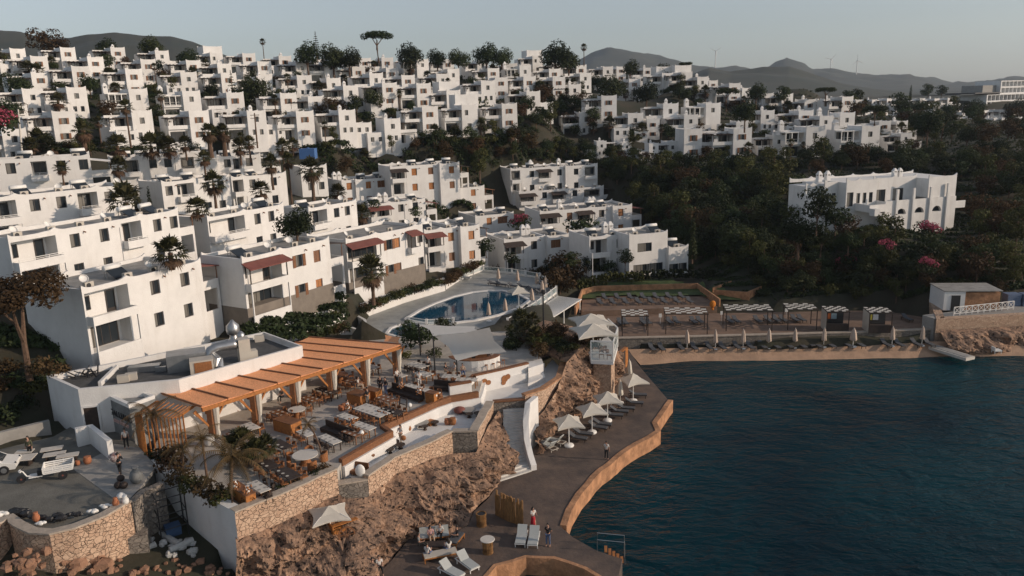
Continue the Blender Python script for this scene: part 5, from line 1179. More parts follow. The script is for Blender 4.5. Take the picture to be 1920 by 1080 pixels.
    if hair == 'long': g.ball((0,.075*k,hz-.16*k), .12*k, 9, 6, (1,.6,1.7), .05)
    for s in (-1,1): g.ball((s*.032*k,-.115*k,(pz+.715)*k), .010*k, 5, 4)
    g.ball((0,-.112*k,(pz+.655)*k), .014*k, 6, 4, (1.6,.5,.5))
    g.build('hair', MT['hair'], r, True)
    return r
def at(px, py, z): return W(px, py, z)
person('woman with long dark hair in a white top and long red skirt on the promenade', at(1000,989,PZ), 150, 'walk', 'front', WHT, RED_, 'long', skirt=True, h=1.66)
person('man in a black t-shirt and blue jeans, hands behind him, beside two loungers', at(1028,1024,PZ), 200, 'stand', 'back', BLK, BLU, h=1.78)
person('man in a white t-shirt and dark shorts on the promenade, arm raised to his head', at(1137,862,PZ), 20, 'stand', 'one', WHT, BLK)
person('person in black walking up the entrance path with a striped load on the shoulder', at(226,891,PK), 350, 'walk', 'phone', BLK, BLK, sleeve=True)
g = MB(); p = at(220,862,PK); g.ball((0,0,1.35), .45, 9, 7, (.8,.8,.8), .15); 
MT['motley'] = mat('motley_cloth', (.55,.5,.48), .9, scale=7, col2=(.12,.03,.03))
tag(g.build('bundle', MT['motley'], None, True, at(219,890,PK)), 'red and white striped bundle carried by the person in black', 'bundle')
person('person in a white shirt and black trousers below the letters of the entrance block', at(238,842,PK), 330, 'stand', 'down', WHT, BLK)
person('person in dark clothes among the boards in the parking yard', at(58,858,PK), 180, 'stand', 'down', OLV, BLK, sleeve=True)
person('waiter in white shirt and black trousers beside the small serving table', at(745,723,TF), 120, 'stand', 'front', WHT, BLK)
person('waiter in white with a white shirt, seen from behind at the middle of the terrace', at(787,728,TF), 350, 'stand', 'front', WHT, WHT)
person('person in a grey top next to the waiter in white', at(777,726,TF), 20, 'stand', 'front', GRY, GRY)
person('waiter in white shirt and black trousers near the shaded planting left of the sail', at(803,698,TF), 10, 'stand', 'down', WHT, BLK)
person('person in black standing right of the last but one curtain', at(714,738,TF), 190, 'stand', 'down', BLK, BLK, sleeve=True)
person('second person in black standing right of the first, by the curtain', at(724,741,TF), 230, 'stand', 'hips', BLK, BLU, sleeve=True)
person('man in black leaning at the orange timber counter', at(690,761,TF), 300, 'stand', 'front', BLK, GRY, sleeve=True)
person('guest in white seated under the second curtain from the far end', at(672,731,TF), 90, 'sit', 'front', WHT, BEI)
person('guest in white at the left end of the long white table', at(652,776,TF), 100, 'sit', 'front', WHT, BLK)
person('person in a white top crossing the lounge with a brown bag', at(752,832,LL), 200, 'walk', 'front', WHT, BEI, 'long', h=1.66)
g = MB(); g.ball((0,0,.55), .24, 8, 6, (1,.6,1)); tag(g.build('bag', MT['wicker'], None, True, at(757,833,LL)), 'brown wicker bag held by the person crossing the lounge', 'bag')
person('barman in white behind the curved bar counter', bp + Vector((-.3,1.6,0)), 170, 'stand', 'front', WHT, BLK)
person('barman in black at the right end of the bar counter', bp + Vector((1.3,1.5,0)), 160, 'stand', 'front', BLK, BLK, sleeve=True)
for i, (x, y, f, lab, sh) in enumerate(((836,704,120,'guest in dark clothes at the table left of the bar',BLK),(853,702,230,'guest in white left of the bar front',WHT),(868,705,170,'guest in beige seated before the bar',BEI),(500,745,90,'guest in white deep under the near half of the pergola',WHT),(530,752,200,'guest in grey deep under the near half of the pergola',GRY),(560,738,160,'guest in white under the middle of the pergola',WHT),(437,770,100,'guest in white by the back of the near pergola corner',WHT))):
    person(lab, at(x, y, TF), f, 'sit', 'front', sh, rnd.choice((BLK,BLU,BEI)), rnd.choice(('short','long')))
# ---------------------------------------------------------------- promenade furniture
def big_umbrella():
    r = thing('parasol', 'x', 'parasol'); TAGGED.remove(r)
    g = MB(); n = 4; R1 = 1.75
    pts = [(R1*math.cos(math.pi/4+k*math.pi/2), R1*math.sin(math.pi/4+k*math.pi/2)) for k in range(4)]
    vs = [(0,0,3.15)]; fs = []; ring = []
    for k in range(4):
        a, b_ = Vector(pts[k]), Vector(pts[(k+1)%4])
        for i in range(6): q = a.lerp(b_, i/6); e = math.sin(math.pi*i/6); q = q*(1-.16*e); ring.append((q.x,q.y,2.25 + .1*e))
    m1 = [(x*.5,y*.5,(z+3.15)/2-.1) for x,y,z in ring]
    vs += m1 + ring + [(x,y,z-.14) for x,y,z in ring]; K = 24
    for i in range(K): j = (i+1)%K; fs += [(0,1+i,1+j),(1+i,1+K+i,1+K+j,1+j),(1+K+i,1+2*K+i,1+2*K+j,1+K+j)]
    g.add(vs, fs); g.build('canopy', MT['canvas'], r)
    g = MB(); g.tube([(0,0,.1),(0,0,3.1)], .045, 8); g.build('pole', MT['wmetal'], r)
    g = MB(); g.lathe([(.42,0),(.46,.12),(.40,.22),(.1,.26)], 16); g.build('base', MT['wmetal'], r, True)
    g = MB()
    for k in range(4): x, y = pts[k]; g.tube([(0,0,2.5),(x*.55,y*.55,2.62),(x*.95,y*.95,2.28)], .018, 5)
    g.build('rib', MT['wmetal'], r); return r
def closed_umbrella(m='blush', base='wmetal'):
    r = thing('closed_parasol', 'x', 'parasol'); TAGGED.remove(r)
    g = MB(); prof = [(.05,2.5),(.13,2.3),(.2,1.9),(.25,1.4),(.30,1.0),(.26,.92)]; N_ = 18; vs = []; fs = []
    for r_, z in prof:
        for j in range(N_): w = 2*math.pi*j/N_; q = r_*(1+.22*math.cos(w*6+z)); vs.append((q*math.cos(w), q*math.sin(w), z))
    for i in range(len(prof)-1):
        for j in range(N_): fs.append((i*N_+j, i*N_+(j+1)%N_, (i+1)*N_+(j+1)%N_, (i+1)*N_+j))
    g.add(vs, fs); g.build('canopy', MT[m], r, True)
    g = MB(); g.tube([(0,0,.1),(0,0,2.62)], .03, 6); g.build('pole', MT['wmetal'], r)
    g = MB(); g.lathe([(.34,0),(.36,.1),(.28,.16),(.06,.18)], 14); g.build('base', MT[base], r, True); return r
def lounger(m='darkwood', pad='dark', up=35, w=.62):
    r = thing('sun_lounger', 'x', 'sun lounger'); TAGGED.remove(r)
    g = MB(); 
    for x in (-w/2, w/2-.05): g.box(x, x+.05, -1.0, .95, .28, .34)
    for y in (-1.0, -.3, .3, .9): g.box(-w/2+.051, w/2-.051, y, y+.05, .285, .335)
    g.build('frame', MT[m], r)
    for x in (-w/2+.03, w/2-.03):
        for y in (-.85, .7): l = MB(); l.box(x-.025,x+.025,y-.03,y+.03,0,.279); l.build('leg', MT[m], r)
    g = MB(); g.box(-w/2+.03,w/2-.03,-.98,.25,.341,.42); g.build('mattress', MT[pad], r)
    a = R(up); g = MB(); T = Matrix.Translation((0,.25,.345)) @ Matrix.Rotation(a,4,'X'); g.box(-w/2+.03,w/2-.03,0.01,.75,0,.08,T=T); g.build('backrest', MT[pad], r); return r
MT['greypad'] = mat('pale_grey_pad', (.42,.44,.43), .85, var=.1); MT['slate'] = mat('slate_mesh', (.085,.09,.10), .8, var=.2, scale=4)
BU = Proto(big_umbrella()); CUm = Proto(closed_umbrella()); CUw = Proto(closed_umbrella('canvas'))
LGw = Proto(lounger('wmetal','greypad',40,.75)); LGd = Proto(lounger('darkwood','slate',32)); LGb = Proto(lounger('beige','greypad',50,.7))
def put(P, px, py, z, rot, lab, cat, grp=None, scale=None):
    o = P.put(W(px, py, z), R(rot), lab, scale, grp); o['category'] = cat
    if o not in TAGGED: TAGGED.append(o)
    return o
UG = 'open white parasols on the promenade'
for x, y, rot, l in ((1067,837,8,'nearest the foot of the stairs'),(1110,812,12,'second along the rock from the stairs'),(1139,790,5,'third along the rock from the stairs'),(1187,753,20,'farthest along the rock, toward the beach')): put(BU, x, y, PZ, rot, 'open white square parasol, '+l, 'parasol', UG)
put(CUw, 1163,756,PZ,0,'closed white parasol between the two farthest open parasols','parasol','closed white parasols by the rock'); put(CUw, 1180,715,PZ,0,'closed white parasol beside the brown doors below the lookout','parasol','closed white parasols by the rock')
for i, (x, y, r_) in enumerate(((1030,842,215),(1018,836,230),(1042,832,235),(1092,818,70),(1082,826,65),(1128,800,70),(1120,806,65),(1150,783,75),(1160,776,75),(1172,770,75),(1195,745,80),(1188,760,78))): put(LGd if i > 2 else LGb, x, y, PZ, r_, ('wooden lounger with a raised pale back near the stair foot' if i < 3 else 'dark sun lounger under the promenade parasols'), 'sun lounger', 'loungers on the promenade')
put(LGw, 978,1014,PZ,-8,'left of the pair of white loungers beside the man in black','sun lounger'); put(LGw, 1001,1016,PZ,-8,'right of the pair of white loungers beside the man in black','sun lounger')
put(LGw, 876,1062,PZ,38,'white lounger with raised back beside the water inlet','sun lounger'); put(LGw, 846,1078,PZ,48,'white lounger with raised back cut by the lower frame edge','sun lounger')
def reed_table(label, px, py, top):
    p = W(px, py, PZ); r = thing('reed_table', label, 'table', p); g = MB(); n = 26; vs = []
    for i in range(n): a = i*2*math.pi/n; g.tube([(.34*math.cos(a),.34*math.sin(a),0),(.33*math.cos(a+.1),.33*math.sin(a+.1),.5),(.36*math.cos(a),.36*math.sin(a),1.0)], .045, 5)
    g.build('reed_base', MT['reedc'], r)
    if top: g = MB(); g.lathe([(.5,1.0),(.52,1.03),(.5,1.06)], 22); g.build('tabletop', MT['table'], r)
    else: g = MB(); g.lathe([(.3,.9),(.3,.95)], 16); g.build('lid', MT['dark'], r)
MT['reedc'] = mat('golden_reed', (.36,.19,.07), .85, var=.55, scale=6, stretch=(3,3,.4))
reed_table('reed column table with a pale round top near the white loungers', 915,1036, True); reed_table('reed drum bin against the cliff foot', 903,985, False)
g = MB(); ln = dense(XY([(930,965),(955,978),(980,986)], PZ), .12, .02)
for x, y in ln: 
    h = 1.9+rnd.uniform(-.3,.25); g.tube([(x,y,PZ),(x+rnd.uniform(-.06,.06),y+rnd.uniform(-.05,.05),PZ+h)], .075, 5)
tag(g.build('reed_screen', MT['reedc']), 'dry golden reed screen standing at the foot of the cliff', 'screen')
# table party below the cliff
pt = W(818,1030,PZ)
def low_lounge(): pass
r = thing('low_table', 'low dark table in the middle of the group seated below the cliff', 'table', pt); g = MB(); g.box(-.7,.7,-.4,.4,.38,.44); g.build('tabletop', MT['darkwood'], r)
for x in (-.6,.6):
    for y in (-.32,.32): g = MB(); g.box(x-.03,x+.03,y-.03,y+.03,0,.379); g.build('leg', MT['darkwood'], r)
def daybed(label, px, py, rot, L, pad='greypad', back=True):
    p = W(px, py, PZ); r = thing('day_bed', label, 'day bed', p, R(rot)); g = MB(); g.box(-L/2,L/2,-.38,.38,.3,.38); g.build('frame', MT['orange'], r)
    for x in (-L/2+.06, L/2-.06):
        for y in (-.33,.33): l = MB(); l.box(x-.03,x+.03,y-.03,y+.03,0,.299); l.build('leg', MT['orange'], r)
    g = MB(); g.box(-L/2+.05,L/2-.05,-.34,.34,.381,.48); g.build('mattress', MT[pad], r)
    if back: g = MB(); g.box(-L/2+.05,L/2-.05,.341,.45,.381,.85); g.build('backrest', MT[pad], r)
daybed('timber day bed along the near side of the seated group', 826,1047,17,2.4,'beige',False); daybed('timber day bed behind the seated group, against the rock', 815,1012,10,2.2); daybed('timber day bed at the right of the seated group', 855,1018,70,1.6,'slate',False)
for x, y, f, lab, sh, lg, hr in ((802,1050,20,'person in white seated at the near left of the group below the cliff',WHT,BLU,'short'),(842,1040,330,'person in white with dark hair at the near right of the group below the cliff',WHT,BLU,'long'),(786,1030,90,'person in grey at the left end of the group below the cliff',GRY,BLK,'short'),(808,1016,160,'person in a pink top at the back left of the group below the cliff',(.5,.3,.3),BEI,'long'),(826,1010,185,'person in a white top at the back of the group below the cliff',WHT,BLK,'long'),(858,1016,250,'person in dark clothes at the right end of the group below the cliff',BLK,BLK,'short')):
    person(lab, W(x, y, PZ-.02), f, 'sit', 'front', sh, lg, hr)
for x, y, lab in ((700,1078,'person in dark clothes sitting at the lower frame edge below the cliff'),(712,1074,'person in white sitting at the lower frame edge below the cliff')): person(lab, W(x, y, PZ), 160, 'sit', 'front', BLK if x < 705 else WHT, BLK)
# cliff hut with parasol
hp = W(617,1000,3.0); put(BU, 621,1004,2.9,20,'open white parasol over the timber hut on the cliff','parasol', None, (1.05,1.05,.72))
r = thing('timber_hut', 'small orange slatted timber booth under the cliff parasol', 'booth', W(641,1002,2.7), R(35))
for nm, b_ in (('side_panel',(-.9,-.82,-.7,.7,0,1.2)),('side_panel',(.82,.9,-.7,.7,0,1.2)),('front_panel',(-.819,.819,-.7,-.62,0,1.0)),('counter_top',(-.95,.95,-.85,-.5,1.21,1.27))): g = MB(); g.box(*b_); g.build(nm, MT['orange'], r)
p = W(650,1003,3.3); r = thing('cart_wheel', 'old timber cart wheel leaning beside the cliff booth', 'wheel', p, R(20)); g = MB(); 
T = Matrix.Rotation(R(80),4,'X'); g.add(*[[T @ Vector((q*math.cos(a*.2618),q*math.sin(a*.2618),z)) for z in (-.04,.04) for q in (.5,.6) for a in range(24)], [(i,(i+1)%24,24+(i+1)%24,24+i) for i in range(24)]+[(48+i,72+i,72+(i+1)%24,48+(i+1)%24) for i in range(24)]+[(24+i,24+(i+1)%24,72+(i+1)%24,72+i) for i in range(24)]+[(i,48+i,48+(i+1)%24,(i+1)%24) for i in range(24)]]); g.build('rim', MT['wood'], r)
g = MB()
for k in range(4): a = k*math.pi/4; g.tube([T @ Vector((.52*math.cos(a),.52*math.sin(a),0)), T @ Vector((-.52*math.cos(a),-.52*math.sin(a),0))], .025, 5)
g.build('spoke', MT['wood'], r)
# swim ladder
p = W(1128,1034,PZ); r = thing('swim_ladder', 'steel swim ladder with handrails and timber steps at the quay', 'ladder', p, R(-6))
for y in (0,.9): g = MB(); g.tube([(-.3,y,-.2),(-.3,y,.9),(1.6,y,.75),(1.6,y,-.9)], .025, 6); g.build('handrail', MT['metal'], r)
g = MB()
for i in range(5): g.box(.2+i*.28,.4+i*.28,.03,.87,-.1-i*.2,-.06-i*.2)
g.build('step', MT['orange'], r)
# ---------------------------------------------------------------- glass lookout
lk = [(1098,668),(1150,676),(1160,652),(1148,630),(1085,630)]
LKZ = 6.4
lx_ = XY([(1108,676),(1150,678),(1158,650),(1140,632),(1098,640)], LKZ)
r = thing('lookout_deck', 'white glazed lookout deck perched on the rock, under two white parasols', 'lookout', (0,0,0))
g = MB(); g.prism(lx_, LKZ-.35, LKZ); g.build('deck', MT['white'], r)
c = Vector((sum(p[0] for p in lx_)/5, sum(p[1] for p in lx_)/5))
g = MB(); g.prism([tuple(c+(Vector(p)-c)*.8) for p in lx_], .8, LKZ-.351); g.build('base', MT['stone'], r)
MT['clear'] = mat('clear_glazing', (.55,.68,.70), .05, alpha=.35)
for i in range(4):
    a, b_ = lx_[i], lx_[i+1]
    if i == 3: continue
    m = MB(); m.quad((*a,LKZ+.05),(*b_,LKZ+.05),(*b_,LKZ+2.0),(*a,LKZ+2.0)); m.build('glass_panel', MT['clear'], r)
g = MB(); 
for p in lx_[:4]: g.tube([(*p,LKZ),(*p,LKZ+2.05)], .07, 6)
for i in range(3): g.bar((*lx_[i],LKZ+2.05),(*lx_[i+1],LKZ+2.05),.12); g.bar((*lx_[i],LKZ+.8),(*lx_[i+1],LKZ+.8),.07)
g.build('frame', MT['wmetal'], r)
for (x, y, lab) in ((1112,661,'large white parasol nearest the sea over the glass lookout'),(1108,640,'large white parasol at the rear of the glass lookout')): put(BU, x, y, LKZ, 10, lab, 'parasol', None, (1.65,1.65,1.0))
for i, (x, y) in enumerate(((1128,672),(1136,664),(1142,674))):
    o = CHR['c'].put(W(x, y, LKZ), R(40*i), 'chair inside the glass lookout', None, 'chairs in the glass lookout'); TAGGED.append(o)
p = W(1172,690,PZ); r = thing('timber_doors', 'tall orange timber cupboard doors at the foot of the lookout', 'cupboard', p, R(62)); g = MB(); g.box(-.9,.9,0,.4,0,2.3); g.build('body', MT['orange'], r)
for x in (-.87,.02): g = MB(); g.box(x,x+.85,-.05,-.003,.08,2.2); g.build('door', MT['darkwood' if x < 0 else 'orange'], r)
# lamp pole
p = W(1020,640,6.2); r = thing('lamp_post', 'tall dark lamp post between the rock and the pool terrace', 'lamp post', p); g = MB(); g.tube([(0,0,-1),(0,0,5.4)], [.13,.08], 8); g.build('pole', MT['dark'], r); g = MB(); g.lathe([(.08,5.4),(.2,5.5),(.22,5.75),(.1,5.85)], 10); g.build('lamp_head', MT['dark'], r)
# ---------------------------------------------------------------- beach club
BZ = 1.0; DK = 2.3
bw = XY([(1152,651),(1300,648),(1450,644),(1600,640),(1752,634)], 1.2)
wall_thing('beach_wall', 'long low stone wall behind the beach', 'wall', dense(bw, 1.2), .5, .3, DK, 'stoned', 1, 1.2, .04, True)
dkb = XY([(1110,590),(1300,588),(1500,584),(1650,582),(1770,600)], DK)
g = MB(); g.prism([(x, y+.3) for x, y in bw] + dkb[::-1], .5, DK-.02); MT['deckp'] = mat('beach_terrace', (.23,.15,.105), .9, var=.35, scale=.7, bump=.3); struct('beach_terrace', g, MT['deckp'])
ud = XY([(1075,585),(1092,556),(1130,548),(1305,544),(1345,574),(1090,584)], 3.1)
g = MB(); g.prism(ud[1:5]+[ud[5]], 1.0, 3.1); struct('upper_sun_deck', g, MT['deckp'])
w_ = XY([(1080,590),(1093,555),(1118,549),(1306,544),(1348,574)], 3.1)
g = MB(); strip(g, dense(w_, 1), .22, 3.0, 4.15, 1); tag(g.build('deck_wall', MT['orangew'] if 'orangew' in MT else MT['seawall']), 'orange lit low wall around the upper sun deck', 'wall')
for i in range(15):
    x = 1125 + (i//2)*24 + (i%2)*9; y = 571 - (i%2)*9 - (i//2)*.4
    put(LGd, x, y, 3.1, 12, f'dark lounger on the upper sun deck, {"front" if i%2==0 else "rear"} row', 'sun lounger', 'loungers on the upper sun deck')
MT['check'] = MT['wmetal']
def cabana(name, label, x0, x1, y0, y1, ztop=2.75, walls=None):
    """lattice shade: px corners of the roof front edge and rear edge"""
    Zt = DK + ztop; a, b_ = W(x0, y0, Zt), W(x1, y0, Zt); dirx = (b_-a); Lx = dirx.length; dirx.normalize(); dy_ = Vector((-dirx.y, dirx.x, 0))
    r = thing(name, label, 'cabana', (a.x,a.y,DK), math.atan2(dirx.y, dirx.x)); dep = y1
    g = MB(); nx = max(6, int(Lx/.62)); ny = 5
    for i in range(nx):
        for j in range(ny):
            if (i+j) % 2 == 0 or j in (0, ny-1) and (i+j) % 2 == 0: g.box(Lx*i/nx+.0, Lx*(i+1)/nx-.03, dep*j/ny, dep*(j+1)/ny-.03, ztop, ztop+.04)
    g.build('roof_panel', MT['table'], r)
    g = MB()
    for y in (0, dep): g.box(-.05,Lx+.05,y-.05,y+.05,ztop-.12,ztop-.01)
    for x in (0, Lx): g.box(x-.04,x+.04,.051,dep-.051,ztop-.1,ztop-.012)
    g.build('beam', MT['darkwood'], r)
    k = max(2, int(Lx/4.2)+1)
    for i in range(k):
        for y in (0.06, dep-.06): p = MB(); x = .06+(Lx-.12)*i/(k-1); p.box(x-.05,x+.05,y-.05,y+.05,0,ztop-.121); p.build('post', MT['darkwood'], r)
    if walls:
        w = MB(); w.box(-.02,.06,.12,dep-.12,0,ztop-.13); w.build('side_wall', MT['beige'], r); w = MB(); w.box(.1,Lx-.1,dep-.2,dep-.12,0,ztop-.2); w.build('back_wall', MT['dark'], r)
        w = MB(); w.box(.1,Lx-.1,.15,.55,0,1.0); w.build('counter', MT['darkwood'], r)
    return r
for x0, x1, y0, lab in ((1166,1216,592,'shortest lattice roofed cabana, at the left end of the row'),(1248,1328,588,'lattice roofed cabana second in the row, with six bays'),(1362,1450,582,'lattice roofed cabana in the middle of the row, beside the steps'),(1478,1534,580,'lattice roofed cabana right of the middle, without side walls')):
    r = cabana('lattice_cabana', lab, x0, x1, y0, 3.0); r['group'] = 'lattice roofed cabanas behind the beach'
for x0, x1, y0, lab in ((1551,1594,584,'walled lattice hut with an orange and blue poster'),(1631,1675,586,'walled lattice hut with a yellow poster, at the right end')):
    r = cabana('lattice_hut', lab, x0, x1, y0, 2.6, 2.7, True); r['group'] = 'walled huts behind the beach'
    cols = ((.5,.13,.03),(.3,.42,.5)) if x0 < 1600 else ((.4,.36,.05),(.42,.47,.55))
    Lx = 2.4
    for k in (0, 1): w = MB(); w.box(.45+k*.75,1.1+k*.75,2.3,2.39,1.1,1.8); w.build('poster', clo(cols[k]), r)
for i, x in enumerate((1163,1172,1206,1215,1255,1268,1300,1312,1368,1380,1420,1440,1455,1468,1490,1502,1560,1700)): put(LGd, x, 609 - i*.45, DK, 10, 'dark lounger in the shade of the cabana row', 'sun lounger', 'loungers under the cabanas')
for i, x in enumerate((1288,1341,1393,1441,1490,1544,1599,1672,1728)):
    put(CUm, x, 656 - i*.9, BZ-.05, i*40, 'closed blush parasol on the beach' , 'parasol', 'closed parasols along the beach', (1.0,1.0,1.0) if i != 6 else (1.35,1.35,.95))
    for s in (-12, 13): put(LGd, x+s, 656 - i*.9 - .5, BZ-.02, 8, 'dark lounger beside a closed beach parasol', 'sun lounger', 'loungers on the beach')
for x in (1222,1240,1518): put(LGd, x, 657 if x < 1300 else 649, BZ, 8, 'dark lounger on the beach with no parasol beside it', 'sun lounger', 'loungers on the beach')
for i, (x, y) in enumerate(((1238,599),(1353,594),(1474,589))): g = MB(); g.box(-.2,.2,-.02,.02,.9,1.4); g.tube([(0,.03,0),(0,.03,.9)], .025, 5); tag(g.build('small_sign', MT['wmetal'], None, loc=W(x, y+8, DK)), 'blank white square sign on a post between cabanas', 'sign', 'small white signs between the cabanas')
# ramp boat, slide
p = W(1783,664,.6); r = thing('raft', 'long pale pontoon raft pulled up on the beach end', 'raft', p, R(112)); g = MB(); g.box(-2.6,2.6,-.75,.75,0,.35); g.build('hull', MT['table'], r); g = MB(); g.box(-2.4,2.4,-.5,.5,.351,.40); g.build('deck', MT['grey'], r)
g = MB(); p = W(1868,662,.5); g.box(-.45,.45,-.4,.4,.3,.45); g.box(-.45,-.35,-.4,.4,.45,.8)
for x in (-.38,.38):
    for y in (-.33,.33): g.box(x-.03,x+.03,y-.03,y+.03,0,.299)
tag(g.build('plastic_chair', MT['wmetal'], None, loc=p), 'white plastic chair alone on the dark shore', 'chair')
# breakwater, railing, shed
bk_ = XY([(1738,600),(1752,641),(1850,636),(1980,628)], 1.0)
wall_thing('breakwater_wall', 'rough stone wall right of the beach, below the white railing', 'wall', dense(bk_, 1), 1.0, .0, 3.95, 'stone', 1, 1, .1)
rock_sheet('boulder_bank', 'bank of boulders below the breakwater wall', [(x+.3, y-.3, 2.6) for x, y in bk_[1:]], [(x+.3, y-3.2, .25) for x, y in bk_[1:]], 60, 14, .5, .6, 31, 'boulders', 1.4)
yd = [(x, y+.5) for x, y in bk_[1:]] + XY([(1980,560),(1730,590)], 3.95); g = MB(); g.prism(yd, .5, 3.9); struct('yard_ground', g, MT['grey'])
r = thing('white_railing', 'white cross braced railing above the breakwater', 'railing', (0,0,0)); a, b_ = W(1788,592,4.0), W(1900,580,4.0)
for i in range(11): q = a.lerp(b_, i/10); g = MB(); g.bar(q, q+Vector((0,0,1.1)), .09); g.build('post', MT['wmetal'], r)
g = MB(); g.bar(a+Vector((0,0,1.1)), b_+Vector((0,0,1.1)), .08); g.bar(a+Vector((0,0,.25)), b_+Vector((0,0,.25)), .06)
for i in range(10): q, s = a.lerp(b_, i/10), a.lerp(b_, (i+1)/10); g.bar(q+Vector((0,0,.25)), s+Vector((0,0,1.1)), .045); g.bar(q+Vector((0,0,1.1)), s+Vector((0,0,.25)), .045)
g.build('rail', MT['wmetal'], r)
sh = thing('flat_roofed_shed', 'small white and orange flat roofed shed above the breakwater', 'shed', W(1768,582,3.9), R(-6)); g = MB(); g.box(0,2.6,0,4.4,0,2.5); g.build('wall', MT['white'], sh); g = MB(); g.box(2.603,7.0,.3,4.2,0,2.3); g.build('extension', MT['seawall'], sh); g = MB(); g.box(.9,2.0,-.05,-.003,.05,2.0); g.build('door', MT['dark'], sh); g = MB(); g.box(-.1,7.1,-.1,4.5,2.51,2.62); g.build('roof', MT['roof'], sh)
for i, (x, lab) in enumerate(((1895,'larger blue wrapped pallet stack at the right edge'),(1925,'second blue wrapped pallet stack at the right edge'))): g = MB(); g.box(-.9,.9,-.7,.7,0,.5); g.box(-.85,.85,-.65,.65,.501,1.05); g.box(-.88,.88,-.68,.68,1.051,1.6); tag(g.build('pallet_stack', clo((.12,.17,.27)), None, loc=W(x,572,3.9)), lab, 'pallet stack')
# ---------------------------------------------------------------- lawn
lw = XY([(1075,555),(1090,528),(1150,520),(1260,516),(1330,530),(1420,548),(1345,556),(1310,543),(1130,547)], 4.2)
def patch(name, poly, z0, m, step=1.2):
    xs = [p[0] for p in poly]; ys = [p[1] for p in poly]; gx = np.arange(min(xs), max(xs)+step, step); gy = np.arange(min(ys), max(ys)+step, step)
    X, Y = np.meshgrid(gx, gy); I = inpoly(X, Y, poly); Z = np.maximum(terr2(X, Y)+.12, z0); g = MB(); n = len(gx); idx = {}
    for j in range(len(gy)-1):
        for i in range(n-1):
            if I[j,i] and I[j,i+1] and I[j+1,i] and I[j+1,i+1]:
                f = []
                for a, b_ in ((j,i),(j,i+1),(j+1,i+1),(j+1,i)):
                    if (a,b_) not in idx: idx[(a,b_)] = len(g.v); g.v.append((X[a,b_], Y[a,b_], Z[a,b_]+rnd.uniform(0,.05)))
                    f.append(idx[(a,b_)])
                g.f.append(tuple(f)); g.mi.append(0)
    return struct(name, g, m, True, 'stuff')
MT['grass'] = mat('lawn_grass', (.075,.11,.028), .9, scale=.7, col2=(.04,.065,.02), bump=1, bscale=9)
patch('lawn_grass', lw, 3.3, MT['grass'])
for ln, lab in (([(1085,536),(1150,521),(1200,522)],'clipped green hedge at the left edge of the lawn'),([(1190,518),(1260,516),(1345,516)],'dark hedge below the lawn villa')):
    HED = dense(XY(ln, 4.4), .8); g = MB()
    for x, y in HED:
        for k in range(26): c_ = (x+rnd.uniform(-.7,.7), y+rnd.uniform(-.7,.7), 4.0+rnd.uniform(.0,1.3)); g.ball(c_, rnd.uniform(.12,.24), 4, 3, jit=.3)
    tag(g.build('hedge', MT['leafbr' if '1085' in str(ln) else 'leaf']), lab, 'hedge')
for i, (a, b_, lab) in enumerate(((((1337,548)),(1372,535),'orange lit plank wall rising behind the lattice steps'),((1338,552),(1405,557),'dark plank wall behind the lattice steps'),((1403,556),(1428,545),'short orange lit plank wall beside the dark trees'))):
    g = MB(); strip(g, XY([a, b_], 3.6), .15, 2.4, 4.3, 1); tag(g.build('plank_wall', MT['seawall']), lab, 'wall')
p = W(1336,582,2.9); g = MB(); g.ball((0,0,.9), .45, 8, 6, (1,.5,1.2)); g.ball((0,0,.2), .2, 8, 5, (1,1,1)); tag(g.build('orange_buoy', clo((.6,.2,.02)), None, True, p), 'bright orange life vests hung at the top of the beach steps', 'life vests')
# ---------------------------------------------------------------- pool terrace
POOL = XY([(763,599),(790,582),(817,570),(852,557),(887,549),(915,546),(940,546),(968,552),(990,563),(972,577),(935,590),(890,600),(840,606),(800,606)], DZ)
deck = XY([(640,640),(655,612),(672,598),(700,588),(760,565),(835,543),(868,520),(905,506),(960,510),(1012,520),(1045,547),(1005,580),(952,613),(900,640),(830,655),(745,650)], DZ)
MT['pooldeck'] = mat('pool_paving', (.36,.37,.36), .7, var=.25, scale=.8, bump=.2, bscale=4)
g = MB(); g.prism(deck, 2.0, DZ-.1); struct('pool_terrace', g, MT['pooldeck'])
m = mat('pool_water', (.012,.065,.12), .03, spec=.6, bump=.06, bscale=1.2); m.node_tree.nodes['Principled BSDF'].inputs['IOR'].default_value = 1.33; MT['pool'] = m
g = MB(); g.prism(POOL, DZ-.12, DZ-.03); struct('pool_water', g, m)
g = MB(); pl = POOL + [POOL[0]]; cc = Vector((sum(p[0] for p in POOL)/len(POOL), sum(p[1] for p in POOL)/len(POOL)))
ar = sum(POOL[i][0]*POOL[(i+1)%len(POOL)][1]-POOL[(i+1)%len(POOL)][0]*POOL[i][1] for i in range(len(POOL)))
strip(g, dense(pl, .8), .45, DZ-.11, DZ+.12, -1 if ar > 0 else 1); tag(g.build('pool_edge', MT['white']), 'rounded white coping around the large blue pool', 'pool edge')
P2_ = XY([(727,626),(735,616),(752,610),(772,606),(790,610),(776,622),(755,634)], DZ); g = MB(); g.prism(P2_, DZ-.12, DZ-.03); struct('small_pool_water', g, m)
g = MB(); strip(g, dense(P2_+[P2_[0]], .8), .35, DZ-.11, DZ+.15, 1); tag(g.build('pool_edge', MT['white']), 'white coping of the small lower pool by the pergola end', 'pool edge')
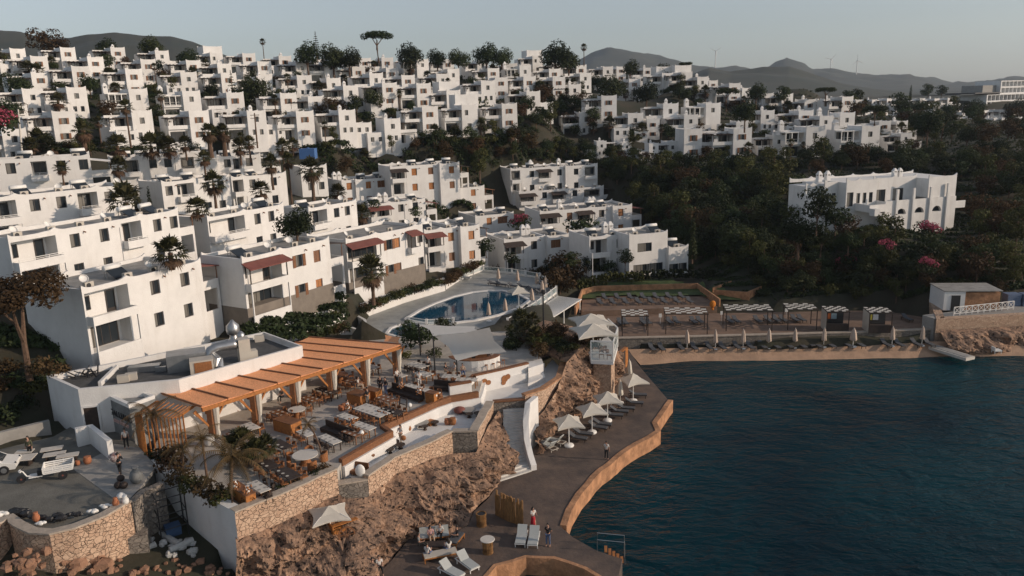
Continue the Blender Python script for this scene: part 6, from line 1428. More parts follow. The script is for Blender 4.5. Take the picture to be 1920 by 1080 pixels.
def balustrade(label, px, z, h=1.0, step=2.2):
    ln = dense(XY(px, z), step); r = thing('balustrade', label, 'balustrade', (0,0,0))
    for x, y in ln: g = MB(); g.box(x-.16,x+.16,y-.16,y+.16,z-.3,z+h); g.build('post', MT['white'], r)
    g = MB(); 
    for a, b_ in zip(ln, ln[1:]): g.bar((*a,z+h-.1),(*b_,z+h-.1),.08); g.bar((*a,z+.1),(*b_,z+.1),.12,.25)
    g.build('rail', MT['wmetal'], r); g = MB()
    for a, b_ in zip(ln, ln[1:]): g.quad((*a,z+.22),(*b_,z+.22),(*b_,z+h-.15),(*a,z+h-.15))
    g.build('glass_panel', MT['clear'], r)
balustrade('white posted glass balustrade on the sea side of the pool terrace', [(1043,550),(1005,579),(952,612)], DZ, 1.1)
balustrade('white balustrade behind the closed pool parasols', [(868,522),(905,508),(960,513),(1012,522),(1043,547)], DZ, .9, 3)
balustrade('low white rail between the large pool and the sail', [(765,606),(800,611),(850,608)], DZ, .9, 1.8)
PG_ = 'closed parasols around the pool'
for i, (x, y) in enumerate(((935,533),(971,537),(1007,543),(1023,550),(1017,559),(998,575),(948,595),(917,603))): put(CUm, x, y, DZ-.1, i*50, 'closed blush parasol on the pool terrace', 'parasol', PG_)
put(BU, 973,577,DZ-.1,15,'open white parasol at the right rim of the pool','parasol')
for x, y, r_ in ((925,535,60),(940,537,60),(963,540,60),(980,541,60),(1000,546,70),(1015,553,70)): put(LGd, x, y, DZ-.1, r_, 'dark lounger beneath the closed pool parasols', 'sun lounger', 'loungers by the pool')
for x, y in ((857,526),(872,524)): put(LGw, x, y, DZ-.1, 70, 'pale lounger with raised back at the head of the pool', 'sun lounger', 'pale loungers at the pool head')
tr = thing('slatted_trellis', 'white slatted trellis roof on slim columns below the pool balustrade', 'trellis', (0,0,0)); g = MB()
A_, B_, C_, D_ = W(958,614,DZ-.1), W(1046,554,DZ-.1), W(1090,560,DZ-.1), W(1020,604,DZ-.1)
for i in range(36):
    a, b_ = A_.lerp(B_, i/36), D_.lerp(C_, i/36); b_ = a.lerp(b_, 1+rnd.uniform(-.03,.03)); g.bar(a, b_, .17, .05)
g.build('slat', MT['wmetal'], tr); g = MB(); g.bar(A_-Vector((0,0,.1)), B_-Vector((0,0,.1)), .15); g.bar(D_-Vector((0,0,.1)), C_-Vector((0,0,.1)), .12); g.build('beam', MT['wmetal'], tr)
for q in (.12,.5,.95): p = D_.lerp(C_, q); g = MB(); g.tube([(p.x,p.y,1.5),(p.x,p.y,p.z-.15)], .09, 8); g.build('column', MT['wmetal'], tr)
# planted white walls
def planted(name, label, px, z, h, m='white', w=.35, zb=2): return wall_thing(name, label, 'wall', dense(XY(px, z), 1.5), w, zb, z+h, m, 1, 1.5)
planted('planted_wall', 'tall sunlit white wall with bushes along its top, left of the pool', [(672,599),(700,588),(760,566),(835,544)], DZ, 1.9)
planted('planter_wall', 'white planter wall at the head of the pool, below the stepped villa', [(836,542),(870,520),(908,506)], DZ, 1.1)
planted('path_wall', 'low white path wall in front of the plinth villa', [(495,652),(560,630),(610,612),(655,590)], 6.2, 1.0, zb=4)
planted('path_wall', 'curling low white wall at the end of the path by the pool', [(600,632),(660,628),(690,640),(688,612),(672,603)], DZ+.4, .9)
# ---------------------------------------------------------------- arched villa
TL = (1530,347); P = Zp(*TL, 125); th = R(73); d = Vector((math.sin(th), math.cos(th), 0)); H_ = 8.8; av = thing('arched_villa', 'large white villa with three arches and tall pillars above the dark slope', 'villa', (P.x,P.y,P.z-H_), math.pi/2-th)
S = lambda px: solve_s(P, d, px)
for q in (0,.5,1):
    for dd in (-2,8): pp = P + d*(S(1797)*q) + Vector((0,dd,0)); 
g = MB(); x_e = S(1797); x_r = S(1664); x_c = S(1606); x_l = S(1554)
def arch_wall(mb, x0, x1, z0, z1, arches, y, t=.5):
    xs = sorted([x0, x1] + [a[0]-a[1] for a in arches] + [a[0]+a[1] for a in arches])
    for a, b_ in zip(xs, xs[1:]):
        ar_ = next((q for q in arches if abs((a+b_)/2-q[0]) < q[1]), None)
        if not ar_: mb.quad((a,y,z0),(b_,y,z0),(b_,y,z1),(a,y,z1)); continue
        c, r_, zs = ar_; N_ = 12; mb.quad((a,y,z0),(b_,y,z0),(b_,y,zs),(a,y,zs)); mb.quad((a,y,zs),(b_,y,zs),(b_,y+t,zs),(a,y+t,zs))
        for i in range(N_):
            w0, w1 = math.pi*(1-i/N_), math.pi*(1-(i+1)/N_); p0, p1 = (c+r_*math.cos(w0), zs+r_*math.sin(w0)), (c+r_*math.cos(w1), zs+r_*math.sin(w1))
            mb.quad((p0[0],y,p0[1]),(p1[0],y,p1[1]),(p1[0],y,z1),(p0[0],y,z1)); mb.quad((p0[0],y,p0[1]),(p0[0],y+t,p0[1]),(p1[0],y+t,p1[1]),(p1[0],y,p1[1]))
arch_wall(g, x_r, x_e, -2, 5.3, [(S(1695),.95,3.0),(S(1729),.95,3.0),(S(1762),.95,3.0)], 0)
g.quad((x_r,2.2,-2),(x_r,0,-2),(x_r,0,5.3),(x_r,2.2,5.3)); g.box(x_r,x_e,.01,.2,5.301,5.35); g.box(x_r+.01,x_e-.3,.3,3.0,4.3,4.45)
o1 = [(S(1670),S(1688),4.5,6.9,.15,False),(S(1702),S(1722),4.5,6.9,.15,False)]; cells(g, x_r, S(1745), 4.45, H_-.3, o1, 3.0); crest(g, x_r, S(1745), 3.0, 3.2, H_-.3, .3, [(x_r,.8,.4),(S(1745),.8,.4),(S(1704),.8,.3)])
g.box(S(1745)+.003, x_e, .25, 10, 5.351, H_-.3); crest(g, S(1745)+.003, x_e, .25, .45, H_-.3, .3, [(S(1745),.7,.35),(x_e,.8,.4)])
g.quad((x_e,0,-2),(x_e,10,-2),(x_e,10,5.35),(x_e,0,5.35)); g.box(x_r, S(1745), 3.2, 10, 4.46, H_-.35)
for px in (1684,1715,1747,1779): x = S(px); g.box(x-.2,x+.2,-.3,-.003,-2,7.2 if px < 1770 else 7.6)
o2 = [(S(1608),S(1620),4.6,6.9,.15,False),(S(1626),S(1633),5.0,6.7,.15,False),(S(1638),S(1645),5.0,6.7,.15,False),(S(1650),S(1657),5.0,6.7,.15,False)]
cells(g, x_c, x_r-.003, -2, H_-.3, o2+[(S(1609),S(1618),1.2,3.4,.4,True)], 2.2); crest(g, x_c, x_r-.003, 2.2, 2.4, H_-.3, .3, [(x_c,.8,.5),(S(1630),.8,.35),(x_r,.6,.2)]); g.box(x_c, x_r-.003, 2.41, 10, -2, H_-.31); g.quad((x_c,2.41,-2),(x_c,2.2,-2),(x_c,2.2,H_-.3),(x_c,2.41,H_-.3))
g.box(S(1624), x_r-.003, -1.2, 2.19, 3.9, 4.1); g.box(S(1624), x_r-.003, -1.2, -1.05, 4.101, 5.1); g.box(S(1624),S(1624)+.15,-1.049,2.19,4.101,5.1)
for i in range(10): x = S(1634)+i*.42; g.box(x, x+.42, -2.4, -1.21, 3.9-i*.32-.4, 3.9-i*.32)
g.box(S(1624),S(1634),-2.4,-1.21,3.5,4.6); 
o3 = [(S(1584),S(1590),4.8,6.7,.15,False),(S(1595),S(1602),4.8,6.7,.15,False),(S(1584),S(1592),2.0,3.6,.15,False)]
cells(g, S(1580), x_c-.003, -2, H_-.5, o3, 4.2); crest(g, S(1580), x_c-.003, 4.2, 4.4, H_-.5, .3, [(S(1580),.8,.4)]); g.box(S(1580), x_c-.003, 4.41, 10, -2, H_-.51)
g.box(x_l, S(1580)-.003, 5.5, 10, -2, H_-.9); crest(g, x_l, S(1580)-.003, 5.5, 5.7, H_-.9, .25, [(x_l,.8,.4),(S(1568),.7,.4)])
for a_, b_ in ((x_l,x_e),): crest(g, a_, b_, 9.8, 10.0, H_-.6, .5, [(a_+k*(b_-a_)/6,.8,.35) for k in range(7)])
g.build('wall', MT['white'], av)
for px in (1695,1729,1762): q = MB(); x = S(px); q.quad((x-1,.45,2.9),(x+1,.45,2.9),(x+1,.45,4.2),(x-1,.45,4.2)); q.build('arched_window', MT['glass'], av)
for o, y in [(o_,3.0) for o_ in o1]+[(o_,2.2) for o_ in o2]+[(o_,4.2) for o_ in o3]: window(av, o[0], o[1], o[2], o[3], y+.15)
for px in (1590,1606): x = S(px)+ (0); chimney(av, x, 7, H_-.4, .9)
for px in (1728,1738): chimney(av, S(px), 6, H_-.4, .8)
g = MB(); g.box(x_e+.003, x_e+2.6, .5, .7, 3.2, 4.4); g.box(x_e+.003, x_e+2.6, .701, 3, 3.2, 3.35); g.build('side_terrace', MT['white'], av)
# ---------------------------------------------------------------- hotel on the far right
p = Zp(1848,205,430); ht = thing('hotel', 'large grey hotel block with rows of balcony openings on the far right slope', 'hotel', p, R(28))
g = MB(); ops = [(1+i*3.6,4.2+i*3.6,.9+k*3.6,3.7+k*3.6,1.6,True) for i in range(10) for k in range(2)]; cells(g, 0, 38, 0, 7.6, ops); g.box(0,38,2.0,16,0,7.6); g.quad((0,2,0),(0,0,0),(0,0,7.6),(0,2,7.6)); g.quad((0,0,7.6),(38,0,7.6),(38,2,7.6),(0,2,7.6))
ops = [(15+i*3.6,18.2+i*3.6,8.4+k*3.4,10.9+k*3.4,1.6,True) for i in range(6) for k in range(2)]; cells(g, 14, 38, 7.65, 14.8, ops, 1.5); g.box(14,38,3.6,16,7.65,14.8); g.quad((14,3.6,7.65),(14,1.5,7.65),(14,1.5,14.8),(14,3.6,14.8)); g.quad((14,1.5,14.8),(38,1.5,14.8),(38,3.6,14.8),(14,3.6,14.8))
g.build('wall', MT['grey2'] if 'grey2' in MT else MT['cool'], ht); g = MB(); g.box(-9,13.9,1,18,8.3,8.9); g.build('roof', MT['dark'], ht); g = MB(); g.box(2,13.9,4,16,8.91,12.6); g.build('plant_room', MT['grey'], ht)
for i in range(10):
    for k in range(2): q = MB(); x = 1+i*3.6; q.quad((x,1.55,.9+k*3.6),(x+3.2,1.55,.9+k*3.6),(x+3.2,1.55,3.7+k*3.6),(x,1.55,3.7+k*3.6)); q.build('window', MT['glass'], ht)
# ---------------------------------------------------------------- hills
MT['hill'] = mat('wooded_hill', (.020,.030,.020), .95, scale=.012, col2=(.05,.048,.032), bump=3, bscale=.05, detail=10)
def ridge(name, sil, Y, depth, z0, amp, n=150, m=36, seed=0):
    vs = []; fs = []
    for i in range(n+1):
        px, py = along(sil, i/n); T = D(px, py, Y)
        for j in range(m+1):
            v = j/m
            if v <= .7: u = v/.7; y = Y - depth*(1-u); s = y/Y; prof = u**1.35 if u < 1 else 1
            else: u = (v-.7)/.3; y = Y + depth*.5*u; s = y/Y; prof = 1-u*u
            x = T.x*s; z = z0 + (T.z-z0)*prof + amp*mnoise.fractal(Vector((x*.006+seed,y*.006,0)),1,2.1,5)*(min(1, prof*1.3))*(.35 if abs(v-.7) < .03 else 1)*prof
            vs.append((x, y, z))
    for i in range(n):
        for j in range(m): q = i*(m+1)+j; fs.append((q, q+m+1, q+m+2, q+1))
    g = MB(); g.add(vs, fs); return struct(name, g, MT['hill'], True)
ridge('far_hills', [(930,160),(1040,140),(1085,112),(1110,96),(1140,91),(1185,96),(1250,108),(1300,121),(1345,127),(1380,122),(1400,129),(1440,126),(1455,116),(1475,107),(1490,110),(1525,130),(1560,129),(1640,142),(1700,138),(1725,146),(1770,158),(1815,155),(1850,152),(1920,148),(2050,152)], 3200, 1300, 25, 26, seed=3)
ridge('near_hill', [(1230,165),(1290,142),(1330,126),(1370,131),(1430,124),(1480,125),(1530,140),(1580,156),(1640,170),(1720,182),(1800,190)], 1500, 600, 25, 10, seed=9)
ridge('left_hill', [(-160,70),(-60,58),(0,57),(40,61),(90,74),(130,68),(165,60),(215,57),(260,64),(320,66),(360,78),(400,95),(440,112),(520,140)], 1300, 500, 40, 12, seed=17)
g = MB(); g.quad((-2500,700,24),(5000,700,24),(5000,5000,24),(-2500,5000,24)); struct('valley_floor', g, MT['hill'])
for px, yt, yb, lab in ((1341,92,124,'left of the three wind turbines on the far ridge'),(1557,107,130,'middle wind turbine on the far ridge'),(1606,110,134,'right of the three wind turbines on the far ridge')):
    p = D(px, yb, 3150); t = D(px, yt+4, 3150); h = t.z-p.z; r = thing('wind_turbine', lab, 'wind turbine', p); g = MB(); g.tube([(0,0,-20),(0,0,h)], [2.2,1.4], 8); g.build('tower', MT['wmetal'], r)
    g = MB(); g.box(-1.5,1.5,-5,3,h-1.5,h+1.5); g.build('nacelle', MT['wmetal'], r)
    for k in range(3): a = k*2.094+px; b_ = MB(); b_.tube([(0,-5.5,h),(15*math.cos(a),-5.5,h+15*math.sin(a)),(26*math.cos(a),-5.5,h+26*math.sin(a))], [1.1,.9,.2], 5); b_.build('blade', MT['wmetal'], r)
# ---------------------------------------------------------------- parking yard
p = W(-24,886,PK); car = thing('parked_car', 'white car cut off by the left edge of the yard', 'car', p, R(18)); c1 = mat('white_car_paint', (.72,.71,.68), .25, spec=.6)
prof = [(2.05,.30),(2.15,.45),(2.1,.72),(1.25,.92),(.55,1.42),(-.9,1.45),(-1.6,1.0),(-2.05,.92),(-2.15,.5),(-2.05,.28)]
g = MB(); vs = []; 
for y, k in ((-.86,0),(-.80,1),(.80,1),(.86,0)):
    for x, z in prof: zz = z if k else min(z, .9) ; vs.append((x, y*(.86 if z > 1 else 1), z if k else min(z,.88)))
N_ = len(prof); fs = [(j*N_+i, j*N_+(i+1)%N_, (j+1)*N_+(i+1)%N_, (j+1)*N_+i) for j in range(3) for i in range(N_)] + [tuple(range(N_)), tuple(range(4*N_-1,3*N_-1,-1))]
g.add(vs, fs); g.build('body', c1, car)
g = MB(); g.quad((1.27,-.62,.95),(1.27,.62,.95),(.62,.6,1.40),(.62,-.6,1.40)); g.quad((-.8,-.745,1.36),(.5,-.745,1.36),(.9,-.80,.98),(-1.3,-.80,.98)); g.build('windscreen', MT['glass'], car)
for x in (1.35,-1.35):
    for y in (-.87,.87):
        T = Matrix.Translation((x,y,.33)) @ Matrix.Rotation(R(90),4,'X'); w = MB(); w.lathe([(.2,-.11),(.33,-.11),(.33,.11),(.2,.11)], 20, T=T); wh = w.build('wheel', MT['dark'], car); w = MB(); w.lathe([(.03,-.125),(.2,-.115),(.2,.115),(.03,.125)], 10, T=T); w.build('rim', MT['metal'], wh)
for y in (-.6,.6): g = MB(); g.ball((2.06,y,.68), .14, 8, 5, (.5,1.2,.7)); g.build('headlight', MT['glass'], car)
p = W(88,897,PK); tr = thing('cargo_tricycle', 'white cargo tricycle with an open slatted bed in the parking yard', 'cargo tricycle', p, R(24))
g = MB(); g.box(-.1,1.75,-.6,.6,.55,.62); 
for y in (-.6,.56):
    for z in (.66,.8,.94): g.box(-.1,1.75,y,y+.04,z,z+.09)
    for x in (-.1,.5,1.1,1.71): g.box(x,x+.04,y+.005,y+.035,.62,1.05)
for x in (-.14,1.751): g.box(x,x+.04,-.6,.6,.62,1.03)
g.build('cargo_bed', MT['wmetal'], tr)
g = MB(); g.tube([(-.1,0,.5),(-.8,0,.35),(-1.2,0,.45),(-1.45,0,.95)], .05, 6); g.box(-1.05,-.2,-.35,.35,.36,.42); g.build('frame', MT['wmetal'], tr); g = MB(); g.box(-.5,-.15,-.3,.3,.43,.8); g.build('seat', MT['dark'], tr)
g = MB(); g.tube([(-1.3,-.4,1.05),(-1.45,0,.98),(-1.3,.4,1.05)], .025, 6); g.build('handlebar', MT['dark'], tr); g = MB(); g.ball((-1.55,0,.9), .13, 8, 5); g.build('headlight', MT['wmetal'], tr)
for x, y in ((-1.55,0),(1.1,-.68),(1.1,.68)):
    T = Matrix.Translation((x,y,.3)) @ Matrix.Rotation(R(90),4,'X'); w = MB(); w.lathe([(.18,-.06),(.3,-.06),(.3,.06),(.18,.06)], 18, T=T); wh = w.build('wheel', MT['dark'], tr); w = MB(); w.lathe([(.02,-.065),(.17,-.05),(.17,.05),(.02,.065)], 12, T=T); w.build('rim', MT['red'], wh)
for i, (x, y, z, w_, d_, rt, lab) in enumerate(((97,842,.45,1.5,.75,20,'pale board table rearmost of the three in the yard'),(102,852,.45,1.5,.75,20,'pale board table in the middle of the three in the yard'),(127,854,.45,1.5,.75,20,'pale board table nearest the restaurant door'),(38,859,.5,2.0,1.2,10,'wide pale board table behind the white car'),(46,847,.5,1.2,.7,10,'small pale board table behind the wide one'))):
    p = W(x, y, PK+z); r = thing('board_table', lab, 'table', (p.x,p.y,PK), R(rt)); g = MB(); g.box(-w_/2,w_/2,-d_/2,d_/2,z,z+.06); g.build('tabletop', MT['table'], r)
    for k in (-1,1): l = MB(); l.box(k*w_*.35-.04,k*w_*.35+.04,-d_*.4,d_*.4,0,z-.001); l.build('leg', MT['darkwood'], r)
for i, (x, y, w_, m_, lab) in enumerate(((4,970,1.6,'wmetal','white sack lying at the left frame edge on the yard wall'),(40,966,2.2,'dark','heap of black sheeting on the yard wall'),(70,975,1.4,'dark','black tarpaulin bundle on the curve of the yard wall'),(112,975,1.8,'dark','black sheeting behind the curved yard wall'),(140,970,1.2,'dark','dark bundle between the sheeting and the white sacks'),(170,965,1.2,'wmetal','white sack on the yard wall, left one'),(200,955,1.3,'wmetal','white and red crate sack on the yard wall, right one'),(78,985,.9,'wmetal','pale broken slab on the curved yard wall'))):
    g = MB(); 
    for k in range(5): g.ball((rnd.uniform(-.3,.3)*w_,rnd.uniform(-.2,.2),.2), .3*w_*rnd.uniform(.5,.8), 7, 5, (1,.6,.55), .15)
    tag(g.build('sack', MT[m_], None, m_ != 'dark', W(x, y, PK+.1)), lab, 'sack')
for x, y, lab, m_ in ((69,978,'small terracotta jar on the curved yard wall','terracotta'),(218,950,'orange and white gas bottle at the corner of the yard wall','terracotta'),(236,946,'white pointed jar at the corner of the yard wall','wmetal')): vase(lab, x, y, PK+.2, 1.4, m_, None, 'jar', 'jar')
r = thing('metal_cage', 'black metal cage frame standing against the tall white wall', 'cage', W(326,1008,2.9), R(35)); g = MB()
for x in (-.9,.9):
    for y in (-.7,.7): g.tube([(x,y,0),(x,y,3.4)], .05, 6)
for z in (1.1,2.2,3.4):
    for y in (-.7,.7): g.tube([(-.9,y,z),(.9,y,z)], .035, 5)
    for x in (-.9,.9): g.tube([(x,-.7,z),(x,.7,z)], .035, 5)
g.build('frame', MT['dark'], r); g = MB(); g.box(-.5,.5,-.4,.4,0,1.0); g.build('tank', clo((.05,.10,.2)), r)
BG = 'stone rubble below the parking wall'
def boulder(x, y, z, s, m_, lab, name='boulder', grp=BG, cat='stone'):
    g = MB(); g.ball((0,0,s*.35), s, 5, 3, (rnd.uniform(.8,1.2),rnd.uniform(.7,1.1),rnd.uniform(.55,.8)), .22); p0 = W(x, y, z); p0 = W(x, y, tz(p0.x, p0.y)); o = g.build(name, MT[m_], None, False, p0, rnd.uniform(0,6)); return tag(o, lab, cat, grp)
MT['rub'] = mat('orange_rubble', (.34,.19,.12), .9, var=.4, scale=2, bump=.5); MT['rubw'] = mat('white_rubble', (.5,.5,.48), .9, var=.2, scale=2)
for i in range(70):
    x = rnd.uniform(0,430); y = rnd.uniform(1035,1078) if x < 120 else rnd.uniform(1050,1080); boulder(x, y, 2.9, rnd.uniform(.15,.42), 'rub', 'rough orange brown stone in the rubble below the parking wall')
for i, (x, y) in enumerate(((140,1052),(165,1048),(185,1055),(150,1062),(195,1064))): boulder(x, y, 2.9, .72, 'rub', 'large upright tan slab in the row below the dark wall', 'stone_slab', 'large tan slabs')
for i in range(16): boulder(rnd.uniform(300,365), rnd.uniform(1015,1045), 2.9, rnd.uniform(.22,.42), 'rubw', 'white building block in the heap below the tall white wall', 'white_block', 'white blocks by the tall wall', 'block')
for i, (a_, b_) in enumerate((((300,1000),(335,1020)),((318,1032),(362,1012)),((268,1015),(288,1012)),((272,1030),(292,1020)))): p, q = W(*a_, 3.2), W(*b_, 3.3); g = MB(); g.tube([(0,0,0), q-p], .22, 10); tag(g.build('white_pipe', MT['rubw'], None, False, p), ('long white pipe leaning on the block heap','white pipe lying across the block heap','short white pipe left of the cage, rear','short white pipe left of the cage, front')[i], 'pipe')
boxthing('stone_block', 'big dark block of masonry below the dark stone wall', 'block', 232, 1045, 2.8, 3.4, 1.6, 1.7, 'stoned', 70)
# utility poles
for px, yb, yt, Z_, lab in ((40,283,205,128,'leaning pale timber utility pole at the left edge of the hillside'),(482,268,212,158,'dark utility pole with a crossarm among the hillside villas')):
    b_, t = Zp(px, yb, Z_), Zp(px-6 if px < 100 else px-5, yt, Z_); r = thing('utility_pole', lab, 'utility pole', b_); g = MB(); g.tube([(0,0,-1), (t-b_)], [.17,.11], 8); g.build('pole', MT['table'] if px < 100 else MT['bark'], r); g = MB(); q = t-b_; g.bar(q+Vector((-.9,0,-.4)), q+Vector((.9,0,-.4)), .12); g.bar(q+Vector((-.9,0,-1.0)), q+Vector((.9,0,-1.0)), .1); g.build('crossarm', MT['bark'], r)
# ---------------------------------------------------------------- roof things
def ac(): 
    r = thing('air_conditioner', 'x', 'air conditioner'); TAGGED.remove(r); g = MB(); g.box(-.45,.45,-.18,.18,.08,.72); g.build('casing', MT['beige'], r); f = MB(); f.lathe([(.24,0),(.24,.02),(.05,.03)], 14, T=Matrix.Translation((-.1,-.185,.4)) @ Matrix.Rotation(R(90),4,'X')); f.build('fan', MT['dark'], r)
    g = MB(); g.box(-.4,-.3,-.17,.17,0,.079); g.box(.3,.4,-.17,.17,0,.079); g.build('foot', MT['dark'], r); return r
def tank():
    r = thing('water_heater', 'x', 'water heater'); TAGGED.remove(r); g = MB(); T = Matrix.Translation((-.95,.6,1.0)) @ Matrix.Rotation(R(90),4,'Y'); g.lathe([(.1,0),(.3,.04),(.3,1.86),(.1,1.9)], 14, T=T); g.build('tank', MT['wmetal'], r, True)
    g = MB(); g.add([(-.9,-.9,.2),(.9,-.9,.2),(.9,.4,.95),(-.9,.4,.95),(-.9,-.9,.12),(.9,-.9,.12),(.9,.4,.87),(-.9,.4,.87)], [(0,1,2,3),(7,6,5,4),(0,4,5,1),(1,5,6,2),(2,6,7,3),(3,7,4,0)]); g.build('solar_panel', MT['glass'], r)
    g = MB()
    for x in (-.85,.8): g.box(x,x+.05,.3,.35,0,.86); g.box(x,x+.05,-.85,-.8,0,.12); g.box(x,x+.05,.7,.75,0,.75)
    g.build('stand', MT['metal'], r); return r
def dish():
    r = thing('satellite_dish', 'x', 'satellite dish'); TAGGED.remove(r); g = MB(); T = Matrix.Translation((0,0,.75)) @ Matrix.Rotation(R(55),4,'X'); g.lathe([(.03,.0),(.25,.03),(.42,.12),(.43,.12),(.25,.05),(.03,.02)], 16, T=T); g.build('dish', MT['wmetal'], r, True); g = MB(); g.tube([(0,0.05,0),(0,.05,.72)], .03, 6); g.build('mast', MT['metal'], r); return r
AC, TK, DI = Proto(ac()), Proto(tank()), Proto(dish())
for nm, root, Wd, dep, zr, P_, d_, n_ in ROOFS:
    a = root.rotation_euler.z; b_ = root.location; ex = Vector((math.cos(a),math.sin(a),0)); ey = Vector((-ex.y,ex.x,0))
    k = int(Wd/3.2)
    for i in range(k):
        x = (i+.5)*Wd/k + rnd.uniform(-.5,.5); t = rnd.random()
        def pl(Pt, x, y, rt, lab, cat, grp):
            o = Pt.put(b_ + ex*x + ey*y + Vector((0,0,zr+.0)), a+rt, lab, None, grp); o['category'] = cat
            if o not in TAGGED: TAGGED.append(o)
        pl(AC, x, 1.0, 0, f'air conditioner on the roof of the {nm}', 'air conditioner', 'air conditioners on the villa roofs')
        if t < .6: pl(TK, x+.4, 3.0, rnd.uniform(-.3,.3), f'solar water heater on the roof of the {nm}', 'water heater', 'water heaters on the villa roofs')
        elif t < .95: pl(DI, x+.6, 2.4, rnd.uniform(-.6,.6), f'satellite dish on the roof of the {nm}', 'satellite dish', 'satellite dishes on the villa roofs')
p = Zp(578,288,158); g = MB(); g.box(-1.5,1.5,-1.2,1.2,0,2.0); g.lathe([(.3,2.001),(.3,2.15),(.05,2.2)],10); tag(g.build('blue_tank', clo((.06,.15,.36)), None, loc=p-Vector((0,0,1))), 'bright blue roof tank behind the two tall palms', 'tank')
# ---------------------------------------------------------------- vegetation
vr = random.Random(21)
def leaves(mb, lobes, n, s, mi=0, shell=.55, flat=0., rg=vr):
    """many leaf-clump faces through the volume of the lobes (cx,cy,cz,rx,ry,rz)"""
    w = [l[3]*l[4]*l[5] for l in lobes]; tot = sum(w)
    for l, q in zip(lobes, w):
        k = int(n*q/tot)+1
        for _ in range(k):
            while True:
                v = Vector((rg.uniform(-1,1), rg.uniform(-1,1), rg.uniform(-1,1)))
                if .05 < v.length <= 1: break
            r = shell + (1-shell)*rg.random()**.6; v = v.normalized()*r*(1+rg.uniform(-.12,.16))
            p = Vector((l[0]+v.x*l[3], l[1]+v.y*l[4], l[2]+v.z*l[5]))
            nrm = (v.normalized()+Vector((rg.uniform(-1,1),rg.uniform(-1,1),rg.uniform(-.5,1.2)))*.9).normalized()
            a = nrm.orthogonal().normalized(); a.rotate(Matrix.Rotation(rg.uniform(0,6.28),3,nrm)); b_ = nrm.cross(a); e = s*rg.uniform(.55,1.35); f = e*rg.uniform(.45,.9)
            mb.add([p-a*e, p-b_*f*.6+a*e*.1, p+a*e, p+b_*f], [(0,1,2,3)], mi)
def plant(name, cat, lobes, n, s, leaf, trunk=None, pink=None):
    r = thing(name, 'x', cat); TAGGED.remove(r); g = MB(); leaves(g, lobes, n, s)
    mats = [MT[leaf]]
    if pink:
        pl, pn = pink; mats.append(MT['pink']); leaves(g, pl, pn, s*.8, 1, .8)
    g.build('crown', mats, r)
    if trunk:
        t = MB()
        for path, rad in trunk: t.tube(path, rad, 6)
        t.build('trunk', MT['bark'], r)
    return r
def lob(k, R0, z0, z1, r0, r1, fl=.75, rg=vr):
    out = []
    for i in range(k):
        a = i*2.4+rg.uniform(-.5,.5); rr = R0*math.sqrt((i+.4)/k); out.append((rr*math.cos(a), rr*math.sin(a), rg.uniform(z0,z1), *(lambda q: (q,q*rg.uniform(.85,1.15),q*fl))(rg.uniform(r0,r1))))
    return out
TREES = {
 'broad': [plant('broadleaf_tree','tree', lob(9,1.5,2.2,4.4,.8,1.3), 950, .21, 'leaf', [([(0,0,-.6),(.1,0,1.2),(0,.1,3)],[.16,.12,.05]),([(.1,0,1.2),(.8,.3,2.6)],[.08,.03]),([(.1,0,1.2),(-.7,-.4,2.7)],[.08,.03])]),
           plant('broadleaf_tree','tree', lob(11,1.9,1.8,3.8,.8,1.2,.7), 1000, .22, 'leaf', [([(0,0,-.6),(-.1,0,1.0),(.2,.1,2.6)],[.17,.12,.05]),([(-.1,0,1.0),(-1,.5,2.2)],[.08,.03])]),
           ],
 'olive': [plant('pale_broadleaf_tree','tree', lob(8,1.2,2.4,5.6,.7,1.1,1.0), 950, .2, 'leafbr', [([(0,0,-.6),(.05,0,2),(0,.1,4.6)],[.16,.12,.04])])],  # broadleaf tree with paler olive-green leaves, split off as its own kind
 'round': [plant('round_tree','tree', lob(12,1.5,2.2,3.9,1.0,1.4,.85), 2600, .16, 'leaf', [([(0,0,-.6),(.05,0,1.0),(0,0,2.4)],[.16,.13,.08]),([(.05,0,1.0),(.7,.2,2.2)],[.09,.04]),([(.05,0,1.0),(-.6,.3,2.2)],[.09,.04])])],
 'bush': [plant('shrub','shrub', lob(7,1.0,.4,1.2,.5,.9,.8), 420, .17, 'leaf'), plant('shrub','shrub', lob(6,.9,.4,1.0,.5,.8,.75), 400, .17, 'leafbr')],
 'red': [plant('reddish_shrub','shrub', lob(8,1.1,.5,1.7,.5,.9,.85), 560, .16, 'leafrd', [([(0,0,-.5),(0,0,.8)],[.08,.04])])],
 'redtree': [plant('reddish_tree','tree', lob(10,1.7,1.8,4.2,.8,1.3,.8), 1200, .2, 'leafrd', [([(0,0,-.6),(.1,0,1.2),(0,.1,3)],[.16,.12,.05])])],
 'boug': [plant('bougainvillea','shrub', lob(7,1.2,.5,1.8,.6,.9,.8), 460, .16, 'leaf', None, (lob(6,1.0,1.3,2.3,.35,.6,.7), 420))],
 'cyp': [plant('cypress','tree', [(0,0,1+i*.8,.75-i*.06,.75-i*.06,.8) for i in range(8)], 900, .17, 'leaf', [([(0,0,-.6),(0,0,3)],[.14,.06])])],
}
g_ = []
for i in range(11):                                 # tiered pine
    z = 1.6+i*.75; rr = 2.1*(1-i/12)
    for k in range(6): a = k*1.047+i*.5; g_.append((rr*.55*math.cos(a), rr*.55*math.sin(a), z, rr*.5, rr*.5, .16))
TREES['tier'] = [plant('tiered_pine','tree', g_+[(0,0,9.6,.25,.25,.8)], 1500, .16, 'leaf', [([(0,0,-.6),(0,0,9.6)],[.2,.05])])]
